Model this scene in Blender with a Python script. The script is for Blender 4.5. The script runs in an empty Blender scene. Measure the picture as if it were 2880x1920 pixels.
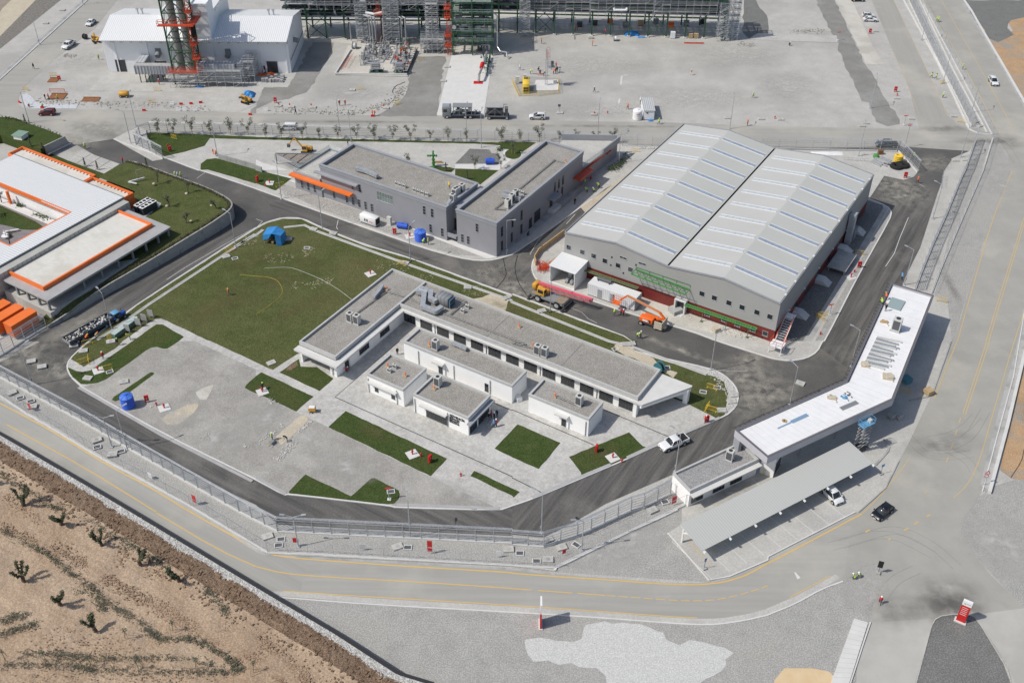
import bpy,bmesh,math,random
from math import sin,cos,pi,radians,sqrt,atan2,tan
from mathutils import Vector,Matrix
random.seed(7)
SC=bpy.context.scene
COL=SC.collection
# ---------------------------------------------------------------- camera, sky, sun
H0=125.0;FPX=2986.9;PITCH=radians(37.996);ROLL=radians(0.425);YAW=radians(-31.7)
cam_d=bpy.data.cameras.new('camera');cam=bpy.data.objects.new('camera',cam_d);COL.objects.link(cam)
cam_d.sensor_width=36;cam_d.lens=FPX/2880*36;cam_d.clip_start=1;cam_d.clip_end=3000
_f=Vector((0,cos(PITCH),-sin(PITCH)));_x=Vector((1,0,0));_u=Vector((0,sin(PITCH),cos(PITCH)))
CX=cos(ROLL)*_x+sin(ROLL)*_u;CU=-sin(ROLL)*_x+cos(ROLL)*_u
mw=Matrix((CX,CU,-_f)).transposed().to_4x4();mw.translation=(0,0,H0);cam.matrix_world=mw
SC.camera=cam
SUN_AZ=198.0;SUN_EL=50.5
w=bpy.data.worlds.new('World');SC.world=w;w.use_nodes=True
nt=w.node_tree;bg=nt.nodes['Background'];sky=nt.nodes.new('ShaderNodeTexSky');sky.sky_type='NISHITA'
sky.sun_disc=False;sky.sun_elevation=radians(SUN_EL);sky.sun_rotation=radians(90-SUN_AZ)
sky.dust_density=2.0;sky.air_density=1.0
nt.links.new(sky.outputs[0],bg.inputs[0]);bg.inputs[1].default_value=0.105
sd=bpy.data.lights.new('sun','SUN');so=bpy.data.objects.new('sun',sd);COL.objects.link(so)
sd.energy=3.3;sd.angle=radians(0.55);sd.color=(1.0,0.955,0.88)
sv=Vector((cos(radians(SUN_AZ))*cos(radians(SUN_EL)),sin(radians(SUN_AZ))*cos(radians(SUN_EL)),sin(radians(SUN_EL))))
so.rotation_euler=sv.to_track_quat('Z','Y').to_euler();so.location=(0,150,200)
SC.view_settings.view_transform='Standard';SC.view_settings.look='None';SC.view_settings.exposure=0.02
SC.view_settings.gamma=1;SC.view_settings.use_curve_mapping=False
SC.render.engine='CYCLES'
# ---------------------------------------------------------------- surveying: where a point seen in the photograph stands on the ground
US=Vector((cos(YAW),sin(YAW),0));VS=Vector((-sin(YAW),cos(YAW),0))
VIEW={'A':(800,380,480),'B':(1280,380,480),'C':(1000,740,480),'D':(1480,0,480),'E':(0,500,480),'F':(0,760,360),'G':(2000,1060,480),'H':(900,0,480)}
def at(px,py,z=0.0):
 d=CX*((px-1440)/FPX)-CU*((py-960)/FPX)+_f
 t=(z-H0)/d.z
 return Vector((d.x*t,d.y*t,z))
def pts(s,z=0.0):
 out=[];v=None
 for k in s.split():
  if ',' in k:
   a,b=map(float,k.split(',')[:2]);out.append(at(v[0]+a*v[2]/2352,v[1]+b*v[2]/2352,z))
  elif len(k)==1:v=VIEW[k]
  else:v=(int(k[0])*720,int(k[1])*480,720)
 return out
def pt(s,z=0.0):return pts(s,z)[0]
def S(u,v,z=0.0):return US*u+VS*v+Vector((0,0,z))
def touv(p):return(p.dot(US),p.dot(VS))
def bearing(a,b):d=pt(b)-pt(a);return atan2(d.y,d.x)
# ---------------------------------------------------------------- materials
MATS={}
def mat(name,c,c2=None,scale=2.0,amt=1.0,rough=0.8,metal=0.0,bump=0.0,bscale=20.0,detail=6.0,alpha=None,streak=None,spec=0.4,c3=None,s3=0.05,lo=0.35,hi=0.65,lo3=0.5,hi3=0.62):
 if name in MATS:return MATS[name]
 m=bpy.data.materials.new(name);m.use_nodes=True;n=m.node_tree.nodes;l=m.node_tree.links
 b=n['Principled BSDF'];b.inputs['Roughness'].default_value=rough;b.inputs['Metallic'].default_value=metal
 b.inputs['Specular IOR Level'].default_value=spec
 g=n.new('ShaderNodeNewGeometry');src=g.outputs['Position']
 if streak:
  mp=n.new('ShaderNodeMapping');mp.vector_type='TEXTURE';mp.inputs['Rotation'].default_value=(0,0,-streak[0]);mp.inputs['Scale'].default_value=(1/streak[1],1/streak[2],1/streak[2])
  l.new(g.outputs['Position'],mp.inputs[0]);ssrc=mp.outputs[0]
 else:ssrc=src
 col=None
 if c2 is not None:
  t=n.new('ShaderNodeTexNoise');t.inputs['Scale'].default_value=scale;t.inputs['Detail'].default_value=detail;t.inputs['Roughness'].default_value=0.65
  l.new(ssrc,t.inputs['Vector'])
  r=n.new('ShaderNodeMapRange');r.inputs[1].default_value=lo;r.inputs[2].default_value=hi;l.new(t.outputs[0],r.inputs[0])
  mx=n.new('ShaderNodeMix');mx.data_type='RGBA';mx.inputs[6].default_value=(*c,1);mx.inputs[7].default_value=(*c2,1)
  l.new(r.outputs[0],mx.inputs[0]);col=mx.outputs[2]
  if c3 is not None:
   t3=n.new('ShaderNodeTexNoise');t3 .inputs['Scale'].default_value=s3;t3 .inputs['Detail'].default_value=8;t3 .inputs['Roughness'].default_value=0.6
   l.new(src,t3 .inputs['Vector'])
   r3=n.new('ShaderNodeMapRange');r3 .inputs[1].default_value=lo3;r3 .inputs[2].default_value=hi3;l.new(t3 .outputs[0],r3 .inputs[0])
   m3=n.new('ShaderNodeMix');m3 .data_type='RGBA';l.new(col,m3 .inputs[6]);m3 .inputs[7].default_value=(*c3,1)
   l.new(r3 .outputs[0],m3 .inputs[0]);col=m3 .outputs[2]
  l.new(col,b.inputs['Base Color'])
 else:b.inputs['Base Color'].default_value=(*c,1)
 if bump:
  t=n.new('ShaderNodeTexNoise');t.inputs['Scale'].default_value=bscale;t.inputs['Detail'].default_value=4;l.new(src,t.inputs['Vector'])
  bp=n.new('ShaderNodeBump');bp.inputs['Strength'].default_value=0.9;bp.inputs['Distance'].default_value=bump
  l.new(t.outputs[0],bp.inputs['Height']);l.new(bp.outputs[0],b.inputs['Normal'])
 if alpha is not None:b.inputs['Alpha'].default_value=alpha
 MATS[name]=m;return m
def fine(m,scale,lo,hi,k0=0.45,k1=0.6):
 """multiply a fine grain (stones, blades) into the base colour"""
 n=m.node_tree.nodes;l=m.node_tree.links;b=n['Principled BSDF'];s=b.inputs['Base Color']
 src=s.links[0].from_socket if s.links else None
 g=n.new('ShaderNodeNewGeometry');t=n.new('ShaderNodeTexNoise');t.inputs['Scale'].default_value=scale*1.9;t.inputs['Detail'].default_value=2;t.inputs['Roughness'].default_value=.6
 l.new(g.outputs['Position'],t.inputs['Vector']);r=n.new('ShaderNodeMapRange');r.inputs[1].default_value=k0;r.inputs[2].default_value=k1;r.inputs[3].default_value=lo;r.inputs[4].default_value=hi
 r.clamp=True;l.new(t.outputs[0],r.inputs[0]);mx=n.new('ShaderNodeMix');mx.data_type='RGBA';mx.blend_type='MULTIPLY';mx.inputs[0].default_value=1
 if src:l.new(src,mx.inputs[6])
 else:mx.inputs[6].default_value=s.default_value
 l.new(r.outputs[0],mx.inputs[7]);l.new(mx.outputs[2],s);return m
def ribbed(m,period,ang,depth=0.03,dark=0.8):
 """fine corrugation of sheet metal: bump and a faint tone, too fine to pick apart"""
 n=m.node_tree.nodes;l=m.node_tree.links;b=n['Principled BSDF']
 g=n.new('ShaderNodeNewGeometry');mp=n.new('ShaderNodeMapping');mp.vector_type='TEXTURE';mp.inputs['Rotation'].default_value=(0,0,ang);l.new(g.outputs['Position'],mp.inputs[0])
 wv=n.new('ShaderNodeTexWave');wv.bands_direction='X';wv.inputs['Scale'].default_value=0.314159/period*1.0;wv.inputs['Distortion'].default_value=0
 l.new(mp.outputs[0],wv.inputs['Vector']);bp=n.new('ShaderNodeBump');bp.inputs['Distance'].default_value=depth;bp.inputs['Strength'].default_value=1.0
 l.new(wv.outputs['Fac'],bp.inputs['Height']);l.new(bp.outputs[0],b.inputs['Normal'])
 s=b.inputs['Base Color'];src=s.links[0].from_socket if s.links else None
 r=n.new('ShaderNodeMapRange');r.inputs[3].default_value=dark;r.inputs[4].default_value=1.0;l.new(wv.outputs['Fac'],r.inputs[0])
 mx=n.new('ShaderNodeMix');mx.data_type='RGBA';mx.blend_type='MULTIPLY';mx.inputs[0].default_value=1
 if src:l.new(src,mx.inputs[6])
 else:mx.inputs[6].default_value=s.default_value
 l.new(r.outputs[0],mx.inputs[7]);l.new(mx.outputs[2],s);return m
GRAVEL=fine(mat('gravel_pale',(.425,.415,.385),(.495,.485,.455),scale=.25,c3=(.385,.375,.35),s3=.03,bump=.03,bscale=4),3.2,.86,1.10)
GRAVEL2=fine(mat('gravel_grey',(.34,.335,.315),(.405,.398,.375),scale=.4,c3=(.39,.38,.35),s3=.06,bump=.03,bscale=5),2.8,.78,1.15)
GRAVELD=fine(mat('gravel_dark',(.17,.17,.16),(.20,.20,.19),scale=.4,bump=.03,bscale=4),2.6,.75,1.2)
DARKFILL=fine(mat('compacted_fill',(.225,.22,.20),(.27,.265,.245),scale=.3,bump=.04,bscale=1.5,c3=(.30,.295,.28),s3=.08),2.2,.85,1.1)
DUSTPALE=fine(mat('pale_dust',(.52,.52,.50),(.58,.58,.555),scale=1.2,bump=.05,bscale=2),2.5,.86,1.1)
ASPHALT=fine(mat('asphalt_new',(.085,.083,.079),(.125,.12,.112),scale=.12,c3=(.21,.195,.17),s3=.045,lo3=.53,hi3=.70,detail=9,rough=.85,bump=.01,bscale=8),1.8,.90,1.08)
ASPHALT_U=fine(mat('asphalt_new_long',(.070,.068,.065),(.150,.144,.134),scale=1.0,streak=(radians(31.7),.05,.9),c3=(.21,.20,.18),s3=.05,lo3=.55,hi3=.72,rough=.85),1.8,.90,1.08)
ASPHALT_V=fine(mat('asphalt_new_cross',(.070,.068,.065),(.150,.144,.134),scale=1.0,streak=(radians(-58.3),.05,.9),c3=(.21,.20,.18),s3=.05,lo3=.55,hi3=.72,rough=.85),1.8,.90,1.08)
DUSTYROAD=mat('asphalt_dusty',(.325,.315,.285),(.37,.36,.325),scale=.15,c3=(.44,.42,.37),s3=.05,lo3=.52,hi3=.7,rough=.9,bump=.008,bscale=10)
DUSTYROAD_X=mat('asphalt_dusty_long',(.32,.312,.285),(.372,.362,.33),scale=1.0,streak=(0,.03,.6),c3=(.44,.42,.37),s3=.05,lo3=.5,hi3=.7,rough=.9)
DUSTYROAD_S=mat('asphalt_dusty_slant',(.32,.312,.285),(.372,.362,.33),scale=1.0,streak=(radians(32),.03,.6),c3=(.44,.42,.37),s3=.05,lo3=.5,hi3=.7,rough=.9)
DUSTYROAD_N=mat('asphalt_dusty_north',(.32,.312,.285),(.372,.362,.33),scale=1.0,streak=(radians(-62),.03,.6),c3=(.44,.42,.37),s3=.05,lo3=.5,hi3=.7,rough=.9)
CONC=fine(mat('concrete_slab',(.44,.432,.405),(.51,.50,.465),scale=.35,c3=(.42,.41,.385),s3=.12,rough=.85,bump=.01,bscale=6),1.5,.93,1.05)
CONCW=mat('concrete_white',(.58,.575,.555),(.64,.635,.615),scale=.5,rough=.85,bump=.01,bscale=6)
CONCG=mat('concrete_grey',(.36,.36,.35),(.44,.44,.425),scale=.8,c3=(.30,.30,.29),s3=.4,rough=.9,bump=.01,bscale=5)
CONCY=fine(mat('concrete_yellowish',(.52,.50,.44),(.58,.56,.51),scale=.2,c3=(.45,.43,.38),s3=.07),1.5,.93,1.05)
SAND=fine(mat('sand',(.50,.43,.32),(.56,.50,.39),scale=.4,bump=.05,bscale=2),3,.85,1.1)
OCHRE=fine(mat('ochre_soil',(.42,.27,.15),(.50,.34,.20),scale=.35,c3=(.34,.30,.25),s3=.09,bump=.06,bscale=2),3,.8,1.15)
PAVER=fine(mat('paver_grey',(.295,.282,.258),(.36,.346,.315),scale=.35,c3=(.40,.385,.35),s3=.10,bump=.01,bscale=9),2.6,.86,1.1)
STAMP=fine(mat('stamped_concrete',(.40,.393,.37),(.53,.52,.49),scale=.9,detail=9,c3=(.53,.525,.50),s3=.12,rough=.8),2.0,.9,1.06)
GRASS=fine(mat('lawn_grass',(.070,.088,.028),(.102,.116,.042),scale=.35,c3=(.120,.120,.050),s3=.045,lo3=.44,hi3=.66,rough=.95,spec=.15,bump=.06,bscale=9),2.6,.72,1.22)
GRASSD=fine(mat('lawn_grass_lush',(.046,.072,.019),(.066,.092,.028),scale=.5,c3=(.070,.085,.028),s3=.09,rough=.95,spec=.15,bump=.06,bscale=9),2.6,.74,1.2)
SOILTAN=fine(mat('soil_tan',(.385,.285,.20),(.47,.36,.255),scale=.9,streak=(radians(32),.10,.8),c3=(.36,.255,.17),s3=.045,lo3=.46,hi3=.62,rough=.95,bump=.25,bscale=1.3),2.4,.80,1.12)
SOILBR=fine(mat('soil_brown',(.17,.11,.07),(.26,.18,.12),scale=.9,detail=9,c3=(.22,.155,.105),s3=.2,rough=1,bump=.35,bscale=1.6),3.2,.6,1.3)
RUBBLE=fine(mat('rubble_pale',(.46,.45,.42),(.60,.59,.56),scale=1.6,rough=.9,bump=.3,bscale=2.5),3,.75,1.15)
ROOFG=fine(mat('roof_gravel',(.285,.268,.24),(.335,.317,.288),scale=.5,c3=(.35,.335,.31),s3=.12,bump=.03,bscale=7),3.2,.76,1.2)
ROOFG2=fine(mat('roof_gravel_bluish',(.29,.29,.285),(.35,.345,.34),scale=.8,bump=.05,bscale=7),3.2,.76,1.2)
WHITEW=mat('white_render',(.84,.84,.83),(.88,.88,.87),scale=.7,rough=.8)
WHITEM=mat('white_metal',(.78,.79,.79),(.82,.83,.83),scale=.3,rough=.45)
WHITEP=mat('white_paint',(.78,.78,.78),rough=.4)
GREYW=mat('grey_panel',(.275,.278,.300),(.30,.302,.325),scale=.25,rough=.6)
GREYT=mat('grey_parapet',(.30,.31,.335),(.34,.35,.37),scale=.3,rough=.5)
WHWALL=mat('warehouse_cladding',(.345,.345,.335),(.37,.37,.36),scale=.15,rough=.5)
WHROOF=mat('warehouse_sheet',(.475,.477,.448),(.505,.507,.478),scale=.08,rough=.5)
RED=mat('dark_red_cladding',(.16,.024,.020),(.19,.03,.025),scale=.5,rough=.5)
ORANGE=mat('orange_cladding',(.78,.17,.03),(.84,.20,.045),scale=.4,rough=.45)
ORANGEB=mat('orange_paint',(.80,.15,.025),rough=.4)
REDP=mat('red_paint',(.55,.02,.02),rough=.4)
REDO=mat('red_orange_steel',(.55,.075,.03),rough=.5)
YEL=mat('yellow_paint',(.75,.52,.06),rough=.5)
YELM=mat('machine_yellow',(.66,.36,.05),(.58,.31,.05),scale=1.5,rough=.45)
BLUE=mat('blue_plastic',(.045,.13,.62),rough=.4)
BLUET=mat('blue_tarp',(.03,.20,.50),(.05,.27,.60),scale=1.5,rough=.5,bump=.1,bscale=2)
BLUEM=mat('blue_paint',(.03,.10,.42),rough=.35)
SKYB=mat('light_blue_paint',(.14,.34,.54),rough=.4)
GREENS=mat('green_steel',(.035,.095,.05),rough=.5)
GREENB=mat('bright_green_paint',(.07,.26,.07),rough=.45)
GALV=mat('galvanised_steel',(.42,.44,.46),(.52,.54,.56),scale=1.5,rough=.4,metal=.35)
PIPE=mat('pipe_metal',(.55,.56,.57),(.45,.46,.48),scale=.6,rough=.35,metal=.6)
STEELD=mat('dark_steel',(.06,.062,.068),rough=.5,metal=.2)
PURPD=mat('dark_pipe',(.05,.045,.07),rough=.45)
BLACK=mat('black_rubber',(.018,.018,.018),rough=.8)
GLASS=mat('window_glass',(.02,.025,.03),rough=.06,spec=.8)
GLASSB=mat('skylight_sheet_sky_reflection',(.27,.32,.40),(.33,.38,.45),scale=.5,rough=.22)  # same sheet as the pale one, blue sky reflection painted into its colour
GLASSW=mat('skylight_sheet_pale',(.46,.49,.52),(.52,.55,.58),scale=.5,rough=.25)
GLASSC=mat('clear_glass_rail',(.62,.72,.70),rough=.1,alpha=.28)
WHITEROOF=mat('white_membrane',(.74,.74,.745),(.80,.80,.80),scale=.5,rough=.5)
CREAM=mat('cream_membrane',(.60,.585,.53),(.66,.645,.595),scale=1.0,streak=(radians(31.7),.6,2.0),c3=(.55,.53,.47),s3=.15,rough=.8)
GREYMET=mat('grey_sheet_roof',(.36,.355,.35),(.42,.415,.41),scale=.6,rough=.5)
WOOD=mat('timber',(.42,.30,.16),(.50,.37,.22),scale=2,rough=.8)
BROWNW=mat('brown_timber',(.17,.085,.04),(.22,.11,.055),scale=2,rough=.7)
PAINTW=mat('road_paint_white',(.62,.62,.60),rough=.7)
PAINTY=mat('road_paint_yellow',(.68,.44,.11),(.58,.41,.16),scale=1.2,rough=.7)
SKIN=mat('skin',(.45,.26,.18),rough=.6)
BARK=mat('bark',(.12,.09,.065),rough=.9)
LEAF=mat('leaf_green',(.045,.075,.025),(.08,.115,.04),scale=1.5,rough=.8,spec=.2)
LEAFD=mat('leaf_dull',(.085,.10,.065),(.125,.14,.095),scale=1.5,rough=.85,spec=.2)
LEAFB=mat('leaf_yellow',(.25,.22,.06),rough=.8)
CACTUS=mat('olive_stub_leaf',(.055,.068,.036),(.095,.105,.055),scale=2,rough=.9)
CARW=mat('car_white',(.74,.75,.76),rough=.18,spec=.6)
CARG=mat('car_grey',(.13,.15,.17),rough=.2,metal=.4)
CARB=mat('car_black',(.012,.013,.018),rough=.12,spec=.7)
CARR=mat('car_dark_red',(.14,.015,.02),rough=.2,spec=.6)
CARS=mat('car_silver',(.52,.54,.56),rough=.22,metal=.5)
LIGHTC=mat('lamp_lens',(.7,.7,.68),rough=.1)
DKGREY=mat('dark_grey_paint',(.10,.105,.115),rough=.5)
MIDGREY=mat('mid_grey_paint',(.24,.25,.26),rough=.5)
ACG=mat('air_unit_beige',(.56,.56,.53),rough=.5)
PINK=mat('crane_pink_red',(.74,.14,.19),rough=.45)
def softmat(name,c,amt=.8,ns=.6,thr=.35):
 m=mat(name,c,tuple(x*.85 for x in c),scale=1.5,rough=.95,spec=.1);n=m.node_tree.nodes;l=m.node_tree.links;b=n['Principled BSDF']
 tc=n.new('ShaderNodeTexCoord');ln=n.new('ShaderNodeVectorMath');ln.operation='LENGTH';l.new(tc.outputs['Object'],ln.inputs[0])
 r=n.new('ShaderNodeMapRange');r.inputs[1].default_value=.15;r.inputs[2].default_value=1.0;r.inputs[3].default_value=1;r.inputs[4].default_value=0;l.new(ln.outputs['Value'],r.inputs[0])
 g=n.new('ShaderNodeNewGeometry');t=n.new('ShaderNodeTexNoise');t.inputs['Scale'].default_value=ns;t.inputs['Detail'].default_value=8;l.new(g.outputs['Position'],t.inputs['Vector'])
 r2=n.new('ShaderNodeMapRange');r2 .inputs[1].default_value=thr;r2 .inputs[2].default_value=thr+.3;l.new(t.outputs[0],r2 .inputs[0])
 mu=n.new('ShaderNodeMath');mu.operation='MULTIPLY';l.new(r.outputs[0],mu.inputs[0]);l.new(r2 .outputs[0],mu.inputs[1])
 m2=n.new('ShaderNodeMath');m2 .operation='MULTIPLY';l.new(mu.outputs[0],m2 .inputs[0]);m2 .inputs[1].default_value=amt;l.new(m2 .outputs[0],b.inputs['Alpha']);return m
DUSTM=softmat('dust_film',(.42,.40,.35),.75);DIRTM=softmat('dark_grime',(.13,.13,.125),.30,.35,.3);DRYM=softmat('dry_turf',(.17,.15,.07),.42,.5,.32);PALEM=softmat('pale_dust_film',(.56,.55,.52),.8,.5,.33);BROWNM=softmat('brown_earth_film',(.20,.125,.075),.8,.4,.35)
# ---------------------------------------------------------------- mesh builder
class MB:
 def __init__(s):s.v=[];s.f=[];s.m=[]
 def add(s,vs,fs,m=0):
  o=len(s.v);s.v+=[tuple(v)for v in vs];s.f+=[tuple(i+o for i in f)for f in fs];s.m+=[m]*len(fs);return s
 def box(s,x0,y0,z0,x1,y1,z1,m=0,M=None):
  vs=[Vector((x,y,z))for z in(z0,z1)for x,y in((x0,y0),(x1,y0),(x1,y1),(x0,y1))]
  if M:vs=[M@v for v in vs]
  return s.add(vs,[(3,2,1,0),(4,5,6,7),(0,1,5,4),(1,2,6,5),(2,3,7,6),(3,0,4,7)],m)
 def cbox(s,c,sx,sy,sz,a=0,m=0,tilt=0,ax='X'):
  M=Matrix.Translation(c)@Matrix.Rotation(a,4,'Z')@Matrix.Rotation(tilt,4,ax)
  return s.box(-sx/2,-sy/2,-sz/2,sx/2,sy/2,sz/2,m,M)
 def bar(s,p,q,w,h=None,m=0):
  p=Vector(p);q=Vector(q);h=h or w;d=q-p;L=d.length
  if L<1e-6:return s
  d.normalize();up=Vector((0,0,1))if abs(d.z)<.95 else Vector((1,0,0));x=d.cross(up).normalized();y=x.cross(d)
  vs=[b+x*i*w/2+y*j*h/2 for b in(p,q)for i,j in((-1,-1),(1,-1),(1,1),(-1,1))]
  return s.add(vs,[(3,2,1,0),(4,5,6,7),(0,1,5,4),(1,2,6,5),(2,3,7,6),(3,0,4,7)],m)
 def tube(s,p,q,r,r2=None,n=8,m=0,cap=True):
  p=Vector(p);q=Vector(q);r2=r if r2 is None else r2;d=(q-p)
  if d.length<1e-6:return s
  d.normalize();up=Vector((0,0,1))if abs(d.z)<.95 else Vector((1,0,0));x=d.cross(up).normalized();y=x.cross(d)
  vs=[b+x*cos(2*pi*k/n)*rr+y*sin(2*pi*k/n)*rr for b,rr in((p,r),(q,r2))for k in range(n)]
  fs=[((k+1)%n,k,n+k,n+(k+1)%n)for k in range(n)]
  if cap:fs+=[tuple(range(n)),tuple(range(2*n-1,n-1,-1))]
  return s.add(vs,fs,m)
 def path(s,P,r,n=6,m=0):
  for a,b in zip(P[:-1],P[1:]):s.tube(a,b,r,n=n,m=m)
  return s
 def prism(s,poly,z0,z1,m=0,mt=None):
  n=len(poly);A=sum(poly[i][0]*poly[(i+1)%n][1]-poly[(i+1)%n][0]*poly[i][1]for i in range(n))
  if A<0:poly=list(poly)[::-1]
  vs=[(p[0],p[1],z0)for p in poly]+[(p[0],p[1],z1)for p in poly]
  s.add(vs,[(k,(k+1)%n,n+(k+1)%n,n+k)for k in range(n)]+[tuple(range(n-1,-1,-1))],m)
  s.add([(p[0],p[1],z1)for p in poly],[tuple(range(n))],m if mt is None else mt);return s
 def lathe(s,c,prof,n=12,m=0):
  c=Vector(c);vs=[c+Vector((cos(2*pi*k/n)*r,sin(2*pi*k/n)*r,z))for r,z in prof for k in range(n)]
  fs=[(j*n+k,j*n+(k+1)%n,(j+1)*n+(k+1)%n,(j+1)*n+k)for j in range(len(prof)-1)for k in range(n)]
  fs+=[tuple(range(n-1,-1,-1)),tuple((len(prof)-1)*n+k for k in range(n))]
  return s.add(vs,fs,m)
 def ball(s,c,r,m=0,n=8,sz=1.0,jit=0):
  c=Vector(c);pr=[(r*sin(pi*j/(n//2)),-r*sz*cos(pi*j/(n//2)))for j in range(1,n//2)]
  return s.lathe(c,[(r*.05,-r*sz)]+[(a*(1+random.uniform(-jit,jit)),b)for a,b in pr]+[(r*.05,r*sz)],n,m)
 def build(s,name,mats,parent=None,off=None,smooth=False,loc=None,rz=None):
  me=bpy.data.meshes.new(name);o3=Vector(off)if off is not None else Vector((0,0,0))
  me.from_pydata([tuple(Vector(v)-o3)for v in s.v],[],s.f)
  if not isinstance(mats,(list,tuple)):mats=[mats]
  for mm in mats:me.materials.append(mm)
  me.polygons.foreach_set('material_index',s.m)
  if smooth:me.polygons.foreach_set('use_smooth',[True]*len(s.f))
  me.update();o=bpy.data.objects.new(name,me);COL.objects.link(o)
  if parent:o.parent=parent
  if loc is not None:o.location=loc
  if rz is not None:o.rotation_euler=(0,0,rz)
  return o
def tag(o,label=None,cat=None,group=None,kind=None):
 if label:o['label']=label
 if cat:o['category']=cat
 if group:o['group']=group
 if kind:o['kind']=kind
 return o
def thing(name,label,cat,loc=(0,0,0),rz=0.0,group=None):
 o=bpy.data.objects.new(name,None);COL.objects.link(o);o.location=loc;o.rotation_euler=(0,0,rz);o.empty_display_size=.2
 return tag(o,label,cat,group)
KIDS={}
def dup(root,loc,rz,label,group=None,sc=None):
 if root not in KIDS:KIDS[root]=[(c,list(c.children))for c in root.children]
 r=root.copy();COL.objects.link(r);r.location=loc;r.rotation_euler=(0,0,rz);r['label']=label
 if sc:r.scale=(sc,sc,sc)
 if group:r['group']=group
 for c,gs in KIDS[root]:
  k=c.copy();COL.objects.link(k);k.parent=r
  for g in gs:
   q=g.copy();COL.objects.link(q);q.parent=k
 return r
USED=set()
def place(root,loc,rz,label,group=None,sc=None):
 """first use moves the original, later uses copy it"""
 if root.name not in USED:
  USED.add(root.name);KIDS[root]=[(c,list(c.children))for c in root.children]
  root.location=loc;root.rotation_euler=(0,0,rz);root['label']=label
  if sc:root.scale=(sc,sc,sc)
  if group:root['group']=group
  return root
 r=dup(root,loc,rz,label,group,sc)
 if not group and 'group' in r:del r['group']
 if not sc:r.scale=(1,1,1)
 return r
def one(mb,name,mats,label,cat,loc=(0,0,0),rz=0,group=None,off=None,smooth=False):
 return tag(mb.build(name,mats,off=off,loc=loc,rz=rz,smooth=smooth),label,cat,group)
def smoothpoly(P,it=2,closed=True):
 for _ in range(it):
  Q=[];n=len(P)
  for i in range(n if closed else n-1):
   a,b=P[i],P[(i+1)%n];Q+=[a*.78+b*.22,a*.22+b*.78]
  if not closed:Q=[P[0]]+Q+[P[-1]]
  P=Q
 return P
def ribbon(P,wdt,z0,z1,closed=False,side=0):
 """strip along a polyline; side -1/0/1 puts it right / centred / left of the line"""
 n=len(P);L=[];R=[]
 for i in range(n):
  a=P[i-1]if(i>0 or closed)else P[i];b=P[(i+1)%n]if(i<n-1 or closed)else P[i]
  d=(b-a);d.z=0;d.normalize();nn=Vector((-d.y,d.x,0))
  l0=wdt*(.5+.5*side);r0=wdt*(.5-.5*side)
  L.append(P[i]+nn*l0);R.append(P[i]-nn*r0)
 m=MB();k=n if closed else n-1
 vs=[(p.x,p.y,z0)for p in L]+[(p.x,p.y,z0)for p in R]+[(p.x,p.y,z1)for p in L]+[(p.x,p.y,z1)for p in R]
 fs=[]
 for i in range(k):
  j=(i+1)%n
  fs.append((2*n+i,3*n+i,3*n+j,2*n+j))
  if z1-z0>.001:fs+=[(i,2*n+i,2*n+j,j),(n+j,3*n+j,3*n+i,n+i)]
 if not closed and z1-z0>.001:fs+=[(0,n,3*n,2*n),(n-1,3*n-1,4*n-1,2*n-1)]
 m.add(vs,fs);return m
def dash(P,wdt,z,on,off_):
 """broken line along a polyline"""
 m=MB();t=0;pos=0
 seg=[(a,b)for a,b in zip(P[:-1],P[1:])];tot=sum((b-a).length for a,b in seg)
 def point(s_):
  for a,b in seg:
   L=(b-a).length
   if s_<=L:return a+(b-a)*(s_/L),(b-a).normalized()
   s_-=L
  a,b=seg[-1];return b,(b-a).normalized()
 while pos<tot:
  a,da=point(pos);b,db=point(min(tot,pos+on));na=Vector((-da.y,da.x,0))*wdt/2;nb=Vector((-db.y,db.x,0))*wdt/2
  m.add([(a-na).to_tuple()[:2]+(z,),(b-nb).to_tuple()[:2]+(z,),(b+nb).to_tuple()[:2]+(z,),(a+na).to_tuple()[:2]+(z,)],[(0,1,2,3)]);pos+=on+off_
 return m
ZL=[0.0]
def sheet(name,P,z,m,z0=None,cat=None):
 if isinstance(P,str):P=pts(P)
 mb=MB()
 if z0 is None:
  n=len(P);A=sum(P[i].x*P[(i+1)%n].y-P[(i+1)%n].x*P[i].y for i in range(n))
  if A<0:P=P[::-1]
  mb.add([(p.x,p.y,z)for p in P],[tuple(range(len(P)))])
 else:mb.prism([(p.x,p.y)for p in P],z0,z)
 c=sum((p for p in P),Vector())/len(P);c.z=0
 return tag(mb.build(name,m,off=c,loc=c),kind='structure')
def line(name,s,wdt,z,m,z1=None,closed=False,sm=0,side=0):
 P=pts(s)if isinstance(s,str)else s
 if sm:P=smoothpoly(P,sm,closed)
 return tag(ribbon(P,wdt,z,z if z1 is None else z1,closed,side).build(name,m),kind='structure')
SZ=[0]
def soft(s,rx,ry,m,a=0.0,z=None,name='stain'):
 SZ[0]+=1;z=(.022 if z is None else z)+.004*(SZ[0]%9);p=pt(s,z);o=MB().add([(-1,-1,0),(1,-1,0),(1,1,0),(-1,1,0)],[(0,1,2,3)]).build(name,m,loc=p,rz=a);o.scale=(rx,ry,1);return tag(o,kind='structure')
def roughen(P,amp=0.5,step=1.6):
 Q=[]
 for i in range(len(P)):
  a,b=P[i],P[(i+1)%len(P)];L=(b-a).length;k=max(1,int(L/step))
  for j in range(k):
   q=a+(b-a)*(j/k)
   if j:q=q+Vector((random.uniform(-amp,amp),random.uniform(-amp,amp),0))
   Q.append(q)
 return Q
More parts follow.
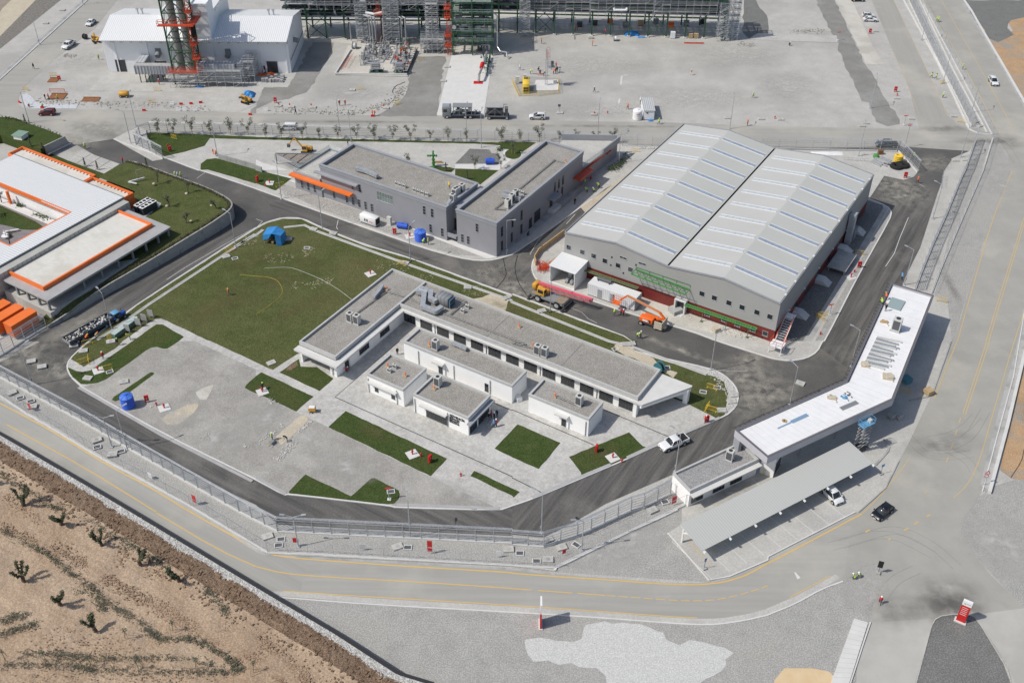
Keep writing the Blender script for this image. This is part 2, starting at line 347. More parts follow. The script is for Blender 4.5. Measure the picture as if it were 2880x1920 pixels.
 # ---------------------------------------------------------------- ground and surfaces
tag(MB().add([(-900,-300,-.03),(900,-300,-.03),(900,1500,-.03),(-900,1500,-.03)],[(0,1,2,3)]).build('ground',GRAVEL),kind='structure')
sheet('gravel_strip','02 -900,-150 0,330 760,740 1700,1280 13 0,65 200,190 2352,290 23 290,320 600,230 1090,0 22 1450,1250 32 1250,760 31 1640,700 1800,0 30 2080,1250 2280,1568 31 1900,900 1700,1568 32 1400,900 23 2352,480 1810,640 0,520 13 2352,500 130,385 0,340 02 1840,1568 950,1080 0,540 -900,100',-.016,GRAVEL2)
sheet('gravel_apron','13 100,740 1100,840 2352,905 23 850,960 1700,1030 2150,990 2352,940 33 0,930 690,620 1000,480 1080,560 1030,700 970,1010 33 900,2200 23 -400,2600 13 1200,2200 1290,1500',-.016,GRAVEL2)
sheet('gravel_corner','32 2070,1330 2352,1240 2700,1100 33 2900,900 2352,880 2200,720 1900,400 1770,180 1770,60 32 1930,1430',-.014,GRAVEL2)
sheet('ochre_verge','32 2352,220 2240,640 2130,1180 2240,1260 2352,1270 2700,1200 2700,100',-.010,OCHRE)
sheet('ochre_bank','30 2352,160 2200,200 2250,280 2120,380 1950,230 2100,490 2352,900 2700,1300 3000,900 3000,100',-.010,OCHRE)
sheet('dark_gravel_field',roughen(pts('30 1800,0 2900,0 2700,120 2352,160 2230,190 2200,260 2260,320 2180,360 2110,390 2020,350 1960,240 1880,150'),.8,3),-.008,GRAVELD)
sheet('service_road','30 1850,1388 1205,1345 0,1362 20 2352,1362 1500,1338 10 2352,1310 0,1245 00 2352,1255 1390,1228 1300,1170 1250,1170 1160,1215 1040,1278 660,1400 560,1300 0,1065 -400,1300 -500,1180 0,740 820,0 1100,-400 1400,-400 1080,0 870,265 500,545 340,690 230,790 175,880 165,950 205,990 300,1003 720,1003 1860,1025 2352,1042 10 1650,1070 2352,1098 20 300,1108 1400,1125 2352,1160 30 1000,1178 1390,1190 1650,1060 1760,1160 1850,1205 2100,1265 2060,1275 1900,1290',-.004,DUSTYROAD_X)
NB=bearing('30 950,0','30 1390,1180');DUSTYROAD_V=mat('asphalt_dusty_cross',(.325,.317,.29),(.36,.35,.32),scale=1.0,streak=(-NB,.03,.5),c3=(.44,.42,.37),s3=.05,lo3=.5,hi3=.7,rough=.9)
sheet('cross_road','30 1390,1190 1300,820 1150,480 950,0 780,-400 980,-400 1150,0 1400,520 1600,940 1650,1060',-.004,DUSTYROAD_V)
sheet('main_road','30 2100,1265 2140,1262 2050,1080 1700,430 1430,0 1180,-420 1500,-420 1760,0 1870,170 2100,540 2352,985 2700,1568 31 2900,500 2700,1200 32 2352,0 2240,320 2100,850 1960,1380 1930,1430 33 1830,0 1770,80 1775,180 1830,270 1900,400 2050,580 2200,720 2352,862 2352,878 1890,940 1530,978 940,1015 960,880 1010,700 1050,560 1040,480 990,470 880,500 690,632 780,15 32 830,1568 1080,1345 1200,1100 1260,1000 1500,500 31 1710,1568 1960,700 2215,80 30 2235,1568 2200,1420 2150,1340',-.004,DUSTYROAD)
sheet('perimeter_road','33 780,15 0,425 23 2352,455 2000,600 1850,640 1700,650 1400,645 900,605 400,565 13 2352,512 472,412 405,758 1100,850 2352,918 23 0,925 850,970 1400,1015 1700,1035 1900,1030 2150,995 2352,945 33 0,942 250,840 500,700 690,632',-.004,DUSTYROAD_X)
sheet('perimeter_road','13 472,412 400,405 130,390 60,370 0,345 02 1840,1568 1400,1320 950,1080 480,790 0,540 -900,60 -900,330 0,862 600,1210 1200,1568 03 1180,0 2352,695 13 100,745 200,782 405,758',-.004,DUSTYROAD_S)
line('gutter','13 150,745 400,755 1100,815 2352,885 23 850,940 1400,985 1700,1000 1900,998 2150,962 2352,910',.9,.004,CONC,sm=1)
line('kerb','13 200,782 1100,850 2352,918 23 850,972 1400,1015 1700,1033 1900,1030 2150,992 2352,945 33 0,942 250,842 500,702 690,634',.22,-.02,CONCW,.10,sm=1)
line('gutter','33 0,905 250,800 500,665 640,585',.9,.004,CONC,sm=1)
line('gutter','02 -500,310 0,555 480,805 950,1098 1400,1335 1840,1585 13 0,352 60,376 130,396 400,410 2352,516 23 400,568',.45,.004,CONCG,sm=1)
line('kerb','02 -500,290 0,528 480,780 950,1070 1400,1312 1830,1568 13 0,335 60,360 130,378 400,392 2352,490 23 395,535',.32,-.02,CONC,.16)
line('kerb','23 395,535 405,512 530,455 700,370 900,270 1100,170 1350,60 1520,-20',.35,-.02,CONCW,.22)
line('gutter','30 1775,0 1890,185 2115,545 2352,965 2600,1400',.9,.004,CONCG,.02)
line('gutter','30 1800,0 1870,100 1920,190 2150,580 2352,930 2600,1340',.7,.004,CONCW,.06)
line('gutter','32 2420,-300 2300,140 2140,740 1985,1375',1.6,.004,CONCG,.02)
line('kerb','32 2360,-300 2255,320 2110,850 1968,1380',.18,-.02,CONCW,.12)
line('low_wall','32 2460,-300 2348,140 2190,800 2030,1395',.55,-.02,CONCW,.55)
line('kerb','30 1245,0 1560,580 1700,870 1855,1200',.5,-.02,CONCW,.12)
line('kerb','30 1392,0 1700,640 1850,920 2010,1215',.35,-.02,CONCW,.12)
line('kerb','30 955,-20 780,-400',.2,-.02,CONCW,.08)
PAINTF=mat('road_paint_faded',(.47,.39,.24),(.55,.41,.19),scale=1.0)
def yl(s,w=.17,sm=1):return line('road_marking',s,w,.008,PAINTF if s[:2]in('30','31','32')else PAINTY,sm=sm)
yl('02 -400,350 0,568 480,820 950,1112 1400,1350 1740,1560 13 -20,325 60,362 200,400 470,430 1300,490 2352,552 23 0,560 500,595 900,620 1350,655 1600,664 1750,663 1950,640 2150,580 2352,465 33 0,470 860,15',.22)
yl('02 65,765 800,1170 1440,1568 03 1430,0 13 -350,340',.18,0)if 0 else None
yl('02 65,765 800,1170 1440,1568',.18);yl('03 1430,0 2000,340 2352,498',.18)
yl('13 0,497 250,560 600,590 1500,640 2352,697',.18);yl('23 0,700 180,712',.16);yl('23 240,717 555,740',.16);yl('23 600,742 860,762',.15)
tag(dash(smoothpoly(pts('23 870,762 1300,795 1650,815 1900,802 2150,742 2352,672'),1,False),.13,.008,1.3,.5).build('road_marking',PAINTY),kind='structure')
yl('13 250,722 1000,772 2352,852 23 900,915 1500,960 1700,968',.15);yl('33 200,780 575,582',.12)
yl('32 1300,1070 1180,1240 1000,1450 33 860,15',.14)
for q in('33 895,182 935,160','33 1250,165 1290,145','33 1345,110 1385,85','33 1457,40 1490,22','33 1105,252 1128,240','32 1440,1392 1467,1365'):yl(q,.2,0)
tag(dash(pts('32 1640,1105 1700,930 1770,700'),.18,.008,1.5,2.2).build('road_marking',PAINTF),kind='structure')
yl('32 1790,665 2010,0 31 2000,1568 2352,430',.18);yl('32 1815,670 2035,0 31 2026,1568 2352,490',.18)
yl('31 1740,1568 1880,1070 2050,480 2245,0',.2);yl('32 1530,520 1735,0',.2)
yl('32 1705,1435 1800,1350 1880,1240 1960,1040 2050,720 2260,0 2400,-400',.16)
yl('30 1440,0 1700,430 1900,790 2130,1235',.16);yl('30 1592,0 1900,540 2100,900 2262,1200',.17)
yl('30 1155,0 1400,520 1600,940 1640,1060',.12);yl('30 1150,480 1300,820 1385,1060',.10)
yl('31 2600,500 2500,900 32 2352,-200',.16)
tag(MB().add([tuple(p)[:2]+(.008,)for p in pts('33 240,550 252,548 300,600 270,615')],[(0,1,2,3)]).build('road_marking',PAINTW),kind='structure')
INNER='02 -60,225 0,190 370,0 01 250,1568 440,1450 700,1200 1200,700 1300,100 00 700,1330 1040,1278 1400,1480 10 0,1320 20 1500,1345 30 0,1370 1205,1346 1850,1388 1700,1450 1620,1568 31 1600,100 1560,200 1480,450 1400,700 1250,1000 32 1180,0 1140,300 900,560 600,700 22 2352,850 1900,1075 1450,1232 860,1490 740,1560 23 500,128 290,230 0,205 13 2352,215 900,150 200,110 02 2352,1500 1700,1190 760,690 0,262'
sheet('asphalt_road',INNER,.004,ASPHALT)
sheet('asphalt_lane','11 0,172 560,375 1100,565 1560,725 1850,805 1900,900 2352,1140 2352,1146 1420,802 1000,682 600,522 420,436 250,432 100,300',.012,ASPHALT_U)
sheet('asphalt_lane','02 740,430 1500,858 2352,1290 12 0,1290 265,1420 310,1405 1230,1512 1290,1530 2240,1560 22 0,1520 190,1452 23 290,228 0,203 13 2352,213 900,148 200,108 02 2352,1500 1700,1190 760,690 560,580',.012,ASPHALT_U)
sheet('asphalt_lane','01 2130,560 1760,740 1430,888 880,1180 440,1455 300,1568 820,1568 1000,1424 1300,1205 2150,655',.012,ASPHALT_V)
sheet('asphalt_lane','22 190,1450 620,1268 1060,1083 1350,948 1960,695 2300,600 2352,690 2040,960 1450,1230 860,1490 740,1560 23 500,126 295,226 0,205 22 0,1525',.014,ASPHALT_V)
sheet('asphalt_lane','31 1120,450 830,960 520,1568 32 480,60 750,260 1000,0 31 1250,1000 1400,700 1480,450 1560,200 1300,150',.012,ASPHALT_V)
sheet('asphalt_lane','21 -200,900 0,770 350,540 600,375 740,390 480,590 240,770 190,830 180,900 100,1100 -200,1000',.012,ASPHALT_V)
line('road_marking','01 1530,1003 1700,890 1950,745 2130,640 2352,520',.10,.02,PAINTW);line('road_marking','01 1880,20 1810,70',.10,.02,PAINTW)
line('road_marking','11 0,445 60,465 0,530',.12,.02,PAINTW);line('road_marking','11 755,455 740,520 750,540',.12,.02,PAINTW)
line('road_marking','21 580,400 500,490',.12,.02,PAINTW);line('road_marking','21 370,500 240,640 165,770',.10,.02,PAINTW)
line('road_marking','31 1290,430 1210,620 1160,760 1080,880',.12,.02,PAINTW);line('road_marking','22 1890,265 2160,275',.10,.02,PAINTW)
line('road_marking','21 540,1260 640,1300 700,1360 780,1400',.08,.02,PAINTW);line('road_marking','21 1380,120 1440,150',.12,.02,PAINTW)if 0 else None
line('road_marking','31 1380,120 1440,150',.12,.02,PAINTW)
K1=smoothpoly(pts('02 740,408 650,325 613,240 640,165 760,50 01 830,1560 1000,1424 1300,1205 2150,655 2352,530 11 100,474 250,434 420,438 600,524 1000,684 1420,804 2352,1148 21 0,1132 600,1362 1150,1568 22 940,25 1220,120 1840,255 1950,312 2050,410 2082,500 2060,600 1960,692 1350,946 1060,1081 620,1266 190,1448 0,1512 12 2352,1512 2240,1552 1290,1527 1230,1510 310,1404 265,1412 0,1270 02 2352,1270 1500,850 760,428'),1)
KM=CONCW
sheet('pavement',K1,.12,STAMP,-.02)
line('kerb',K1,.26,-.02,CONCW,.15,True)
P_=.128
sheet('parking_pavers','02 800,405 900,388 980,352 1340,92 1390,64 1440,57 1500,74 1545,72 1650,5 1790,0 2352,262 12 0,262 0,480 375,655 470,700 665,792 1600,1245 2235,1542 1290,1518 1230,1503 310,1397 265,1405 0,1262 02 2352,1262 1500,845 760,425',P_,PAVER)
def lawn(s,m=GRASSD,z=.14,rough_=True):
 P=pts(s);return sheet('lawn',roughen(P,.07,1.2)if rough_ else P,z,m)
lawn('02 650,158 760,60 01 840,1568 1000,1436 1300,1217 2150,667 2352,542 11 100,487 250,446 420,450 600,536 1000,696 1420,816 2352,1162 21 0,1146 600,1376 1150,1568 22 1000,50 1220,132 1800,300 1930,345 1980,420 1992,500 1975,600 1950,682 1880,712 1600,568 1400,500 11 1600,1300 12 380,120 155,265 0,195 02 2352,195 1930,0 01 1900,1560 1540,1385 1480,1363 1430,1368 1370,1400 1130,1568 02 1060,70 900,160 835,195 770,238 715,200 660,172',GRASS)
lawn('02 618,238 700,275 760,285 830,270 1220,0 01 1240,1555 1400,1440 1440,1415 1500,1418 1690,1530 02 1640,5 1540,70 1500,72 1440,55 1390,62 1340,90 980,350 900,385 800,398 745,395 655,320 618,242')
lawn('12 50,287 530,510 370,648 0,478 02 2352,480 2250,430 2262,405 2352,325 12 0,322');lawn('12 395,165 215,290 585,460 712,345 560,240 410,235')
lawn('12 825,643 1755,1080 1605,1242 665,790');lawn('12 455,1225 875,1425 1040,1275 1060,1262 1090,1258 1310,1372 1322,1410 1312,1450 1270,1492 1200,1497 310,1400 302,1385')
lawn('12 2192,988 2352,820 22 0,818 50,765 445,935 245,1175 0,1068 12 2352,1065');lawn('22 522,1063 750,968 1075,838 1200,965 1250,980 1060,1073 910,1136 640,1242 632,1205')
lawn('12 2005,1192 2352,1352 22 0,1352 70,1385 15,1438 12 2352,1420 1970,1240');
P=pts('02 1030,540 1045,515 1380,290 1400,286 1418,295 1410,310 1090,545 1060,555');sheet('lawn',roughen(P,.05),P_+.012,GRASSD)
def patch(s,m,z=.15,amp=.5,step=1.2,name='bare_patch'):return sheet(name,roughen(pts(s),amp,step),z,m)
patch('11 1960,1190 2180,1130 2330,1190 2290,1290 2200,1270',SAND,.152);patch('12 290,245 375,190 385,225 320,270 275,270',SOILBR,.152,.2)
patch('22 940,40 1000,10 1100,60 1230,130 1330,200 1420,260 1520,290 1480,340 1340,260 1180,190 1000,110',SAND,.152,.5);patch('22 1790,310 1850,255 1960,330 2040,420 2060,520 2030,600 1960,650 1975,560 1985,470 1950,380 1870,330',RUBBLE,.152,.2)
patch('12 225,840 410,685 470,690 480,730 330,880 230,960 195,900 185,880',SAND,.145,.08,name='sand_bed');patch('02 1480,720 1560,660 1720,590 1820,570 1780,660 1650,760 1540,770',SAND,.143,.5);patch('02 1800,470 1870,430 1960,400 1930,480 1900,540 1840,540',CONCY,.142,.3)
for s in('11 1060,840 1150,820 1420,900 1440,930 1300,905 1080,880','11 1390,960 1500,980 1620,1030 1500,1020','11 80,770 140,760 240,800 330,850 200,830','11 420,720 480,700 540,760 460,790','11 560,1010 660,990 700,1040 600,1050','11 1900,1060 2000,1090 2100,1150 2000,1130','01 2250,600 2352,640 2352,690 2270,650','11 330,1060 500,1020 560,1050 400,1090'):
 P=pts(s);c=sum(P,Vector())/len(P);b=MB()
 xs=[p.x for p in P];ys=[p.y for p in P]
 for k in range(34):
  x=random.uniform(min(xs),max(xs));y=random.uniform(min(ys),max(ys));a=random.choice([YAW,YAW+pi/2]);L=random.uniform(.15,.6)
  b.cbox(Vector((x,y,.15)),L,.06,.02,a)
 tag(b.build('dry_turf_seams',SAND,off=(c.x,c.y,0),loc=(c.x,c.y,0)),kind='stuff')
patch('23 680,1030 860,1000 1240,1045 1390,1100 1420,1170 1540,1220 1630,1170 1760,1190 1950,1240 2040,1290 1960,1350 1970,1400 1850,1500 1700,1590 1200,1620 870,1580 860,1500 780,1430 620,1420 540,1380 430,1400 330,1360 200,1370 150,1310 115,1170 260,1150 400,1180 560,1190 640,1160 660,1060',DUSTPALE,-.006,.3,1.0,'pale_gravel_spread')
patch('33 60,1540 150,1430 400,1430 560,1460 600,1500 560,1640 50,1640',mat('sand_yellow',(.60,.44,.25),(.66,.51,.32),scale=.4),-.006,.4,2,'sand_patch')
K2=pts('00 1045,1280 1170,1212 1280,1172 1390,1228 10 0,1245 2352,1310 20 1500,1340 1420,1345 1150,1568 21 860,170 740,262 570,382 350,542 0,775 11 2352,775 2200,822 2050,832 1850,800 1560,720 1100,560 560,370 0,170 01 2352,168 1850,0 00 1820,1568 1520,1452 1200,1345')
sheet('pavement',K2,.12,CONC,-.02)
line('kerb','00 1045,1280 1200,1345 1520,1452 1820,1568 01 1850,0 2352,168 11 0,170 560,370 1100,560 1560,720 1850,800 2050,832 2200,822 2352,775 21 0,775 350,542 570,382 740,262',.3,-.02,CONCW,.15,sm=1)
sheet('gravel_bed','11 200,170 260,130 900,350 1400,520 2000,720 2080,790 1850,780 1560,700 1100,540 560,345',.132,GRAVEL2)
sheet('footpath','11 300,95 340,90 2220,800 2120,812',.138,CONCW)
sheet('footpath','21 -20,720 300,480 640,200 760,90 700,60 560,170 -60,660',.136,CONCG)
lawn('00 1350,1228 1420,1222 2352,1262 10 0,1264 2352,1316 20 0,1318 0,1345 10 2352,1345 2000,1325 0,1287 00 2352,1287 1930,1275 1880,1345 1700,1400 1510,1442 1400,1370')
lawn('00 1842,1568 1845,1510 1900,1468 1985,1458 2050,1475 2352,1540 10 0,1540 11 30,0 325,78 180,188 0,120 01 2352,125 1910,-5')
lawn('B 0,470 330,480 600,490 345,690 310,668 0,562');lawn('B 600,100 1130,100 930,240 640,190',GRASSD,.143)
lawn('A 1980,435 2130,440 2280,450 2352,470 2300,520 2190,510',GRASSD,.142);sheet('lawn',[pt('B 798,268')+Vector((cos(a)*2.0,sin(a)*2.6,0))for a in[k*pi/12 for k in range(24)]],.145,GRASSD)
sheet('gravel_bed','B 200,195 470,205 500,255 600,270 620,320 600,400 0,400 100,300',.13,GRAVELD);sheet('footpath','B 0,410 600,410 700,330 640,205 900,240 600,490 0,462',.136,CONCW)
sheet('footpath','10 0,1470 60,1500 300,1568 11 0,0 330,60 300,95 0,0',.136,CONCW)
K3=pts('21 490,585 240,768 192,830 180,900 200,965 250,1035 700,1185 1180,1345 22 940,0 1400,0 1900,5 2352,148 32 200,183 350,160 450,100 500,0 31 520,1568 830,960 1118,450 1135,380 1095,330 930,262 1068,50 1250,88 1340,60 1390,0 30 1300,1460 1200,1400 0,1378 20 1420,1345 1130,1568 21 860,180')
K3=pts('21 490,585 240,768 192,830 180,900 200,965 250,1035 700,1185 1180,1345 1650,1478 22 1900,5 2352,148 32 60,165 200,183 350,160 450,100 500,0 31 520,1568 830,960 1118,450 1135,380 1095,330 930,262 1068,50 1250,88 1340,60 1390,0 30 1300,1460 1200,1400 0,1378 20 1420,1345 1130,1568 21 860,180')
sheet('pavement',K3,.12,CONC,-.02)
line('kerb','21 490,585 240,768 192,830 180,900 200,965 250,1035 700,1185 1180,1345 1650,1478 22 1900,5 2352,148 32 60,165 200,183 350,160 450,100 500,0 31 520,1568 830,960 1118,450 1135,380 1095,330 930,262',.28,-.02,CONCW,.16,sm=1)
sheet('sand_strip','21 620,330 740,260 860,180 1100,0 20 1150,1530 1420,1345 1480,1345 21 1000,100 700,420',.128,SAND)
sheet('gravel_bed','31 110,1420 900,270 1050,320 1060,345 330,1568 120,1568',.13,GRAVELD)
sheet('footpath','31 320,1568 1060,345 1100,350 400,1568',.14,CONCG)
sheet('gravel_bed','31 430,1568 1118,350 1128,400 1110,450 520,1560',.134,GRAVEL2)
sheet('gravel_bed','21 1200,1190 1500,1240 2352,1530 2352,1568 1700,1470 1180,1330',.13,CONCY)
sheet('apron','22 1560,1540 2060,1280 2352,1000 32 0,900 600,690 1140,300 1180,0 31 1240,1030 1650,1200 32 1690,0 1500,500 1260,1000 1200,1100 1080,1345 830,1568 33 800,0 0,410 23 2352,440 2000,590 1810,626 1430,190 1560,110',.016,CONC)
line('kerb','32 1680,0 1520,450 1470,510 1300,545',.25,.0,CONCG,.17);sheet('footpath','32 1590,0 1680,0 1500,480 1430,430',.15,CONC,0)
line('kerb','32 1200,1100 1080,1345 830,1568',.2,.0,CONCG,.15);line('kerb','33 800,0 0,410 23 2352,440 2000,590 1810,626 1430,190',.2,.0,CONCW,.15)
line('kerb','32 1060,900 1110,970 1100,1010 985,1140',.35,0,CONCG,.17)
for k in range(13):
 a=S(-35.2+.15,107.5+k*2.5)+US*1.0;line('bay_marking',[S(-34.6,108.3+k*2.45),S(-29.6,105.7+k*2.45)],.09,.024,PAINTY if k<8 else PAINTW)
for k in range(9):
 a=0.04+.1*k
 p=pt('23 1840,615').lerp(pt('33 800,10'),k/8.6);line('slab_joint',[p,p+(S(-36,108)-S(-29,105)).normalized()*9],.10,.022,CONCW)
sheet('entrance_road','33 790,2200 820,1350 940,1012 1530,975 1515,1000 1350,1568 1180,2200',.003,mat('warm_slab',(.42,.41,.38),(.46,.45,.415),scale=.3,c3=(.39,.38,.35),s3=.08))
sheet('entrance_road','33 1890,938 2352,880 3000,800 3300,2200 2352,1568',.003,mat('warm_slab',(.42,.41,.38),(.46,.45,.415),scale=.3,c3=(.39,.38,.35),s3=.08))if 0 else None
sheet('entrance_road','33 1895,940 2352,878 3200,800 3300,2200 2500,2200 2270,1568 2210,1400',.003,mat('warm_slab',(.42,.41,.38),(.46,.45,.415),scale=.3,c3=(.39,.38,.35),s3=.08))
sheet('median_gravel',smoothpoly(pts('33 1530,985 1580,955 1700,935 1820,935 1900,955 1960,1040 2200,1440 2400,2200 1180,2200 1360,1568 1500,1050'),1),.02,GRAVELD)
line('kerb','33 1190,2200 1360,1568 1500,1050 1535,985 1590,955 1700,938 1820,938 1895,958 1960,1045 2200,1445 2400,2200',.12,0,CONC,.12)
sheet('footpath','33 790,978 918,1018 745,1568 560,2200 380,2200 600,1500',.15,CONCW,0)
for k in range(13):
 a=pt('33 785,990').lerp(pt('33 590,1568'),k/13);b=pt('33 912,1030').lerp(pt('33 748,1568'),k/13);line('slab_joint',[a,b],.035,.153,CONCG)
line('kerb','33 940,1012 860,1250 740,1620',.18,0,CONCW,.2)
def lift(s,z):return pts(s,z)
ZB=1.6
E0=pts('02 -900,380 0,862 600,1212 1200,1568 13 0,692 720,1118 1300,1494',ZB);E0 .append(pt('13 1620,1590',ZB));E0 .append(pt('13 1900,2000',ZB))
hill=MB();bot=[Vector((-330,10,0)),Vector((10,10,0))]
NA=60;seg=[]
def resample(P,n):
 L=[0]
 for a,b in zip(P[:-1],P[1:]):L.append(L[-1]+(b-a).length)
 out=[]
 for k in range(n+1):
  t=L[-1]*k/n;i=max(j for j in range(len(L))if L[j]<=t+1e-6);i=min(i,len(P)-2)
  out.append(P[i]+(P[i+1]-P[i])*((t-L[i])/(L[i+1]-L[i])))
 return out
ED=resample(E0,140)
nrm=Vector((-sin(YAW-.02),cos(YAW-.02),0))
from mathutils import noise as mn
def hillz(p,d):
 base=ZB+.35*min(1,d/4.0)*(.6+mn.noise(Vector((p.x*.25,p.y*.25,1))))-.12*max(0,d-6)*.15+.25*mn.noise(Vector((p.x*.12,p.y*.12,4)))*min(1,d/6)
 if d<6:base+=.22*(1-abs(d-3)/3 if d<6 else 0)*(.6+.8*mn.noise(Vector((p.x*1.3,p.y*1.3,0))))
 return base if d>.9 else ZB
rows=[0,.6,1.2,2,3,4,5,6,7.5,9,11,13,16,19,23,27,32,38,45,60,90]
for d in rows:
 for p in ED:
  q=p-nrm*d;q2=Vector((q.x,q.y,hillz(q,d)));hill.v.append(tuple(q2))
n1=len(ED)
for j in range(len(rows)-1):
 for i in range(n1-1):
  hill.f.append((j*n1+i,(j+1)*n1+i,(j+1)*n1+i+1,j*n1+i+1));hill.m.append(0 if rows[j]>=4 else 1)
tag(hill.build('hillside',[SOILTAN,SOILBR]),kind='structure')
ww=ribbon([Vector((p.x,p.y,0))for p in ED],1.25,-.02,ZB+.06,side=-1);tag(ww.build('retaining_wall',RUBBLE),kind='structure');tag(ribbon([Vector((p.x,p.y,0))for p in ED],.6,-.02,ZB,side=1).build('dark_edge_strip',mat('dark_strip',(.03,.03,.033),rough=.7)),kind='structure')  # rubble topped wall, then a near black strip along its road side
rb=MB()
for k in range(3600):
 i=random.randrange(n1-1);p=ED[i].lerp(ED[i+1],random.random());d=random.uniform(.0,1.25)+abs(random.gauss(0,.12));q=p-nrm*d;r=random.uniform(.04,.13)
 rb.cbox(Vector((q.x,q.y,ZB+.03+r*.2)),r*2,r*1.5,r,random.uniform(0,3),tilt=random.uniform(-.4,.4))
tag(rb.build('rubble_stones',RUBBLE),kind='stuff')
def hp(s):
 p=pt(s,ZB+.3);
 return p
cl=MB()
for k in range(1500):
 i=random.randrange(n1-1);p=ED[i].lerp(ED[i+1],random.random());d=random.uniform(1.2,6.5);q=p-nrm*d;r=random.uniform(.06,.2)
 cl.cbox(Vector((q.x,q.y,hillz(q,d)+r*.2)),r*2,r*1.4,r,random.uniform(0,3),tilt=random.uniform(-.5,.5))
tag(cl.build('soil_clods',SOILBR),kind='stuff')
Z1=.006
sheet('concrete_pad','00 1100,655 940,700 808,832 1965,856 1860,1022 2180,1035 2352,960 10 30,900 75,800 290,803 360,690 500,380 250,330 00 2352,500',Z1,CONC)
sheet('concrete_pad','10 730,690 1395,708 1485,440 850,420',.15,CONCY,0);sheet('concrete_pad','10 1800,500 1660,1060 2090,1068 2150,700 2180,500',.02,CONCW)
sheet('concrete_pad','00 830,300 760,410 925,410 940,280',Z1,CONC)
sheet('compacted_fill',roughen(pts('10 520,390 710,395 690,480 600,640 540,760 460,850 300,910 150,930 0,1000 00 2352,1042 2300,1042 10 30,900 75,805 290,803 365,690'),.5,2),Z1+.01,DARKFILL)
sheet('compacted_fill',roughen(pts('10 1480,520 1740,520 1750,560 1720,600 1700,850 1665,1068 1100,1068 1200,1010 1320,930 1390,820 1430,600'),.4,2),Z1,DARKFILL)
sheet('compacted_fill',roughen(pts('30 440,0 610,0 900,600 980,720 1080,910 1210,1100 1210,1140 1100,1160 990,1120 950,1010 930,940 860,930 800,800 700,580 640,440 650,400 580,300 480,100'),.4,2.2),Z1,DARKFILL)
sheet('compacted_fill',roughen(pts('20 2130,0 2240,0 2352,180 2352,340 2180,360 2120,300'),.4,3),Z1,GRAVELD)
sheet('concrete_pad','20 2170,365 2352,372 30 0,375 640,393 630,328 0,310 20 2352,310 2250,310',.02,CONC);sheet('concrete_pad',roughen(pts('30 620,0 770,0 970,440 1068,597 905,597'),.1),.02,CONCY)
sheet('sand_floor','10 450,360 1800,500 2200,500 2352,440 20 380,318 1300,345 2150,360 2150,-100 10 400,-100',-.01,CONCY)
sheet('far_apron','10 -300,230 2352,255 20 2130,215 2130,150 0,150 10 -300,130',-.006,CONC)
sheet('scrub_bank','00 -700,500 0,450 560,0 900,-300 400,-300 -700,300',-.006,mat('scrub_grey',(.15,.14,.12),(.24,.225,.20),scale=1.2,bump=.3,bscale=2));sheet('dirt_track','00 0,335 330,0 600,-300 300,-300 0,110 -300,300',-.002,SAND)
sheet('far_field','00 0,100 200,-90 -900,-300 -900,400',-.001,mat('brown_field',(.26,.21,.17),(.31,.26,.21),scale=.3))
line('kerb','00 -400,1130 0,735 820,-10 1150,-330',.25,0,CONCW,.15);line('kerb','00 -400,1090 0,700 770,0 1100,-330',.6,0,CONCG,.12)
line('footpath','00 -400,1115 0,718 797,-5',1.0,0,CONCG,.08)
for s in('20 1010,695 1000,780','20 990,905 980,955','20 1010,695 1070,690'):line('paint_mark',s,.5,.006,CONCW)
sheet('plastic_sheet',roughen(pts('00 205,870 250,860 300,900 330,940 400,955 720,960 700,1000 330,1000 240,985 210,930'),.15,.8),.03,mat('silver_sheet',(.50,.52,.55),(.66,.67,.69),scale=2,rough=.3,bump=.15,bscale=3))
tr=MB()
for s,n,sp in(('00 330,930 1000,950 1900,1000',260,1.0),('10 180,1010 650,1030 950,1030 1200,960 1310,880 1340,790',420,1.0),('30 220,290 540,285',120,.8),('20 2110,405 2220,420',80,.8),('00 590,510 690,515',60,.6)):
 P=pts(s)
 for k in range(n):
  i=random.randrange(len(P)-1);q=P[i].lerp(P[i+1],random.random())+Vector((random.gauss(0,sp),random.gauss(0,sp),0));r=random.uniform(.06,.22)
  tr.cbox(Vector((q.x,q.y,r*.2)),r*2,r*1.6,r,random.uniform(0,3),tilt=random.uniform(-.5,.5))
tag(tr.build('loose_rubble',mat('rubble_grey',(.30,.285,.255),(.42,.405,.37),scale=1.5)),kind='stuff')
for s,rx,ry,a in(('11 1000,450',9,3,YAW),('21 -200,960',8,6,.3),('21 30,1080',9,5,YAW),('22 2150,320',9,6,.5),('22 2250,520',9,5,.9),('32 60,480',7,4,.6),('22 2180,160',5,3,.2),('31 1250,230',9,7,.5),('31 1150,130',8,5,0),('30 1500,1500',7,5,.4),('02 500,250',9,6,YAW),('02 200,120',8,5,.8),('01 700,1440',9,2.5,1.0),('00 900,1180',10,5,-.3),('00 750,1300',8,3,-.5),('22 1500,60',14,1.3,YAW),('21 300,560',12,1.5,radians(60))):soft(s,rx,ry,DUSTM,a)
for s,rx,ry,a in(('33 1650,780',7,5,.2),('33 1600,820',6,4,.5),('33 1750,880',5,3,0),('33 1150,900',5,4,0),('30 1950,1300',8,2.5,0),('30 2200,1300',6,5,.3),('21 -60,940',5,4,0),('32 2450,700',3,6,.2),('32 1600,950',9,3.5,.2),('30 1620,1180',10,2.5,0),('01 2230,330',4,5,0),('02 560,120',4,6,.5),('31 1650,1000',1.2,14,0),('00 1000,1250',8,3,-.3),('10 900,1120',30,1.0,0),('20 900,1160',30,1.0,0),('21 700,1330',10,.8,YAW)):soft(s,rx,ry,DIRTM,a)
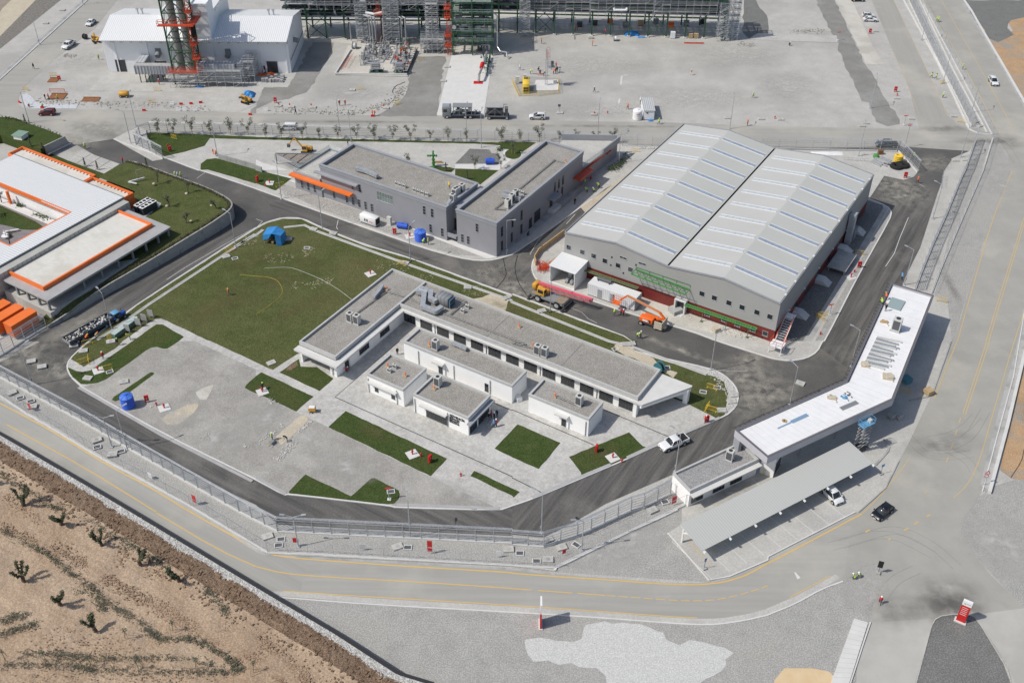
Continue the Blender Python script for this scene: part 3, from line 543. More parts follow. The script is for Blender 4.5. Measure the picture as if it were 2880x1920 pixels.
for s,rx,ry,a in(('01 2150,1150',7,5,YAW),('11 200,1000',7,4,.2),('11 100,800',5,3,0),('01 1900,1300',6,4,.5),('11 500,860',5,3,YAW),('11 600,1200',6,3,.4),('01 2250,850',5,4,.9),('11 1000,860',4,2,YAW),('11 300,1300',6,2,1),('21 -60,1250',6,1.4,YAW),('22 1650,400',4,2,-.6),('11 1700,1120',6,1.2,YAW),('12 1100,840',5,2,YAW),('22 850,1000',4,2,.4),('12 50,420',3,2,0)):soft(s,rx,ry,DRYM,a,.152)
for s,rx,ry,a in(('33 900,700',5,6,0),('23 1100,250',7,4,.5),('23 800,420',7,3,.1),('33 2150,300',7,8,.4),('31 2150,150',3,6,-.2),('20 700,600',22,10,0),('20 1700,900',22,9,0),('20 2100,500',16,12,0),('20 900,1020',20,6,0),('10 900,850',12,6,0),('00 750,560',10,8,0),('00 1300,950',14,5,0),('30 200,800',10,12,0),('10 1150,620',8,10,0),('22 2050,1400',5,3,.5),('10 560,1380',14,4,0),('10 1500,1400',12,4,0)):soft(s,rx,ry,PALEM,a,.02 if s!='22 2050,1400' else.13)
for s,rx,ry in(('02 1600,700',5,3),('02 2000,900',6,4),('12 100,700',6,4),('12 500,900',5,4),('12 800,1150',7,3),('12 1900,1400',7,2)):soft(s,rx,ry,PALEM,YAW,.15)
for s,rx,ry,a in(('03 150,30',12,1.5,YAW),('03 500,250',14,1.2,YAW),('03 900,480',14,1.3,YAW),('03 1300,800',12,1.6,YAW),('03 1700,1000',9,1.5,YAW-.15),('03 1950,1200',7,3,YAW),('13 100,1450',8,1.2,YAW-.2),('03 2300,1350',6,2,YAW),('03 700,1250',7,2,0),('13 500,1500',5,3,YAW),('03 150,480',5,3,0)):soft(s,rx,ry,BROWNM,a,ZB+.62,'soil_stain')if 0 else None
# ---------------------------------------------------------------- buildings of the campus, laid out on the site grid
def bthing(name,label,cat,u,v,z=0.0,group=None):
 t=thing(name,label,cat,S(u,v,z),YAW,group);t['_u']=u;t['_v']=v;t['_z']=z;return t
class LB(MB):
 def put(s,name,m,t,par=None,smooth=False):
  off=(t['_u'],t['_v'],t['_z']);return s.build(name,m,parent=par or t,off=off,smooth=smooth)
def wallring(b,u0,v0,u1,v1,z0,z1,th=.3,m=0):
 b.box(u0,v0,z0,u1,v0+th,z1,m);b.box(u0,v1-th,z0,u1,v1,z1,m);b.box(u0,v0+th,z0,u0+th,v1-th,z1,m);b.box(u1-th,v0+th,z0,u1,v1-th,z1,m)
WINMESH={}
def window(t,face,a0,a1,z0,z1,plane,cols=2,rows=1,fm=None,depth=.12,name='window',gm=None,par=None,sill=True):
 """face: 'v-','v+','u-','u+' = the outward side; a0..a1 along the wall; recess shown as a dark reveal, frame with panes set in it"""
 fm=fm or DKGREY;gm=gm or GLASS;sg=-1 if face[1]=='-' else 1;o=sg*.03
 def bx(b,a,c,z,zz,d0,d1,m=0):
  lo,hi=sorted((plane+sg*d0,plane+sg*d1))
  if face[0]=='v':b.box(a,lo,z,c,hi,zz,m)
  else:b.box(lo,a,z,hi,c,zz,m)
 f=LB();w=.06
 bx(f,a0,a1,z1-w,z1,-.02,.05);bx(f,a0,a1,z0,z0+w,-.02,.05);bx(f,a0,a0+w,z0+w,z1-w,-.02,.05);bx(f,a1-w,a1,z0+w,z1-w,-.02,.05)
 da=(a1-a0)/cols;dz=(z1-z0)/rows
 for k in range(1,cols):bx(f,a0+da*k-w/2,a0+da*k+w/2,z0+w,z1-w,-.02,.045)
 for k in range(1,rows):
  for c in range(cols):bx(f,a0+da*c+w*.6,a0+da*(c+1)-w*.6,z0+dz*k-w/2,z0+dz*k+w/2,-.02,.04)
 if sill:bx(f,a0-.05,a1+.05,z0-.06,z0-.002,.0,.09)
 fr=f.put(name,fm,t,par)
 for c in range(cols):
  for r in range(rows):
   g=LB();bx(g,a0+da*c+w*.5,a0+da*(c+1)-w*.5,z0+dz*r+w*.5,z0+dz*(r+1)-w*.5,.004,.02);g.put('pane',gm,t,fr)
 return fr
def flatroof(t,u0,v0,u1,v1,z,par_h=.45,wm=None,pm=None,rm=None,th=.32,base=-.02,open_=None):
 w_=LB();w_.box(u0+.04,v0+.04,base,u1-.04,v1-.04,z-.002);w_.put('wall',wm,t)
 p=LB();wallring(p,u0,v0,u1,v1,z,z+par_h,th);wallring(p,u0-.04,v0-.04,u1+.04,v1+.04,z+par_h,z+par_h+.07,th+.08);p.put('parapet',pm,t)
 r=LB();r.box(u0+th+.002,v0+th+.002,z,u1-th-.002,v1-th-.002,z+.06);r.put('roof',rm,t)
def downpipe(t,u,v,z0,z1,du=0,dv=-.08):LB().tube((u+du,v+dv,z0),(u+du,v+dv,z1),.06,n=6).put('downpipe',DKGREY,t)
PARG=mat('parapet_cap',(.44,.44,.43),(.50,.50,.49),scale=1,rough=.7)
def ac_proto(name,w_,d,h,fans,label):
 t=thing(name,label,'air conditioner')
 MB().box(-w_/2,-d/2,.12,w_/2,d/2,h).build('casing',ACG,t)
 MB().box(-w_/2-.1,-d/2-.06,0,w_/2+.1,-d/2+.06,.12).box(-w_/2-.1,d/2-.06,0,w_/2+.1,d/2+.06,.12).build('base_rail',GALV,t)
 for k in range(fans):
  x=-w_/2+w_*(k+.5)/fans;MB().lathe((x,0,h),[(min(d,w_/fans)*.36,.0),(min(d,w_/fans)*.36,.03)],12).build('fan',STEELD,t)
  MB().box(x-w_/fans*.40,-d/2-.015,.3,x+w_/fans*.40,-d/2-.002,h-.2).build('grille',DKGREY,t)
 MB().box(-w_/2+.002,d/2+.002,.3,w_/2-.002,d/2+.015,h-.2).build('grille',DKGREY,t)
 return t
AC_BIG=ac_proto('air_conditioner',1.0,.8,1.75,1,'tall air unit');AC_S=ac_proto('air_conditioner',.8,.35,.9,1,'small air unit')
def AC(kind,u,v,z,rz,label,group=None):return place(AC_BIG if kind=='b' else AC_S,S(u,v,z),YAW+rz,label,group)
AC_BIG.name='large_air_conditioner';AC_S.name='small_air_conditioner'
CV=thing('roof_vent','vent','roof vent')
MB().box(-.45,-.45,0,.45,.45,.18).build('base',WOOD,CV);MB().tube((0,0,.18),(0,0,.8),.10).build('pipe',GALV,CV);MB().lathe((0,0,.8),[(.12,0),(.30,.08),(.24,.22),(.05,.3)],10).build('cowl',ORANGEB,CV)
def duct(name,label,P,w_,h,z,m=GALV):
 b=MB()
 for a,c in zip(P[:-1],P[1:]):b.bar(Vector((a[0],a[1],z)),Vector((c[0],c[1],z)),w_,h)
 for a in P[1:-1]:b.lathe((a[0],a[1],z-h/2),[(w_*.52,-.004),(w_*.52,h+.004)],10)
 c=P[0];t=thing(name,label,'duct',(c[0],c[1],z-h/2))
 q=b.build('duct_run',m,t,off=(c[0],c[1],z-h/2));g=MB()
 for a,c2 in zip(P[:-1],P[1:]):
  A=Vector((a[0],a[1],z));B=Vector((c2[0],c2[1],z));L=(B-A).length;d=(B-A).normalized()
  k=.9
  while k<L-.2:g.bar(A+d*(k-.02),A+d*(k+.02),w_+.06,h+.06);k+=1.1
 g.build('flange',GALV,t,off=(c[0],c[1],z-h/2));l=MB()
 for a in P:l.box(a[0]-.05,a[1]-.05,z-h/2-.4,a[0]+.05,a[1]+.05,z-h/2)
 l.build('support',STEELD,t,off=(c[0],c[1],z-h/2));return t
def cabletray(label,P,z,m=MIDGREY):
 t=thing('cable_tray',label,'cable tray',(P[0].x,P[0].y,z));b=MB();o=(P[0].x,P[0].y,z)
 for a,c in zip(P[:-1],P[1:]):
  A=Vector((a.x,a.y,z+.18));B=Vector((c.x,c.y,z+.18));d=(B-A).normalized();n_=Vector((-d.y,d.x,0))*.14
  b.tube(A+n_,B+n_,.05,n=5).tube(A-n_,B-n_,.05,n=5).tube(A,B,.04,n=5,m=1);L=(B-A).length;k=.5
  while k<L:q=A+d*k;b.cbox(Vector((q.x,q.y,z+.06)),.30,.22,.12,atan2(d.y,d.x),1);k+=1.9
 b.build('pipes',[STEELD,ACG],t,off=o);return t
t=bthing('security_building','long L shaped white building with gravel roof and wide canopy at its right end','building',-105.5,129)
w_=LB();w_.box(-113.9,112,-.02,-106.2,138,3.35);w_.box(-106.2,130.2,-.02,-54.6,138,3.35);w_.box(-106.2,113.6,-.02,-105.2,130.2,3.35)
w_.box(-113.9,109.9,-.02,-113.5,112,3.35);w_.box(-106.0,109.9,-.02,-105.4,113.6,3.35);w_.box(-106.9,109.9,-.02,-106.5,110.3,3.35);w_.put('wall',WHITEW,t)
c_=LB();c_.prism([(-114.2,108.7),(-104.2,108.7),(-104.2,129.0),(-53.2,129.0),(-48.0,137.9),(-48.0,138.4),(-54.2,138.45),(-54.2,130.2),(-105.4,130.2),(-105.4,110.1),(-114.2,110.1)],3.352,3.75);c_.put('canopy',CONCW,t)
for s in([(-48.9,137.4),(-48.1,137.4),(-48.1,138.2),(-48.9,138.2)],[(-54.8,129.3),(-54.2,129.3),(-54.2,130.1),(-54.8,130.1)],[(-52.6,130.4),(-52.3,130.3),(-49.6,135.2),(-49.9,135.4)]):pass
LB().prism([(-49.0,137.2),(-48.2,137.2),(-48.2,138.2),(-54.2,138.2),(-54.2,137.95),(-49.0,137.95)],-.02,3.35).put('canopy_wall',WHITEW,t)
LB().box(-54.9,129.3,-.02,-54.3,130.1,3.35).put('canopy_pillar',WHITEW,t)
e=LB();e.prism([(-53.35,129.02),(-48.0,138.0),(-48.35,138.2),(-53.7,129.2)],2.75,3.35);e.put('canopy_beam',WHITEW,t)
p=LB()
for(a,b,c,d)in((-114.1,110.2,-105.5,110.55),(-114.1,138.15,-54.3,138.5),(-114.1,110.55,-113.75,138.15),(-105.85,110.55,-105.5,129.8),(-105.5,129.45,-54.3,129.8),(-54.65,129.8,-54.3,138.15),(-105.9,129.8,-105.5,138.15)):p.box(a,b,3.752,c,d,4.62)
p.put('parapet',PARG,t)
LB().box(-113.75,110.55,3.75,-105.85,129.8,4.15).box(-113.75,129.8,3.75,-105.9,138.15,4.15).put('roof',ROOFG,t);LB().box(-105.5,129.8,3.76,-54.65,138.15,4.15).put('roof',ROOFG,t)
LB().box(-86.0,129.8,4.15,-85.95,138.15,4.165).put('roof_joint',STEELD,t);LB().box(-70.0,129.8,4.15,-69.95,138.15,4.165).put('roof_joint',STEELD,t)
for k in range(13):
 a1=-55.4-k*3.92
 if a1<-105:break
 window(t,'v-',a1-2.75,a1,.35,3.0,130.2,4,2)
 if k<12:downpipe(t,a1-3.2,130.2,0,3.3)if k%3==1 else None
for a in(117.6,123.9):window(t,'u+',a-1.3,a+1.6,1.0,2.9,-105.2,4,2)
window(t,'v-',-112.7,-106.9,.3,2.9,112.0,7,2);window(t,'u+',112.3,113.4,.1,2.5,-105.4,1,1,name='door')
def block(name,label,u0,v0,u1,v1,z=3.85):
 t=bthing(name,label,'building',u0,v0);flatroof(t,u0,v0,u1,v1,z-.42,.42,WHITEW,PARG,ROOFG);return t
t=block('white_block','long low white block with a gravel roof in front of the row of courtyard windows',-98.2,120.8,-74.5,125.8,4.2)
LB().box(-91.3,119.9,2.75,-88.9,120.8,3.05).put('door_canopy',CONCW,t);window(t,'v-',-90.4,-89.5,.1,2.3,120.84,1,1,name='door');window(t,'v-',-80.3,-79.5,.5,2.3,120.84,1,2)
for u in(-94.8,-86.9,-79.1):downpipe(t,u,120.8,0,3.4)
LB().box(-88.9,120.6,0,-88.8,120.8,2.75).put('canopy_post',WHITEW,t)
t=block('white_block','small square white block nearest the lawn path with two little windows',-98.2,109.85,-90.1,116.85,4.1)
LB().box(-97.6,109.1,2.7,-91.4,109.85,3.0).put('window_canopy',CONCW,t);window(t,'v-',-96.6,-95.8,.9,2.4,109.89,1,1);window(t,'v-',-92.9,-92.1,.9,2.4,109.89,1,1)
for u in(-97.9,-91.6):downpipe(t,u,109.85,0,3.3)
t=block('white_block','white entrance block with black lettering on its front wall',-88.0,109.8,-76.4,116.85,4.1)
LB().box(-86.2,109.0,2.75,-80.6,109.8,3.05).put('window_canopy',CONCW,t);window(t,'v-',-85.3,-80.9,.3,2.6,109.84,5,2)
LB().box(-76.4,109.3,2.95,-75.6,116.9,3.25).put('entrance_canopy',GREYT,t);window(t,'u+',110.2,112.4,.1,2.7,-76.44,3,2,sill=False);window(t,'u+',112.9,116.3,.1,2.7,-76.44,4,2,sill=False)
for u in(-87.6,-80.7):downpipe(t,u,109.8,0,3.3)
def lettering(t,txt,size,loc,rot,m,ext=.03):
 cu=bpy.data.curves.new('lettering','FONT');cu.body=txt;cu.size=size;cu.extrude=ext;cu.space_character=1.05;cu.offset=size*.02
 o=bpy.data.objects.new('lettering',cu);COL.objects.link(o);cu.materials.append(m)
 bpy.context.view_layer.update();dg=bpy.context.evaluated_depsgraph_get();me=bpy.data.meshes.new_from_object(o.evaluated_get(dg));bpy.data.objects.remove(o)
 q=bpy.data.objects.new('lettering',me);COL.objects.link(q);q.parent=t;q.location=loc;q.rotation_euler=rot;return q
INKB=mat('black_letter',(.012,.012,.012),rough=.5)
for k,(tx,sz)in enumerate((('GÜVENLİK',.62),('BİNASI',.62),('SECURITY',.42),('BUILDING',.42))):
 lettering(t,tx,sz,(-80.3+88.0,109.84-109.8-.06,3.15-[0,.58,1.0,1.4][k]-.3),(pi/2,0,0),INKB)
t=block('white_block','white block with a single canopied door beside the two square lawns',-71.0,120.5,-59.0,125.7,4.1)
LB().box(-65.3,119.7,2.7,-62.8,120.5,3.0).put('door_canopy',CONCW,t);window(t,'v-',-64.3,-63.3,.1,2.3,120.54,1,1,name='door',fm=GALV);downpipe(t,-59.5,120.5,0,3.4);LB().box(-62.9,120.3,0,-62.8,120.5,2.7).put('canopy_post',WHITEW,t)
for P in(((-101.0,106.9),(-101.0,126.0)),((-101.0,106.9),(-66.0,106.9)),((-75.9,119.0),(-59.5,118.9)),((-58.8,126.5),(-47.0,126.3))):pass
line('drain_channel','12 1320,0 727,515 2352,1245 22 0,1255 275,1392',.16,.14,STEELD,.146);line('drain_channel','12 2170,560 2352,640 22 0,630 750,955',.15,.14,STEELD,.146);line('drain_channel','22 840,630 1440,880',.15,.14,STEELD,.146)
t=bthing('warehouse','large grey warehouse with twin gabled sheet roof and dark red lower walls','warehouse',-64.8,191)
U0,U1,V0,V1,ZE,ZR,ZV=-87.8,-41.7,162.45,220.0,9.3,10.75,9.35
R1,VL,R2=-76.3,-64.8,-53.3
prof=[(U0,ZE),(R1,ZR),(VL,ZV),(R2,ZR),(U1,ZE)]
for vv,sg in((V0,1),(V1,-1)):
 b=LB();top=prof
 n_=[(u,vv,2.9)for u,z in prof]+[(u,vv,z-.05)for u,z in reversed(prof)];th=[(u,vv+sg*.25,z)for u,vv2,z in n_]
 k=len(n_);b.add(n_+th,[tuple(range(k)),tuple(range(2*k-1,k-1,-1))]+[((i+1)%k,i,k+i,k+(i+1)%k)for i in range(k)]);b.put('gable_wall',WHWALL,t)
 c=LB()
 for(a,za),(d,zd)in zip(prof[:-1],prof[1:]):c.bar((a,vv-sg*.05,za-.02),(d,vv-sg*.05,zd-.02),.2,.32)
 c.put('gable_trim',GREYT,t)
for uu,sg in((U0,1),(U1,-1)):
 b=LB();b.box(min(uu,uu+sg*.25),V0+.26,2.9,max(uu,uu+sg*.25),V1-.26,ZE-.1);b.put('side_wall',WHWALL,t)
b=LB();b.box(U0+.03,V0+.03,-.02,U1-.03,V0+.28,2.898).box(U1-.28,V0+.29,-.02,U1-.03,V1-.03,2.898).box(U0+.03,V0+.29,-.02,U0+.28,V1-.03,2.898);b.put('red_base_wall',RED,t)
for(a,za),(d,zd)in zip(prof[:-1],prof[1:]):
 b=LB();e=.35;a2=a+(.22 if a==U0 else.16 if a==VL else 0);d2=d-(.22 if d==U1 else.16 if d==VL else 0)
 f_=lambda u:za+(zd-za)*(u-a)/(d-a)
 b.add([(a2,V0+.1,f_(a2)),(d2,V0+.1,f_(d2)),(d2,V1-.1,f_(d2)),(a2,V1-.1,f_(a2)),(a2,V0+.1,f_(a2)-.12),(d2,V0+.1,f_(d2)-.12),(d2,V1-.1,f_(d2)-.12),(a2,V1-.1,f_(a2)-.12)],[(0,1,2,3),(7,6,5,4),(0,4,5,1),(1,5,6,2),(2,6,7,3),(3,7,4,0)])
 b.put('roof_slope',WHROOF,t)
 east=d in(VL,U1)
 s0=a2+(1.0 if not east else.35);s1=d2-(.35 if not east else.5)
 for k in range(9):
  v0=V0+4.4+k*6.0;wd=1.05;nrmz=.0
  fr=LB()
  for vv in(v0-.09,v0+wd):fr.add([(s0,vv,f_(s0)+.004),(s1,vv,f_(s1)+.004),(s1,vv+.09,f_(s1)+.004),(s0,vv+.09,f_(s0)+.004),(s0,vv,f_(s0)+.10),(s1,vv,f_(s1)+.10),(s1,vv+.09,f_(s1)+.10),(s0,vv+.09,f_(s0)+.10)],[(3,2,1,0),(4,5,6,7),(0,1,5,4),(1,2,6,5),(2,3,7,6),(3,0,4,7)])
  fo=fr.put('skylight',WHITEP,t)
  nP=7
  for j in range(nP):
   p0=s0+(s1-s0)*j/nP+.03;p1=s0+(s1-s0)*(j+1)/nP-.03;g=LB()
   g.add([(p0,v0,f_(p0)+.05),(p1,v0,f_(p1)+.05),(p1,v0+wd,f_(p1)+.05),(p0,v0+wd,f_(p0)+.05),(p0,v0,f_(p0)+.006),(p1,v0,f_(p1)+.006),(p1,v0+wd,f_(p1)+.006),(p0,v0+wd,f_(p0)+.006)],[(0,1,2,3),(0,4,5,1),(1,5,6,2),(2,6,7,3),(3,7,4,0)])
   g.put('pane',GLASSB if east else GLASSW,t,fo)  # right-hand slopes get the sheet with the sky reflection in its colour
for uu in(U0+.17,VL,U1-.17):LB().box(uu-.15 if uu==VL else uu-.16,V0+.1,ZE-.35,uu+.15 if uu==VL else uu+.16,V1-.1,ZE-.28).put('gutter',STEELD,t)
LB().box(VL-.17,V0+.12,ZE-.28,VL-.13,V1-.12,ZE+.12).box(VL+.13,V0+.12,ZE-.28,VL+.17,V1-.12,ZE+.12).put('gutter_side',STEELD,t)
LB().bar((U0-.02,V0,ZE-.05),(U0-.02,V1,ZE-.05),.12,.5).bar((U1+.02,V0,ZE-.05),(U1+.02,V1,ZE-.05),.12,.5).put('eaves_trim',GREYT,t)
for k in range(11):LB().box(U1-.40,V0+3+k*5.2,ZE-.27,U1-.1,V0+3.5+k*5.2,ZE+.06).put('gutter_bracket',WHITEP,t)
for u,vo in((-87.1,6.0),(-83.9,5.8),(-81.3,5.7),(-78.7,5.6),(-75.7,5.5),(-72.9,5.5),(-57.4,5.5),(-54.8,5.5),(-51.8,5.5),(-49.1,5.5),(-46.1,5.5),(-43.5,5.5)):
 window(t,'v-',u-.55+.3,u+.55+.3,4.9+(.5 if u<-80 else.2),6.05+(.5 if u<-80 else.2),V0,1,1,fm=GALV)
for u in(-55.4,-51.9,-49.1,-46.0,-43.5):window(t,'v-',u-.55,u+.55,1.0,2.1,V0+.03,1,1,fm=GALV)
for u,z in((-74.4,7.6),(-70.2,7.7)):window(t,'v-',u-.8,u+.8,z,z+.5,V0,2,1,fm=GALV)
for u,z in((-76.9,6.9),(-77,5.0),(-71.5,7.0),(-74.1,4.1)):window(t,'v-',u-.15,u+.15,z,z+.4,V0,1,1,fm=STEELD,sill=False)
for k in range(8):window(t,'u+',V0+4+k*6.6,V0+6.2+k*6.6,.6,2.5,U1-.03,1,1,fm=DKGREY)
for k in range(6):
 b=LB().box(U1,V0+7+k*8.6,3.3,U1+.25,V0+7.3+k*8.6,3.5);b.put('wall_lamp',WHITEP,t)
LB().box(-62.2,V0-1.0,0,-61.9,V0+.0,2.9).box(-60.1,V0-1.0,0,-59.8,V0+.0,2.9).box(-62.2,V0-1.0,2.9,-59.8,V0+.0,3.1).put('doorway_hood',CONCW,t)
LB().box(-61.9,V0-.06,0,-60.1,V0-.005,2.8).put('doorway',STEELD,t)
for k in range(5):LB().box(-62.1+.0,V0-2.0-k*.0,.12,-59.9,V0-1.02,.2).put('step',CONCW,t)if k==0 else None
for vv in(172.5,186,200,209):
 b=LB();b.box(U1,vv,0,U1+1.6,vv+2.2,1.05)
 for k in range(4):b.box(U1+1.602+k*.35,vv,0,U1+1.95+k*.35,vv+2.2,.85-k*.2)
 b.put('concrete_stairs',CONCW,t)
tg=bthing('wall_duct','bent galvanised duct rising from the ground outside the right wall of the warehouse','duct',-40.6,205)
LB().box(-41.4,203.6,.1,-40.2,205.3,6.2).put('riser',GALV,tg);LB().box(-41.55,203.6,6.2,-40.2,205.3,7.6).put('bend',GALV,tg);LB().box(-41.3,205.6,.1,-40.0,208,2.9).put('casing',MIDGREY,tg)
tg=bthing('underground_tank_lid','flat pale concrete platform on legs in the shade beside the warehouse wall','platform',-38.8,195);LB().box(-41.1,191.5,1.2,-37.2,199,1.45).put('deck',CONCG,tg)
for a,b_ in((-40.9,191.8),(-37.6,191.8),(-40.9,198.6),(-37.6,198.6)):LB().box(a,b_,0,a+.2,b_+.2,1.2).put('leg',CONCG,tg)
t=bthing('office_building','two winged grey office building with gravel roofs and an orange canopy band','building',-114,165)
OZ=8.2
w_=LB();w_.box(-149.4,158.6,-.02,-114.7,170.6,OZ-.5);w_.box(-112.3,159.0,-.02,-102.2,196.2,OZ-.5);w_.box(-114.7,161.5,-.02,-112.3,172,OZ-.9);w_.put('wall',GREYW,t)
w_=LB();w_.box(-157.4,158.3,-.02,-149.4,171.2,4.3);w_.put('wall',GREYW,t)
for(a,b,c,d)in((-149.5,158.5,-114.6,170.8),(-112.4,158.9,-102.1,196.3)):
 p=LB();wallring(p,a,b,c,d,OZ-.5,OZ+.25,.38);wallring(p,a-.1,b-.1,c+.1,d+.1,OZ+.25,OZ+.42,.62);p.put('parapet',GREYT,t)
 LB().box(a+.38,b+.38,OZ-.5,c-.38,d-.38,OZ-.35).put('roof',ROOFG,t)
LB().box(-114.6,161.5,OZ-.9,-112.42,170.8,OZ-.6).put('link_roof',GREYT,t)
LB().box(-114.7,158.7,1.2,-112.35,161.4,1.4).box(-114.6,158.65,1.4,-112.4,158.75,2.3).put('balcony',GREYT,t);LB().box(-114.6,161.40,1.5,-112.4,161.48,4.4).put('balcony_door',GLASS,t)
p=LB();wallring(p,-157.5,158.2,-149.52,171.3,4.302,4.75,.25);p.put('terrace_parapet',GREYT,t);LB().box(-157.25,158.45,4.3,-149.52,171.05,4.36).put('terrace_floor',CONC,t)
g=LB();g.box(-157.4,158.25,4.76,-149.6,158.30,5.75).box(-157.4,158.35,4.76,-157.35,171.2,5.75).box(-157.3,171.22,4.76,-149.6,171.27,5.75);g.put('glass_railing',GLASSC,t)
LB().box(-157.9,157.0,3.85,-139.9,158.28,4.25).put('canopy_band',ORANGE,t);LB().box(-150.6,157.6,6.5,-138.4,158.58,6.8).put('upper_canopy',GREYT,t)
for u in(-155.3,-153.4,-151.5,-146,-142.3,-140.5,-138.7,-136.9,-135.1,-120.7+1.9-.2,-115.9):window(t,'v-',u-.38,u+.38,.8,2.9,158.3 if u<-149.4 else 158.6,1,3,fm=GREYT)
for u in(-140.2,-138.2,-120.5,-118.4):window(t,'v-',u-.38,u+.38,4.8,6.9 if u<-130 else 7.0,158.6,1,3,fm=GREYT)
window(t,'v-',-133.4,-129.0,4.5,6.8,158.6,6,2,fm=GALV,gm=mat('glass_green',(.16,.20,.19),rough=.08,spec=.8))
for u,z in((-110.9,.8),(-109.4,.8),(-107.1,4.7)):window(t,'v-',u-.38,u+.38,z,z+2.1,159.0,1,3,fm=GREYT)
for v,z in((161.1,4.3),(165.3,4.3),(169.0,4.3),(183.3,4.3),(185.1,4.3),(187.0,4.3),(161.1,.8),(165,.8),(169,.8),(186.8,1.5),(184.6,1.6)):window(t,'u+',v-.35,v+.35,z,z+2.2,-102.2,1,3,fm=STEELD)
window(t,'u+',172.2,173.4,.2,2.6,-102.2,2,2,fm=STEELD);window(t,'u+',174.4,177.0,.5,3.2,-102.2,4,3,fm=STEELD);window(t,'u+',181.2,182.4,1.0,3.2,-102.2,2,1,fm=STEELD,name='door')
LB().box(-102.2,180.4,3.5,-100.6,184.0,3.75).put('door_canopy',GREYT,t);LB().box(-102.2,180.4,0,-100.7,184.0,1.0).put('door_steps',CONCW,t)
b=LB()
for k in range(15):b.box(-100.4,184.6+k*.7,0,-100.36,184.64+k*.7,1.6)
b.box(-100.41,184.6,1.55,-100.35,194.4,1.6);b.put('ramp_railing',GALV,t);LB().box(-102.2,184.2,-.02,-100.5,194.6,.55).put('ramp',CONCG,t)
w_=LB();w_.prism([(-112.3,196.25),(-102.2,196.25),(-101.4,212.5),(-102.3,213.0),(-113.6,206.3)],-.02,3.9);w_.put('wall',GREYW,t)
LB().prism([(-112.2,196.35),(-102.4,196.35),(-101.6,212.2),(-102.5,212.6),(-113.2,206.2)],3.902,3.96).put('terrace_floor',CONC,t)
q=LB().bar((-113.7,206.5,4.6),(-102.0,213.2,4.6),.35,1.6);q.bar((-102.2,196.3,4.05),(-101.5,205,4.05),.2,.3);q.bar((-101.5,205,4.6),(-101.2,213.2,4.6),.35,1.6);q.put('terrace_parapet',GREYT,t)
LB().bar((-102.35,196.4,4.7),(-101.75,206,4.7),.05,1.0).put('glass_railing',GLASSC,t)
LB().box(-102.2,191.9,3.3,-100.2,197.9,3.65).put('canopy_band',REDO,t);LB().box(-102.0,197.92,3.4,-101.5,206.5,3.65).put('canopy_band',REDO,t);LB().box(-101.7,206.6,3.4,-101.0,208.6,3.7).put('canopy_band',REDO,t)
LB().box(-102.2,197.2,6.7,-101.0,197.9,7.0).put('upper_canopy',GREYT,t)if 0 else None
tf=bthing('timber_screen','brown timber lattice screen running along the left side of the second office wing','screen',-113.5,172)
for k in range(34):
 v=171.5+k*.95;LB().box(-114.0,v,0,-113.84,v+.16,3.4).put('upright',BROWNW,tf)
for z in(1.2,2.6):LB().box(-114.12,171.5,z,-114.03,203.5,z+.18).put('rail',BROWNW,tf)
for k in range(16):LB().box(-114.9,172+k*2.0,3.3,-113.4,172.1+k*2.0,3.42).put('cross_rail',WOOD,tf)
GZ=7.0
tg=bthing('gatehouse_canopy','bent white roofed gatehouse canopy with grey fascia spanning the entry lanes','gatehouse',-27,146)
poly=[(-36.2,128.2),(-29.3,124.9),(-16.4,149.7),(-18.6,184.0),(-26.8,183.8),(-24.8,150.3)]
def inset(poly,d):
 n=len(poly);out=[]
 for i in range(n):
  a,b,c=Vector(poly[i-1]),Vector(poly[i]),Vector(poly[(i+1)%n]);d1=(b-a).normalized();d2=(c-b).normalized();n1_=Vector((-d1 .y,d1 .x));n2_=Vector((-d2 .y,d2 .x));m_=(n1_+n2_).normalized();out.append(tuple(b+m_*d/max(.3,m_.dot(n1_))))
 return out
def ringprism(b,P,Q,z0,z1,m=0):
 n=len(P);vs=[(p[0],p[1],z0)for p in P]+[(p[0],p[1],z0)for p in Q]+[(p[0],p[1],z1)for p in P]+[(p[0],p[1],z1)for p in Q];fs=[]
 for i in range(n):
  j=(i+1)%n;fs+=[(i,j,2*n+j,2*n+i),(n+j,n+i,3*n+i,3*n+j),(2*n+i,2*n+j,3*n+j,3*n+i),(j,i,n+i,n+j)]
 b.add(vs,fs,m)
b=LB();ringprism(b,poly,inset(poly,.3),GZ-1.45,GZ);b.put('fascia',mat('fascia_lilac_grey',(.46,.455,.485),(.49,.485,.52),scale=.3,rough=.5),tg)
b=LB();ringprism(b,inset(poly,-.05),inset(poly,.34),GZ,GZ+.07);b.put('parapet_cap',mat('cap_dark',(.14,.135,.15),rough=.5),tg)
pi_=inset(poly,.42);LB().prism(pi_,GZ-.55,GZ-.32).put('roof',WHITEROOF,tg)
for k in range(34):
 q_=LB();a=Vector((-35.7,128.3)).lerp(Vector((-24.3,150.4)),k/22)if k<22 else Vector((-24.4,150.6)).lerp(Vector((-26.2,183.2)),(k-22)/12);c_=Vector((-29.7,125.6)).lerp(Vector((-17.0,149.8)),k/22)if k<22 else Vector((-17.0,150.2)).lerp(Vector((-19.1,183.3)),(k-22)/12)
 q_.bar((a.x,a.y,GZ-.31),(c_.x,c_.y,GZ-.31),.05,.03);q_.put('roof_seam',ACG,tg)
LB().prism(inset(poly,.32),GZ-1.3,GZ-1.1).put('soffit',GREYT,tg)
wl=LB();wl.prism([(-36.1,128.1),(-34.9,127.5),(-34.6,128.0),(-35.8,128.7)],0,GZ-1.45);wl.put('end_wall',GREYT,tg)
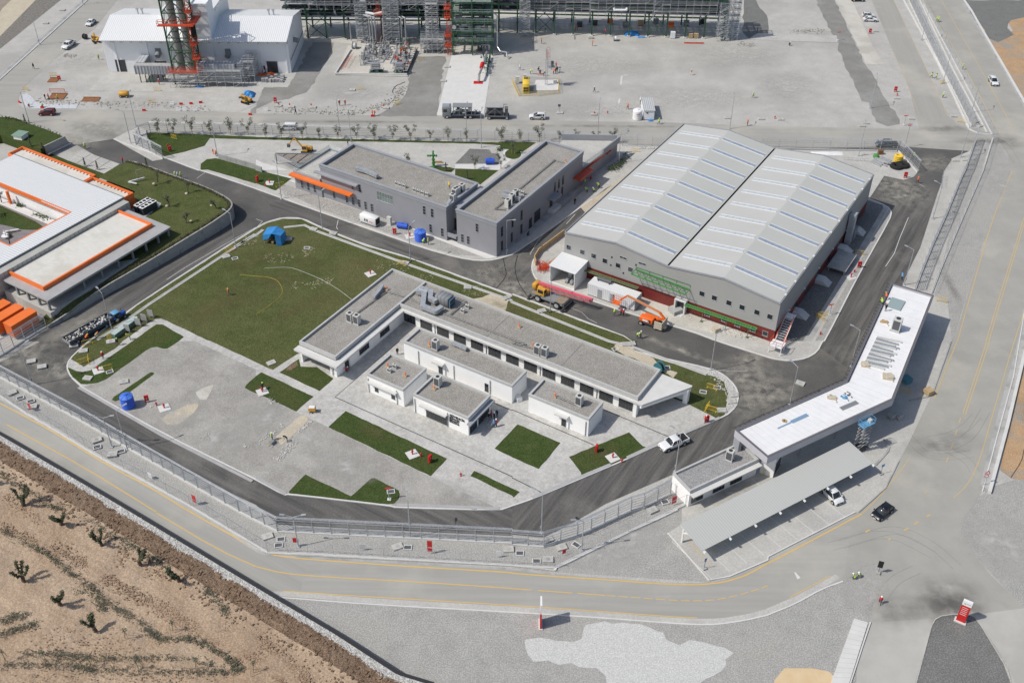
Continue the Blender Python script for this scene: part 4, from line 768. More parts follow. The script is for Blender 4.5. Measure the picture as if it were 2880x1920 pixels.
for u,v in((-23.2,142.9),(-26.9,135.6),(-24.5,143.8),(-28.2,136.5),(-23.6,160),(-23.8,170)):LB().tube((u,v,0),(u+.5,v+.2,GZ-1.4),.17,.17,10).put('column',GREYT,tg)
for(a,b_,c,d)in((-30.9,128.2,-28.6,132.0),(-24.5,151.5,-19.3,156.5),(-26.2,172,-20.2,183)):LB().box(a,b_,-.02,c,d,GZ-1.35).put('booth_wall',GREYT if b_>140 else WHITEW,tg)
window(tg,'u+',128.6,131.4,.5,2.9,-28.6,3,1);window(tg,'v-',-24.0,-20,.8,3,151.5,3,1);window(tg,'u+',174,181,.8,3,-20.2,6,1)
r=LB();r.box(-25.3,175.9,GZ-.32,-22.7,179.4,GZ-.12);r.put('roof_light',mat('rooflight',(.30,.38,.38),rough=.1),tg)
sk=MB();
for k in range(0):pass
lb=LB();lb.box(-26.3,171.0,GZ-.32,-26.0,171.2,GZ-.3)
rl=LB()
for k in range(24):
 a=Vector((-36.2,128.2)).lerp(Vector((-24.8,150.3)),(k+.5)/24);rl.box(a.x-.55,a.y-.04,GZ-.1,a.x-.06,a.y+.04,GZ-.02)
for k in range(30):
 a=Vector((-24.8,150.3)).lerp(Vector((-26.8,183.8)),(k+.5)/30);rl.box(a.x-.5,a.y-.04,GZ-.1,a.x-.06,a.y+.04,GZ-.02)
rl.bar((-36.7,128.4,GZ-.06),(-25.35,150.4,GZ-.06),.06).bar((-25.35,150.4,GZ-.06),(-27.35,183.8,GZ-.06),.06);rl.put('gutter_grid',STEELD,tg)
t=bthing('gate_annex','low white building with gravel roof tucked under the left end of the gatehouse canopy','building',-37,121)
YA=Vector((-36.0,128.0));AA=atan2(128.0-116.9,-36.0+41.8)
Q=[(-41.75,117.0),(-37.7,114.8),(-31.2,127.4),(-35.3,129.6)]
w_=LB();w_.prism(inset(Q,.04),-.02,3.15);w_.put('wall',WHITEW,t);b=LB();ringprism(b,Q,inset(Q,.32),3.152,3.65);b.put('parapet',PARG,t);LB().prism(inset(Q,.34),3.15,3.24).put('roof',ROOFG2,t)
d_=(Vector(Q[2])-Vector(Q[1])).normalized();nn_=Vector((d_.y,-d_.x))
c=LB();a=Vector(Q[1]);e2=Vector(Q[2]);c.prism([tuple(a),tuple(a+nn_*1.0),tuple(e2+nn_*1.0),tuple(e2)],2.75,2.98);c.put('window_canopy',CONCW,t)
for k,(s0,s1)in enumerate(((.6,2.9),(5.0,7.3),(8.6,11.0))):
 fr=LB();A=Vector(Q[1])+d_*s0+nn_*.02;B=Vector(Q[1])+d_*s1+nn_*.02;fr.bar((A.x,A.y,2.6),(B.x,B.y,2.6),.08).bar((A.x,A.y,.5),(B.x,B.y,.5),.08)
 for j in range(5):q=A.lerp(B,j/4);fr.bar((q.x,q.y,.5),(q.x,q.y,2.6),.07)
 fo=fr.put('window',DKGREY,t)
 for j in range(4):q0=A.lerp(B,(j+.06)/4);q1=A.lerp(B,(j+.94)/4);LB().bar((q0 .x,q0 .y,1.55),(q1 .x,q1 .y,1.55),.04,2.05).put('pane',GLASS,t,fo)
t=bthing('carport','long carport with pale corrugated roof over parking bays','carport',-25.5,122)
A_,B_,C_,D_=(-36.1,107.6,3.6),(-31.3,105.3,2.75),(-15.2,137.5,2.75),(-20.1,139.4,3.6)
rm=ribbed(mat('carport_sheet',(.50,.505,.48),rough=.5),.45,YAW+radians(63.5),.02,.95)
b=LB();b.add([A_,B_,C_,D_]+[(p[0],p[1],p[2]-.1)for p in(A_,B_,C_,D_)],[(0,1,2,3),(7,6,5,4),(0,4,5,1),(1,5,6,2),(2,6,7,3),(3,7,4,0)]);b.put('roof',rm,t)
for k in range(8):
 f_=k/7*.985+.007;h_=Vector(A_).lerp(Vector(D_),f_);l_=Vector(B_).lerp(Vector(C_),f_);o_=(l_-h_)
 q=LB();q.bar(h_+Vector((0,0,-.28)),l_+Vector((0,0,-.22))+o_*.02,.16,.28);foot=h_+o_*.12;q.bar((foot.x,foot.y,0),(foot.x,foot.y,3.2),.25,.25);k2=h_+o_*.30;q.bar((foot.x,foot.y,2.1),(k2 .x,k2 .y,k2 .z-.4),.18,.22);q.bar(l_+o_*.01+Vector((0,0,-.2)),l_+o_*.08+Vector((0,0,-.22)),.22,.3);q.put('frame',WHITEP,t)
t=bthing('white_shed','open fronted white metal shed with pumps inside against the warehouse wall','shed',-85.2,160)
rmw=ribbed(mat('shed_sheet',(.74,.75,.75),rough=.4),.5,YAW+pi/2,.04,.9);b=LB();b.box(-87.9,157.2,.12,-87.8,162.4,4.0).box(-82.4,157.2,.12,-82.3,162.4,3.9).box(-87.8,162.3,.12,-82.4,162.4,4.0);b.put('wall',WHITEM,t)
b=LB();b.add([(-88.3,157.0,4.2),(-82.1,157.0,4.2),(-82.1,162.43,4.45),(-88.3,162.43,4.45),(-88.3,157.0,4.05),(-82.1,157.0,4.05),(-82.1,162.43,4.3),(-88.3,162.43,4.3)],[(0,1,2,3),(7,6,5,4),(0,4,5,1),(1,5,6,2),(2,6,7,3),(3,7,4,0)]);b.put('roof',rmw,t)
b=LB()
for x in(-88.0,-82.3):b.box(x-.08,157.05,.1,x+.08,157.2,4.05)
b.box(-88.1,157.0,.1,-82.2,157.2,.35);b.put('door_frame',WHITEP,t)
LB().box(-87.8,157.3,.12,-82.4,162.3,.2).put('floor',CONCY,t)
for u in(-84.8,-83.7):
 p_=bthing('pump_set','grey pump set standing inside the white shed, '+('left one' if u<-84 else 'right one'),'pump',u,159.5,.2);LB().box(u-.3,158.2,.2,u+.3,160.9,.5).put('skid',MIDGREY,p_);LB().tube((u,158.4,.9),(u,159.6,.9),.35,n=10).put('motor',GALV,p_);LB().box(u-.35,159.8,.5,u+.35,160.6,1.9).put('cabinet',ACG,p_);LB().tube((u,160.7,.6),(u,160.7,2.4),.12).put('pipe',PIPE,p_)
t=bthing('generator_container','long white generator container with a black silencer on its roof','container',-74,158.5)
cm=ribbed(mat('container_sheet',(.72,.73,.73),rough=.45),.42,YAW,.05,.9);LB().box(-79.3,157.2,.35,-68.7,160.1,2.95).put('body',cm,t);LB().box(-79.2,157.3,.0,-68.8,160.0,.35).put('skid',STEELD,t)
LB().tube((-78.2,159.4,3.35),(-75.2,159.5,3.35),.36,n=14).put('silencer',DKGREY,t);LB().box(-78.0,159.0,2.95,-77.9,159.6,3.2).box(-75.5,159.0,2.95,-75.4,159.6,3.2).put('silencer_bracket',STEELD,t)
LB().box(-77.0,157.14,.5,-76.0,157.19,2.4).put('door',GREYT,t)
for k in range(6):LB().box(-74.2,156.9,.7+k*.34,-73.4,157.18,.85+k*.34).put('louvre',GALV,t)
for k in range(6):LB().box(-68.68,157.4,.6+k*.36,-68.5,159.9,.72+k*.36).put('louvre',GALV,t)
FZ=2.35
t=bthing('orange_trimmed_building','white metal roofed building with orange parapets and a grey colonnade on the grass terrace','building',-175,110)
LB().prism([(-176.8,93.6),(-162.6,93.3),(-162.9,125.9),(-176.8,125.9)],-.02,FZ).put('floor_slab',CONC,t)
LB().box(-175.9,96.6,FZ,-166.8,122.6,4.55).put('wall',GREYMET,t)
LB().box(-176.8,93.7,4.55,-162.9,125.5,4.9).put('canopy_roof',GREYMET,t)
for v in(94.0,102.4,106.9,111.2,115.0,118.6,122.0,124.9):LB().box(-163.6,v-.2,FZ,-163.2,v+.2,4.55).put('column',MIDGREY,t)
for u in(-166.4,-169.6,-172.8,-176.2):LB().box(u-.2,93.9,FZ,u+.2,94.3,4.55).put('column',MIDGREY,t)
b=LB();b.box(-163.4,93.75,4.2,-163.2,125.4,4.55).box(-176.7,93.95,4.2,-163.42,94.15,4.55);b.put('beam',MIDGREY,t)
b=LB();b.box(-166.6,95.9,4.9,-166.2,123.2,5.7).box(-176.4,95.5,4.9,-166.2,95.9,5.7).box(-176.4,123.2,4.9,-166.2,123.6,5.7);b.put('orange_parapet',ORANGE,t)
LB().box(-176.4,95.9,4.9,-166.6,123.2,5.2).put('roof',CREAM,t)
for k in range(46):
 v=96.4+k*.58;
wr=ribbed(mat('white_roof_sheet',(.72,.73,.73),rough=.4),.62,YAW,.05,.86);wr2=ribbed(mat('white_roof_sheet_cross',(.72,.73,.73),rough=.4),.62,YAW+pi/2,.05,.86)
hz=6.4
LB().box(-182.8,93.0,-.02,-178.9,127.0,hz-.3).put('wall',WHITEW,t);LB().prism([(-183.0,101.1),(-178.6,92.5),(-178.6,127.0),(-183.0,116.4)],hz-.3,hz).put('roof',wr2,t)
LB().prism([(-183.0,116.4),(-178.6,127.0),(-215,127.3),(-215,116.9)],hz-.3,hz).put('roof',wr,t);LB().box(-215,117.2,-.02,-182.9,126.8,hz-.32).put('wall',WHITEW,t)
LB().prism([(-183.0,101.1),(-178.6,92.5),(-178.6,85),(-215,85),(-215,101)],hz-.3,hz).put('roof',wr,t);LB().box(-215,85.2,-.02,-182.9,100.9,hz-.32).put('wall',WHITEW,t)
LB().box(-178.85,90,FZ,-176.5,126.7,hz-.32).put('glass_gallery_wall',mat('pale_glass_wall',(.40,.40,.36),(.46,.46,.42),scale=.6,rough=.15),t)
for k in range(30):LB().box(-176.49,94.5+k*1.08,4.95,-176.44,94.56+k*1.08,hz-.35).put('mullion',MIDGREY,t)
b=LB();b.box(-178.6,92.5,hz-.3,-178.45,127.15,hz+.1).box(-215,127.0,hz-.3,-178.6,127.2,hz+.1);b.put('roof_edge',MIDGREY,t)
b=LB();b.box(-214,116.55,hz-.9,-183.1,116.88,hz+.02).box(-183.35,101.2,hz-.9,-183.02,116.5,hz+.02).box(-214,101.02,hz-.9,-183.4,101.3,hz+.02);b.put('orange_fascia',ORANGE,t)
for(a,c,e2)in((-192.4,-179.3,130.4),(-218,-192.6,131.4)):
 LB().box(a,127.25,-.02,c,e2,5.1).put('orange_block',ORANGE,t);q=LB();wallring(q,a,127.25,c,e2,5.102,5.75,.28);q.put('orange_parapet',ORANGE,t);LB().box(a+.28,127.5,5.1,c-.28,e2-.28,5.2).put('roof',CREAM,t)
 for k in range(int((c-a)/1.1)):LB().box(a+.8+k*1.1,e2-.7,5.2,a+1.0+k*1.1,e2-.3,5.3).put('roof_outlet',STEELD,t)
for v in(116.2,):LB().box(-203.9,115.7,FZ,-203.4,116.2,hz-.9).put('column',ORANGE,t)
sheet('courtyard_paving',[S(-183,101,0),S(-183,116.8,0),S(-215,116.8,0),S(-215,101,0)],FZ,mat('purple_grey_paving',(.20,.18,.185),(.25,.235,.24),scale=.8),0)
sheet('courtyard_lawn',smoothpoly([S(-187,113.9),S(-192,110.2),S(-196,109.6),S(-200,108.5),S(-214,108.0),S(-214,114.3)],1),FZ+.02,GRASSD);sheet('footpath',[S(-183.5,114.6),S(-183.5,116.5),S(-214,116.5),S(-214,114.5)],FZ+.03,CONCW)
t=bthing('picnic_bench','dark red picnic bench on the courtyard paving','bench',-187.5,107.6,FZ);
LB().box(-187.9,105.4,FZ+.7,-187.1,109.8,FZ+.78).put('table_top',RED,t);LB().box(-188.8,105.4,FZ+.4,-188.4,109.8,FZ+.46).put('seat',RED,t);LB().box(-186.6,105.4,FZ+.4,-186.2,109.8,FZ+.46).put('seat',RED,t)
for v in(105.8,107.6,109.4):LB().box(-188.7,v-.06,FZ,-186.3,v+.06,FZ+.4).box(-187.6,v-.06,FZ+.4,-187.4,v+.06,FZ+.7).put('leg',RED,t)
t=thing('fountain','small white tiered fountain in the courtyard','fountain',S(-192.6,106.3,FZ));MB().lathe((0,0,0),[(.5,0),(.35,.3),(.9,.55),(.85,.6)],12).build('basin',WHITEP,t);MB().lathe((0,0,.6),[(.15,0),(.12,.6),(.4,.75),(.1,.8),(.08,1.3)],10).build('spout',WHITEP,t)
t=thing('stone_bench','plain white stone bench where courtyard grass meets paving','bench',S(-193.4,108.4,FZ),YAW+.9);MB().box(-1.4,-.25,.3,1.4,.25,.5).build('seat',CONCW,t);MB().box(-1.2,-.2,0,-.9,.2,.3).box(.9,-.2,0,1.2,.2,.3).build('leg',CONCW,t)
ZT={}
def tz(P):
 return P
TW=[('01 440,1432',.55),('01 650,1300',1.1),('01 880,1118',1.8),('01 1150,965',2.1),('01 1430,800',2.3),('01 1760,598',2.6),('01 1900,515',2.8),('01 2020,435',3.0),('01 2110,370',3.1),('01 2143,320',3.1),('01 2130,280',3.1),('01 2070,235',2.9),('01 1900,150',2.6),('01 1700,80',2.3),('01 1450,-10',1.9),('00 1300,1500',1.6),('00 1180,1475',1.3)]
TP=[pt(s,z)for s,z in TW]
inner=[pt('00 1000,1568',.9),pt('01 900,60',1.6),pt('01 1240,190',2.3),S(-179,127,2.3),S(-178,95,2.3),S(-164,95,2.3),S(-164.2,92.0,1.0),pt('01 330,1390',.5)]
P=TP+inner;cen=S(-168,112,2.3)
b=MB();n=len(P)
c1=pt('01 1600,300',2.6);b.v=[tuple(p)for p in P]+[tuple(c1)]
import mathutils
tri=mathutils.geometry.tessellate_polygon([[Vector((p.x,p.y,0))for p in P]])
for f in tri:b.f.append(tuple(f));b.m.append(0)
bm_=b.build('terrace_lawn',GRASS);tag(bm_,kind='structure')
bm2=bmesh.new();bm2 .from_mesh(bm_.data);bmesh.ops.recalc_face_normals(bm2,faces=bm2 .faces)
for f in bm2 .faces:
 if f.normal.z<0:f.normal_flip()
bm2 .to_mesh(bm_.data);bm2 .free()
tw=thing('curved_retaining_wall','tall curved concrete retaining wall holding up the lawn of the orange trimmed building','wall',(TP[4].x,TP[4].y,0))
def wallseg(P,th=.35,cap=.25):
 m=MB();Lp=[];n=len(P)
 for i in range(n):
  a=P[max(0,i-1)];c=P[min(n-1,i+1)];d=(c-a);d.z=0;d.normalize();nn=Vector((-d.y,d.x,0));Lp.append((P[i],P[i]+nn*th))
 for i in range(n-1):
  (a,a2),(c,c2)=Lp[i],Lp[i+1]
  vs=[(a.x,a.y,-.02),(c.x,c.y,-.02),(c.x,c.y,c.z+cap),(a.x,a.y,a.z+cap),(a2 .x,a2 .y,-.02),(c2 .x,c2 .y,-.02),(c2 .x,c2 .y,c.z+cap),(a2 .x,a2 .y,a.z+cap)]
  m.add(vs,[(0,1,2,3),(7,6,5,4),(3,2,6,7),(0,3,7,4),(1,5,6,2)])
 return m
SP=[]
for a,c in zip(TP[:-1],TP[1:]):SP+=[a,a.lerp(c,.5)]
SP.append(TP[-1]);SP=[SP[0]]+[(SP[i-1]+SP[i]*2+SP[i+1])/4 for i in range(1,len(SP)-1)]+[SP[-1]]
STAINC=mat('stained_concrete',(.30,.30,.28),(.40,.395,.375),scale=.5,c3=(.22,.22,.21),s3=.5,lo3=.55,hi3=.66,rough=.9)
for i in range(0,len(SP)-1,2):
 seg=SP[i:i+3];wallseg(seg,.35,.12).build('wall_panel',STAINC,tw,off=(TP[4].x,TP[4].y,0))
lv=MB()
for i in range(len(SP)-1):
 a,c=SP[i],SP[i+1];L=(c-a).length;d=(c-a).normalized();nn=Vector((-d.y,d.x,0))
 for k in range(int(L*26)):
  q=a.lerp(c,random.random())+nn*random.uniform(.5,1.15);r=random.uniform(.08,.18);z=random.uniform(.1,.5)
  lv.cbox(q+Vector((0,0,z)),r*1.6,r,.03,random.uniform(0,6),tilt=random.uniform(-1,1))
q=lv.build('clipped_hedge',[mat('hedge_leaf',(.06,.055,.03),(.10,.09,.05),scale=1.5)],off=tuple(SP[6]),loc=SP[6]);tag(q,'low dull hedge planted along the top of the curved retaining wall','hedge')
tf=thing('wire_fence','thin posted wire fence on top of the curved retaining wall','fence',TP[3])
for k in range(1,12):
 q=SP[0].lerp(SP[1],0)if k==0 else SP[min(len(SP)-1,k)];MB().tube(q+Vector((0,0,.1)),q+Vector((0,0,1.3)),.035,n=5).build('post',STEELD,tf,off=tuple(TP[3]))
PZ=2.4
T2=[pt(s,PZ)for s in('00 -200,1050','00 0,1075','00 140,1085','00 250,1130','00 420,1190','00 560,1245','00 590,1262','00 400,1345','00 370,1370','00 0,1235','00 -400,1300')]
sheet('terrace_lawn',T2,PZ,GRASSD,0)
t=thing('wedge_wall','white triangular side wall of the garden terrace by the ramp','wall',pt('00 600,1380'));o=pt('00 600,1380');a=pt('00 590,1250',PZ+.3);c=pt('00 400,1340',PZ+.3)
b=MB();g0=Vector((a.x,a.y,0));g1=Vector((c.x,c.y,0));g0+=(g0-g1).normalized()*.6;nn=Vector((-(g1-g0).y,(g1-g0).x,0)).normalized()*.3
b.add([g0,g1,Vector((g1 .x,g1 .y,PZ-.6)),c,a,g0+nn,g1+nn,Vector((g1 .x,g1 .y,PZ-.6))+nn,c+nn,a+nn],[(0,1,2,3,4),(9,8,7,6,5),(4,3,8,9),(0,4,9,5),(1,0,5,6)]);b.build('wall_face',CONCG,t,off=tuple(o));MB().bar(g0+nn*3+Vector((0,0,.7)),g1+nn*3+Vector((0,0,.7)),.3,.1).build('coping',CONCW,t,off=tuple(o))
for i in range(4):
 for j in range(2):
  a,b_,c,d=(pt(s)for s in('00 750,1385','00 1105,1510','00 960,1600','00 625,1470'));e=lambda x,y:a.lerp(b_,x).lerp(d.lerp(c,x),y)
  sheet('forecourt_slab',[e(i/4+.006,j/2+.01),e((i+1)/4-.006,j/2+.01),e((i+1)/4-.006,(j+1)/2-.01),e(i/4+.006,(j+1)/2-.01)],.10,CONC,0)
sheet('lawn','00 620,1480 960,1590 1000,1568 01 1000,30 500,0 300,-80 00 400,1400',.05,GRASSD)if 0 else sheet('lawn','00 400,1380 620,1475 960,1600 01 900,80 300,-100',.05,GRASSD)
# ---------------------------------------------------------------- street lamps
def lampproto(name,heads,h=8.6):
 t=thing(name,'galvanised lamp post','street lamp')
 MB().box(-.28,-.28,0,.28,.28,.14).build('base_plate',GALV,t);MB().tube((0,0,.1),(0,0,h),.10,.06,8).build('pole',GALV,t)
 MB().box(.09,-.07,1.0,.2,.07,1.5).build('service_box',GALV,t)
 for sx in heads:
  MB().tube((0,0,h-.02),(sx*1.35,0,h+.45),.05,n=6).build('arm',GALV,t)
  hd=MB().cbox(Vector((sx*1.6,0,h+.5)),.75,.30,.12,tilt=-.15*sx,ax='Y').build('lamp_head',GALV,t)
  MB().cbox(Vector((sx*1.62,0,h+.42)),.5,.2,.04,tilt=-.15*sx,ax='Y').build('lens',LIGHTC,hd)
 return t
LP=lampproto('street_lamp',(1,));LP2=lampproto('double_street_lamp',(1,-1),6.6);LPT=lampproto('tall_street_lamp',(1,),9.6)
def LAMP(base,ang,label,kind=0,g='galvanised street lamps'):
 z=0.0;return place((LP,LP2,LPT)[kind],pt(base,z),radians(ang),label,g if kind!=1 else 'double headed lamps')
for b_,a_,l_,k_ in(('01 2170,710',150,'street lamp between the curved retaining wall road and the big lawn',0),('01 1030,1460',135,'street lamp at the lawn kerb beside the blue tractor',0),('02 300,400',50,'street lamp behind the fence by the two loose concrete covers on the asphalt',0),('02 1170,990',40,'street lamp rising behind the lower fence below the big blue tank',0),('11 610,530',55,'street lamp in the grass next to the blue tarp shelter',0),('11 1420,835',50,'street lamp on the grass verge across from the upright blue tank',0),('11 235,262',125,'street lamp on the kerb near the left corner of the grey office',0),('11 2303,775',-20,'street lamp touching the near corner of the grey office',0),('21 350,1305',100,'street lamp in front of the yellow crane',0),('22 1825,270',30,'street lamp at the rounded right end of the campus lawn',0),('22 1500,1195',140,'street lamp in front of the white pickup',0),('23 270,190',150,'street lamp at the bottom corner of the inner fence',0),('13 1420,235',100,'street lamp behind the lower fence near the small triangle of grass',0),('32 200,580',130,'street lamp on the dusty asphalt behind the gatehouse roof',0),('32 760,235',150,'street lamp hidden low behind the bend of the gatehouse roof',0),('31 1250,1050',155,'street lamp beside the upper end of the gatehouse',0),('31 1515,440',150,'street lamp on the sandy strip beside the cracked slabs',0),('30 940,995',80,'street lamp standing on the dark compacted track',0),('30 830,1440',80,'street lamp with an orange box strapped to its pole',0),('30 1770,1445',80,'street lamp at the mouth of the right hand access road',0),('30 1605,770',80,'street lamp among the yellow barriers beside the double fence',0),('30 1410,370',80,'street lamp highest up along the double fence',0),('30 1868,1035',80,'street lamp between the two right hand fences near their lower end',0),('00 365,415',200,'street lamp on the kerb left of the white pickup',0),('00 270,1130',-30,'street lamp at the corner of the upper left garden terrace',0),('00 1250,1160',90,'street lamp rising from the left end of the service road fence',0),('00 1205,1320',170,'street lamp on the traffic island beside the tall sliding gate',0),('00 2000,1440',100,'street lamp standing in the cream forecourt by two orange workers',0),('10 768,1200',80,'street lamp behind the fence beside the dark young tree',0),('10 875,1310',60,'street lamp behind the left wing of the grey office',0),('10 1935,1310',80,'street lamp in front of the grey equipment truck',2),('10 2070,1360',80,'street lamp in front of the gap between truck and trailer',2),('20 785,1270',80,'street lamp behind the fence left of the red hydrant pair',2),('20 980,1505',20,'street lamp on the planted bank beside the office annex',0),('20 2000,1185',80,'street lamp just beyond the warehouse roof ridge',0)):LAMP(b_,a_,l_,k_)
for b_,a_,l_ in(('13 388,315',0,'double headed lamp between the two lower fences by a red sign'),('02 1028,968',0,'double headed lamp between the fences below the big blue tank'),('23 640,350',10,'double headed lamp in the gravel strip next to the open pit'),('00 765,45',0,'double headed lamp at the top of the left diagonal kerb')):LAMP(b_,a_,l_,1)
# ---------------------------------------------------------------- fences: every post and every bay is its own part
def unit_panel(h,z0,rails,vs,wire=.012,rail=.045,m2=False):
 b=MB()
 for k in range(rails):z=z0+(h-z0)*k/(rails-1);b.box(.0,-rail/2,z-rail/2,1.0,rail/2,z+rail/2)
 me=b
 n=vs
 for k in range(1,n):x=k/n;b.box(x-wire/4,-.004,z0,x+wire/4,.004,h)
 return b
FM={}
def fence(name,label,P,sp,h,style='high',group=None,base=.35,cat='fence',zz=0.0,side=1):
 P=pts(P)if isinstance(P,str)else P
 t=thing(name,label,cat,(P[0].x,P[0].y,0));o=Vector((P[0].x,P[0].y,0))
 if group:t['group']=group
 key=(style,h,base)
 if key not in FM:
  if style=='high':pb=unit_panel(h,base+.05,5,16)
  elif style=='yellow':pb=unit_panel(h,.1,2,8,.03,.05)
  else:pb=unit_panel(h,base+.05,2,10,.006,.03)
  pm=GALV if style!='yellow' else YEL
  m=pb.build('mesh_panel',pm);FM[key]=m.data;bpy.data.objects.remove(m)
  q=MB()
  if style=='high':
   q.tube((0,-.07,0),(0,-.07,h+.05),.055,n=6).tube((0,.07,0),(0,.07,h+.05),.04,n=5);q.bar((0,0,h),(0,.38,h+.45),.05).bar((0,0,h),(0,-.30,h+.45),.05)
  else:q.tube((0,0,0),(0,0,h+.05),.035 if style!='yellow' else.03,n=5)
  if style=='chain':q.bar((0,0,h),(0,-.28,h+.32),.035)
  m=q.build('post',pm);FM[key+('p',)]=m.data;bpy.data.objects.remove(m)
  if style=='high':
   q=MB();n=14
   for k in range(n):
    x=k/n
    q.bar((x,.0,h+.30),(x+.5/n,.28,h+.62),.02).bar((x+.5/n,.28,h+.62),(x+1/n,0,h+.30),.02)
   q.box(0,-.31,h+.40,1,-.29,h+.42).box(0,.34,h+.40,1,.36,h+.42)
   m=q.build('barbed_wire',GALV);FM[key+('w',)]=m.data;bpy.data.objects.remove(m)
 if base>0 and style!='yellow':ribbon([p-o for p in P],.32,-.02,base,False).build('base_wall',CONCW,t)
 first=True
 for a,b in zip(P[:-1],P[1:]):
  d=b-a;L=Vector((d.x,d.y,0)).length;n=max(1,round(L/sp));ang=atan2(d.y,d.x)
  for k in range(n+1):
   if k==0 and not first:continue
   q=a.lerp(b,k/n)-o;q.z=0;po=bpy.data.objects.new('post',FM[key+('p',)]);COL.objects.link(po);po.parent=t;po.location=q;po.rotation_euler=(0,0,ang)
   if k<n:
    pa=bpy.data.objects.new('mesh_panel',FM[key]);COL.objects.link(pa);pa.parent=t;pa.location=q;pa.rotation_euler=(0,0,ang);pa.scale=(L/n,1,1)
    if style=='high':w2=bpy.data.objects.new('barbed_wire',FM[key+('w',)]);COL.objects.link(w2);w2 .parent=t;w2 .location=q;w2 .rotation_euler=(0,0,ang);w2 .scale=(L/n,1,1)
  if len(P)>2 and first is True:
   pass
  if b is not P[-1]:
   d2=P[P.index(b)+1]-b
  first=True if False else first
 return t
GF='perimeter fences of galvanised panels'
fence('security_fence','tall galvanised fence with barbed wire along the lower side of the inner road','02 -380,110 0,330 760,740 1310,1060 1700,1285 2200,1568 13 200,182 2352,290',2.75,2.7)
fence('security_fence','tall galvanised fence climbing from the bottom corner to the low white gate building','23 0,302 290,322 600,225 1090,-5 22 1210,1530 1452,1408',2.75,2.7)
fence('chain_link_fence','light wire fence on the kerb of the perimeter road at the lower left','02 -380,300 0,500 250,668 480,800 950,1085 1340,1290 1750,1515 13 110,372',4.2,2.3,'chain',base=.2)
fence('chain_link_fence','light wire fence along the bottom kerb of the perimeter road','13 110,372 480,383 2352,490 23 395,512',4.1,2.3,'chain',base=.2)
fence('chain_link_fence','light wire fence on the slanting kerb towards the gate building','23 395,512 555,430 730,350 1230,105 22 1590,1500',4.1,2.3,'chain',base=.2)
fence('security_fence','long galvanised fence between the service road and the row of young trees','00 1385,1222 10 0,1240 20 0,1305 600,1325',4.4,2.5)
fence('security_fence','galvanised fence between the office annex and the far warehouse corner','20 1010,1345 1420,1358',4.4,2.5)
fence('security_fence','galvanised fence beyond the warehouse beside the service road','30 -60,1365 1180,1395',4.0,2.5)
fence('security_fence','curved galvanised fence round the storage corner behind the warehouse','30 1195,1390 1265,1470 1330,1540 31 1372,20',1.9,2.7)
fence('sliding_gate','tall galvanised mesh gate on the traffic island by the upper left road','00 1255,1345 1380,1400 1500,1465',2.6,2.9)
fence('security_fence','galvanised fence turning down to the sliding gate','00 1385,1222 1290,1255 1255,1330',2.3,2.5)
fence('security_fence','dark looking fence with long shadow running down the right side to the gatehouse','30 1905,1300 1810,1568 31 1780,60 1640,400 1510,690 1400,960 1345,1110',3.0,2.7)
fence('chain_link_fence','thin wire fence on the white kerb beside the highway','30 2065,1275 31 1975,0 1880,220 1745,530 1600,870 1500,1130',4.4,2.3,'chain',base=.25)
fence('security_fence','blue grey mesh fence along the upper part of the double fence','30 1290,0 1500,440 1700,830 1870,1165',3.2,2.4,base=.3)
fence('chain_link_fence','thin posted fence at the edge of the highway beyond the grass strip','30 1430,40 1620,400 1790,720 1920,970 2060,1240',3.6,2.3,'chain',base=.15)
fence('chain_link_fence','short cross fence closing the lower end of the double fence','30 1860,1195 1930,1225 2060,1240',2.5,2.3,'chain',base=.2)
fence('security_fence','tall galvanised fence in front of the orange containers','F -60,1620 72,1545 265,1420 465,1290 655,1165 860,1050',2.6,2.7)
fence('mesh_panel_row','two short mesh panels lying beside the sandy strip near the right fence','31 1600,60 1590,160',2.0,1.8,'chain',base=0)
for s,l in(('01 2352,590 1900,890 1370,1240 1050,1470 900,1562','pale concrete drain channel along the left edge of the big lawn'),('11 -200,700 0,590 60,545','short concrete channel beside the blue shelter'),('11 255,522 450,502 560,555 1380,855 2352,1192 21 0,1205 330,1340 900,1568 22 1080,40 1790,302','long concrete drain channel through the grass behind the white building')):
 P=pts(s);t=thing('drain_channel',l,'drain',(P[0].x,P[0].y,.14));o=Vector((P[0].x,P[0].y,.14));Q=[p-Vector((P[0].x,P[0].y,0))for p in P]
 ribbon(Q,.12,0,.06,False,1).build('edge_strip',CONCW,t);ribbon([q+Vector((0,0,0))for q in Q],.42,0,.02,False,-1).build('channel_bed',CONCG,t);R_=[]
 for i,q in enumerate(Q):
  a=Q[max(0,i-1)];b=Q[min(len(Q)-1,i+1)];d=(b-a).normalized();R_.append(q-Vector((-d.y,d.x,0))*.42)
 ribbon(R_,.12,0,.06,False,-1).build('edge_strip',CONCW,t)
t=thing('roadside_channel','metal edged drain cover beside the inner road below the pavers','drain',pt('02 730,425'))
for s in('02 735,418 1500,858 2330,1278','13 0,-45'):
 if s.startswith('02'):P=pts(s);o=pt('02 730,425');ribbon([p-o for p in P],.55,.12,.17,False,-1).build('channel_cover',GREYMET,t)
for s,l in(('12 0,1270 262,1412','short roadside channel at the lower left of the parking'),('12 1292,1515 2238,1548','roadside channel below the long strip of pavers'),('22 190,1448 620,1264 915,1142','roadside channel at the bottom right of the campus'),('22 1065,1080 1355,945 1600,850 1920,712','roadside channel in front of the canopy')):
 P=pts(s);o=P[0];t=thing('roadside_channel',l,'drain',o);ribbon([p-o for p in P],.55,.12,.18,False,1 if s.startswith(('22','12'))else-1).build('channel_cover',GREYMET,t)
P=pts('21 478,590 245,765 205,830 220,880');t=thing('formwork_wall','low ribbed timber formwork wall on the curb corner left of the shed','wall',P[0]);o=P[0]
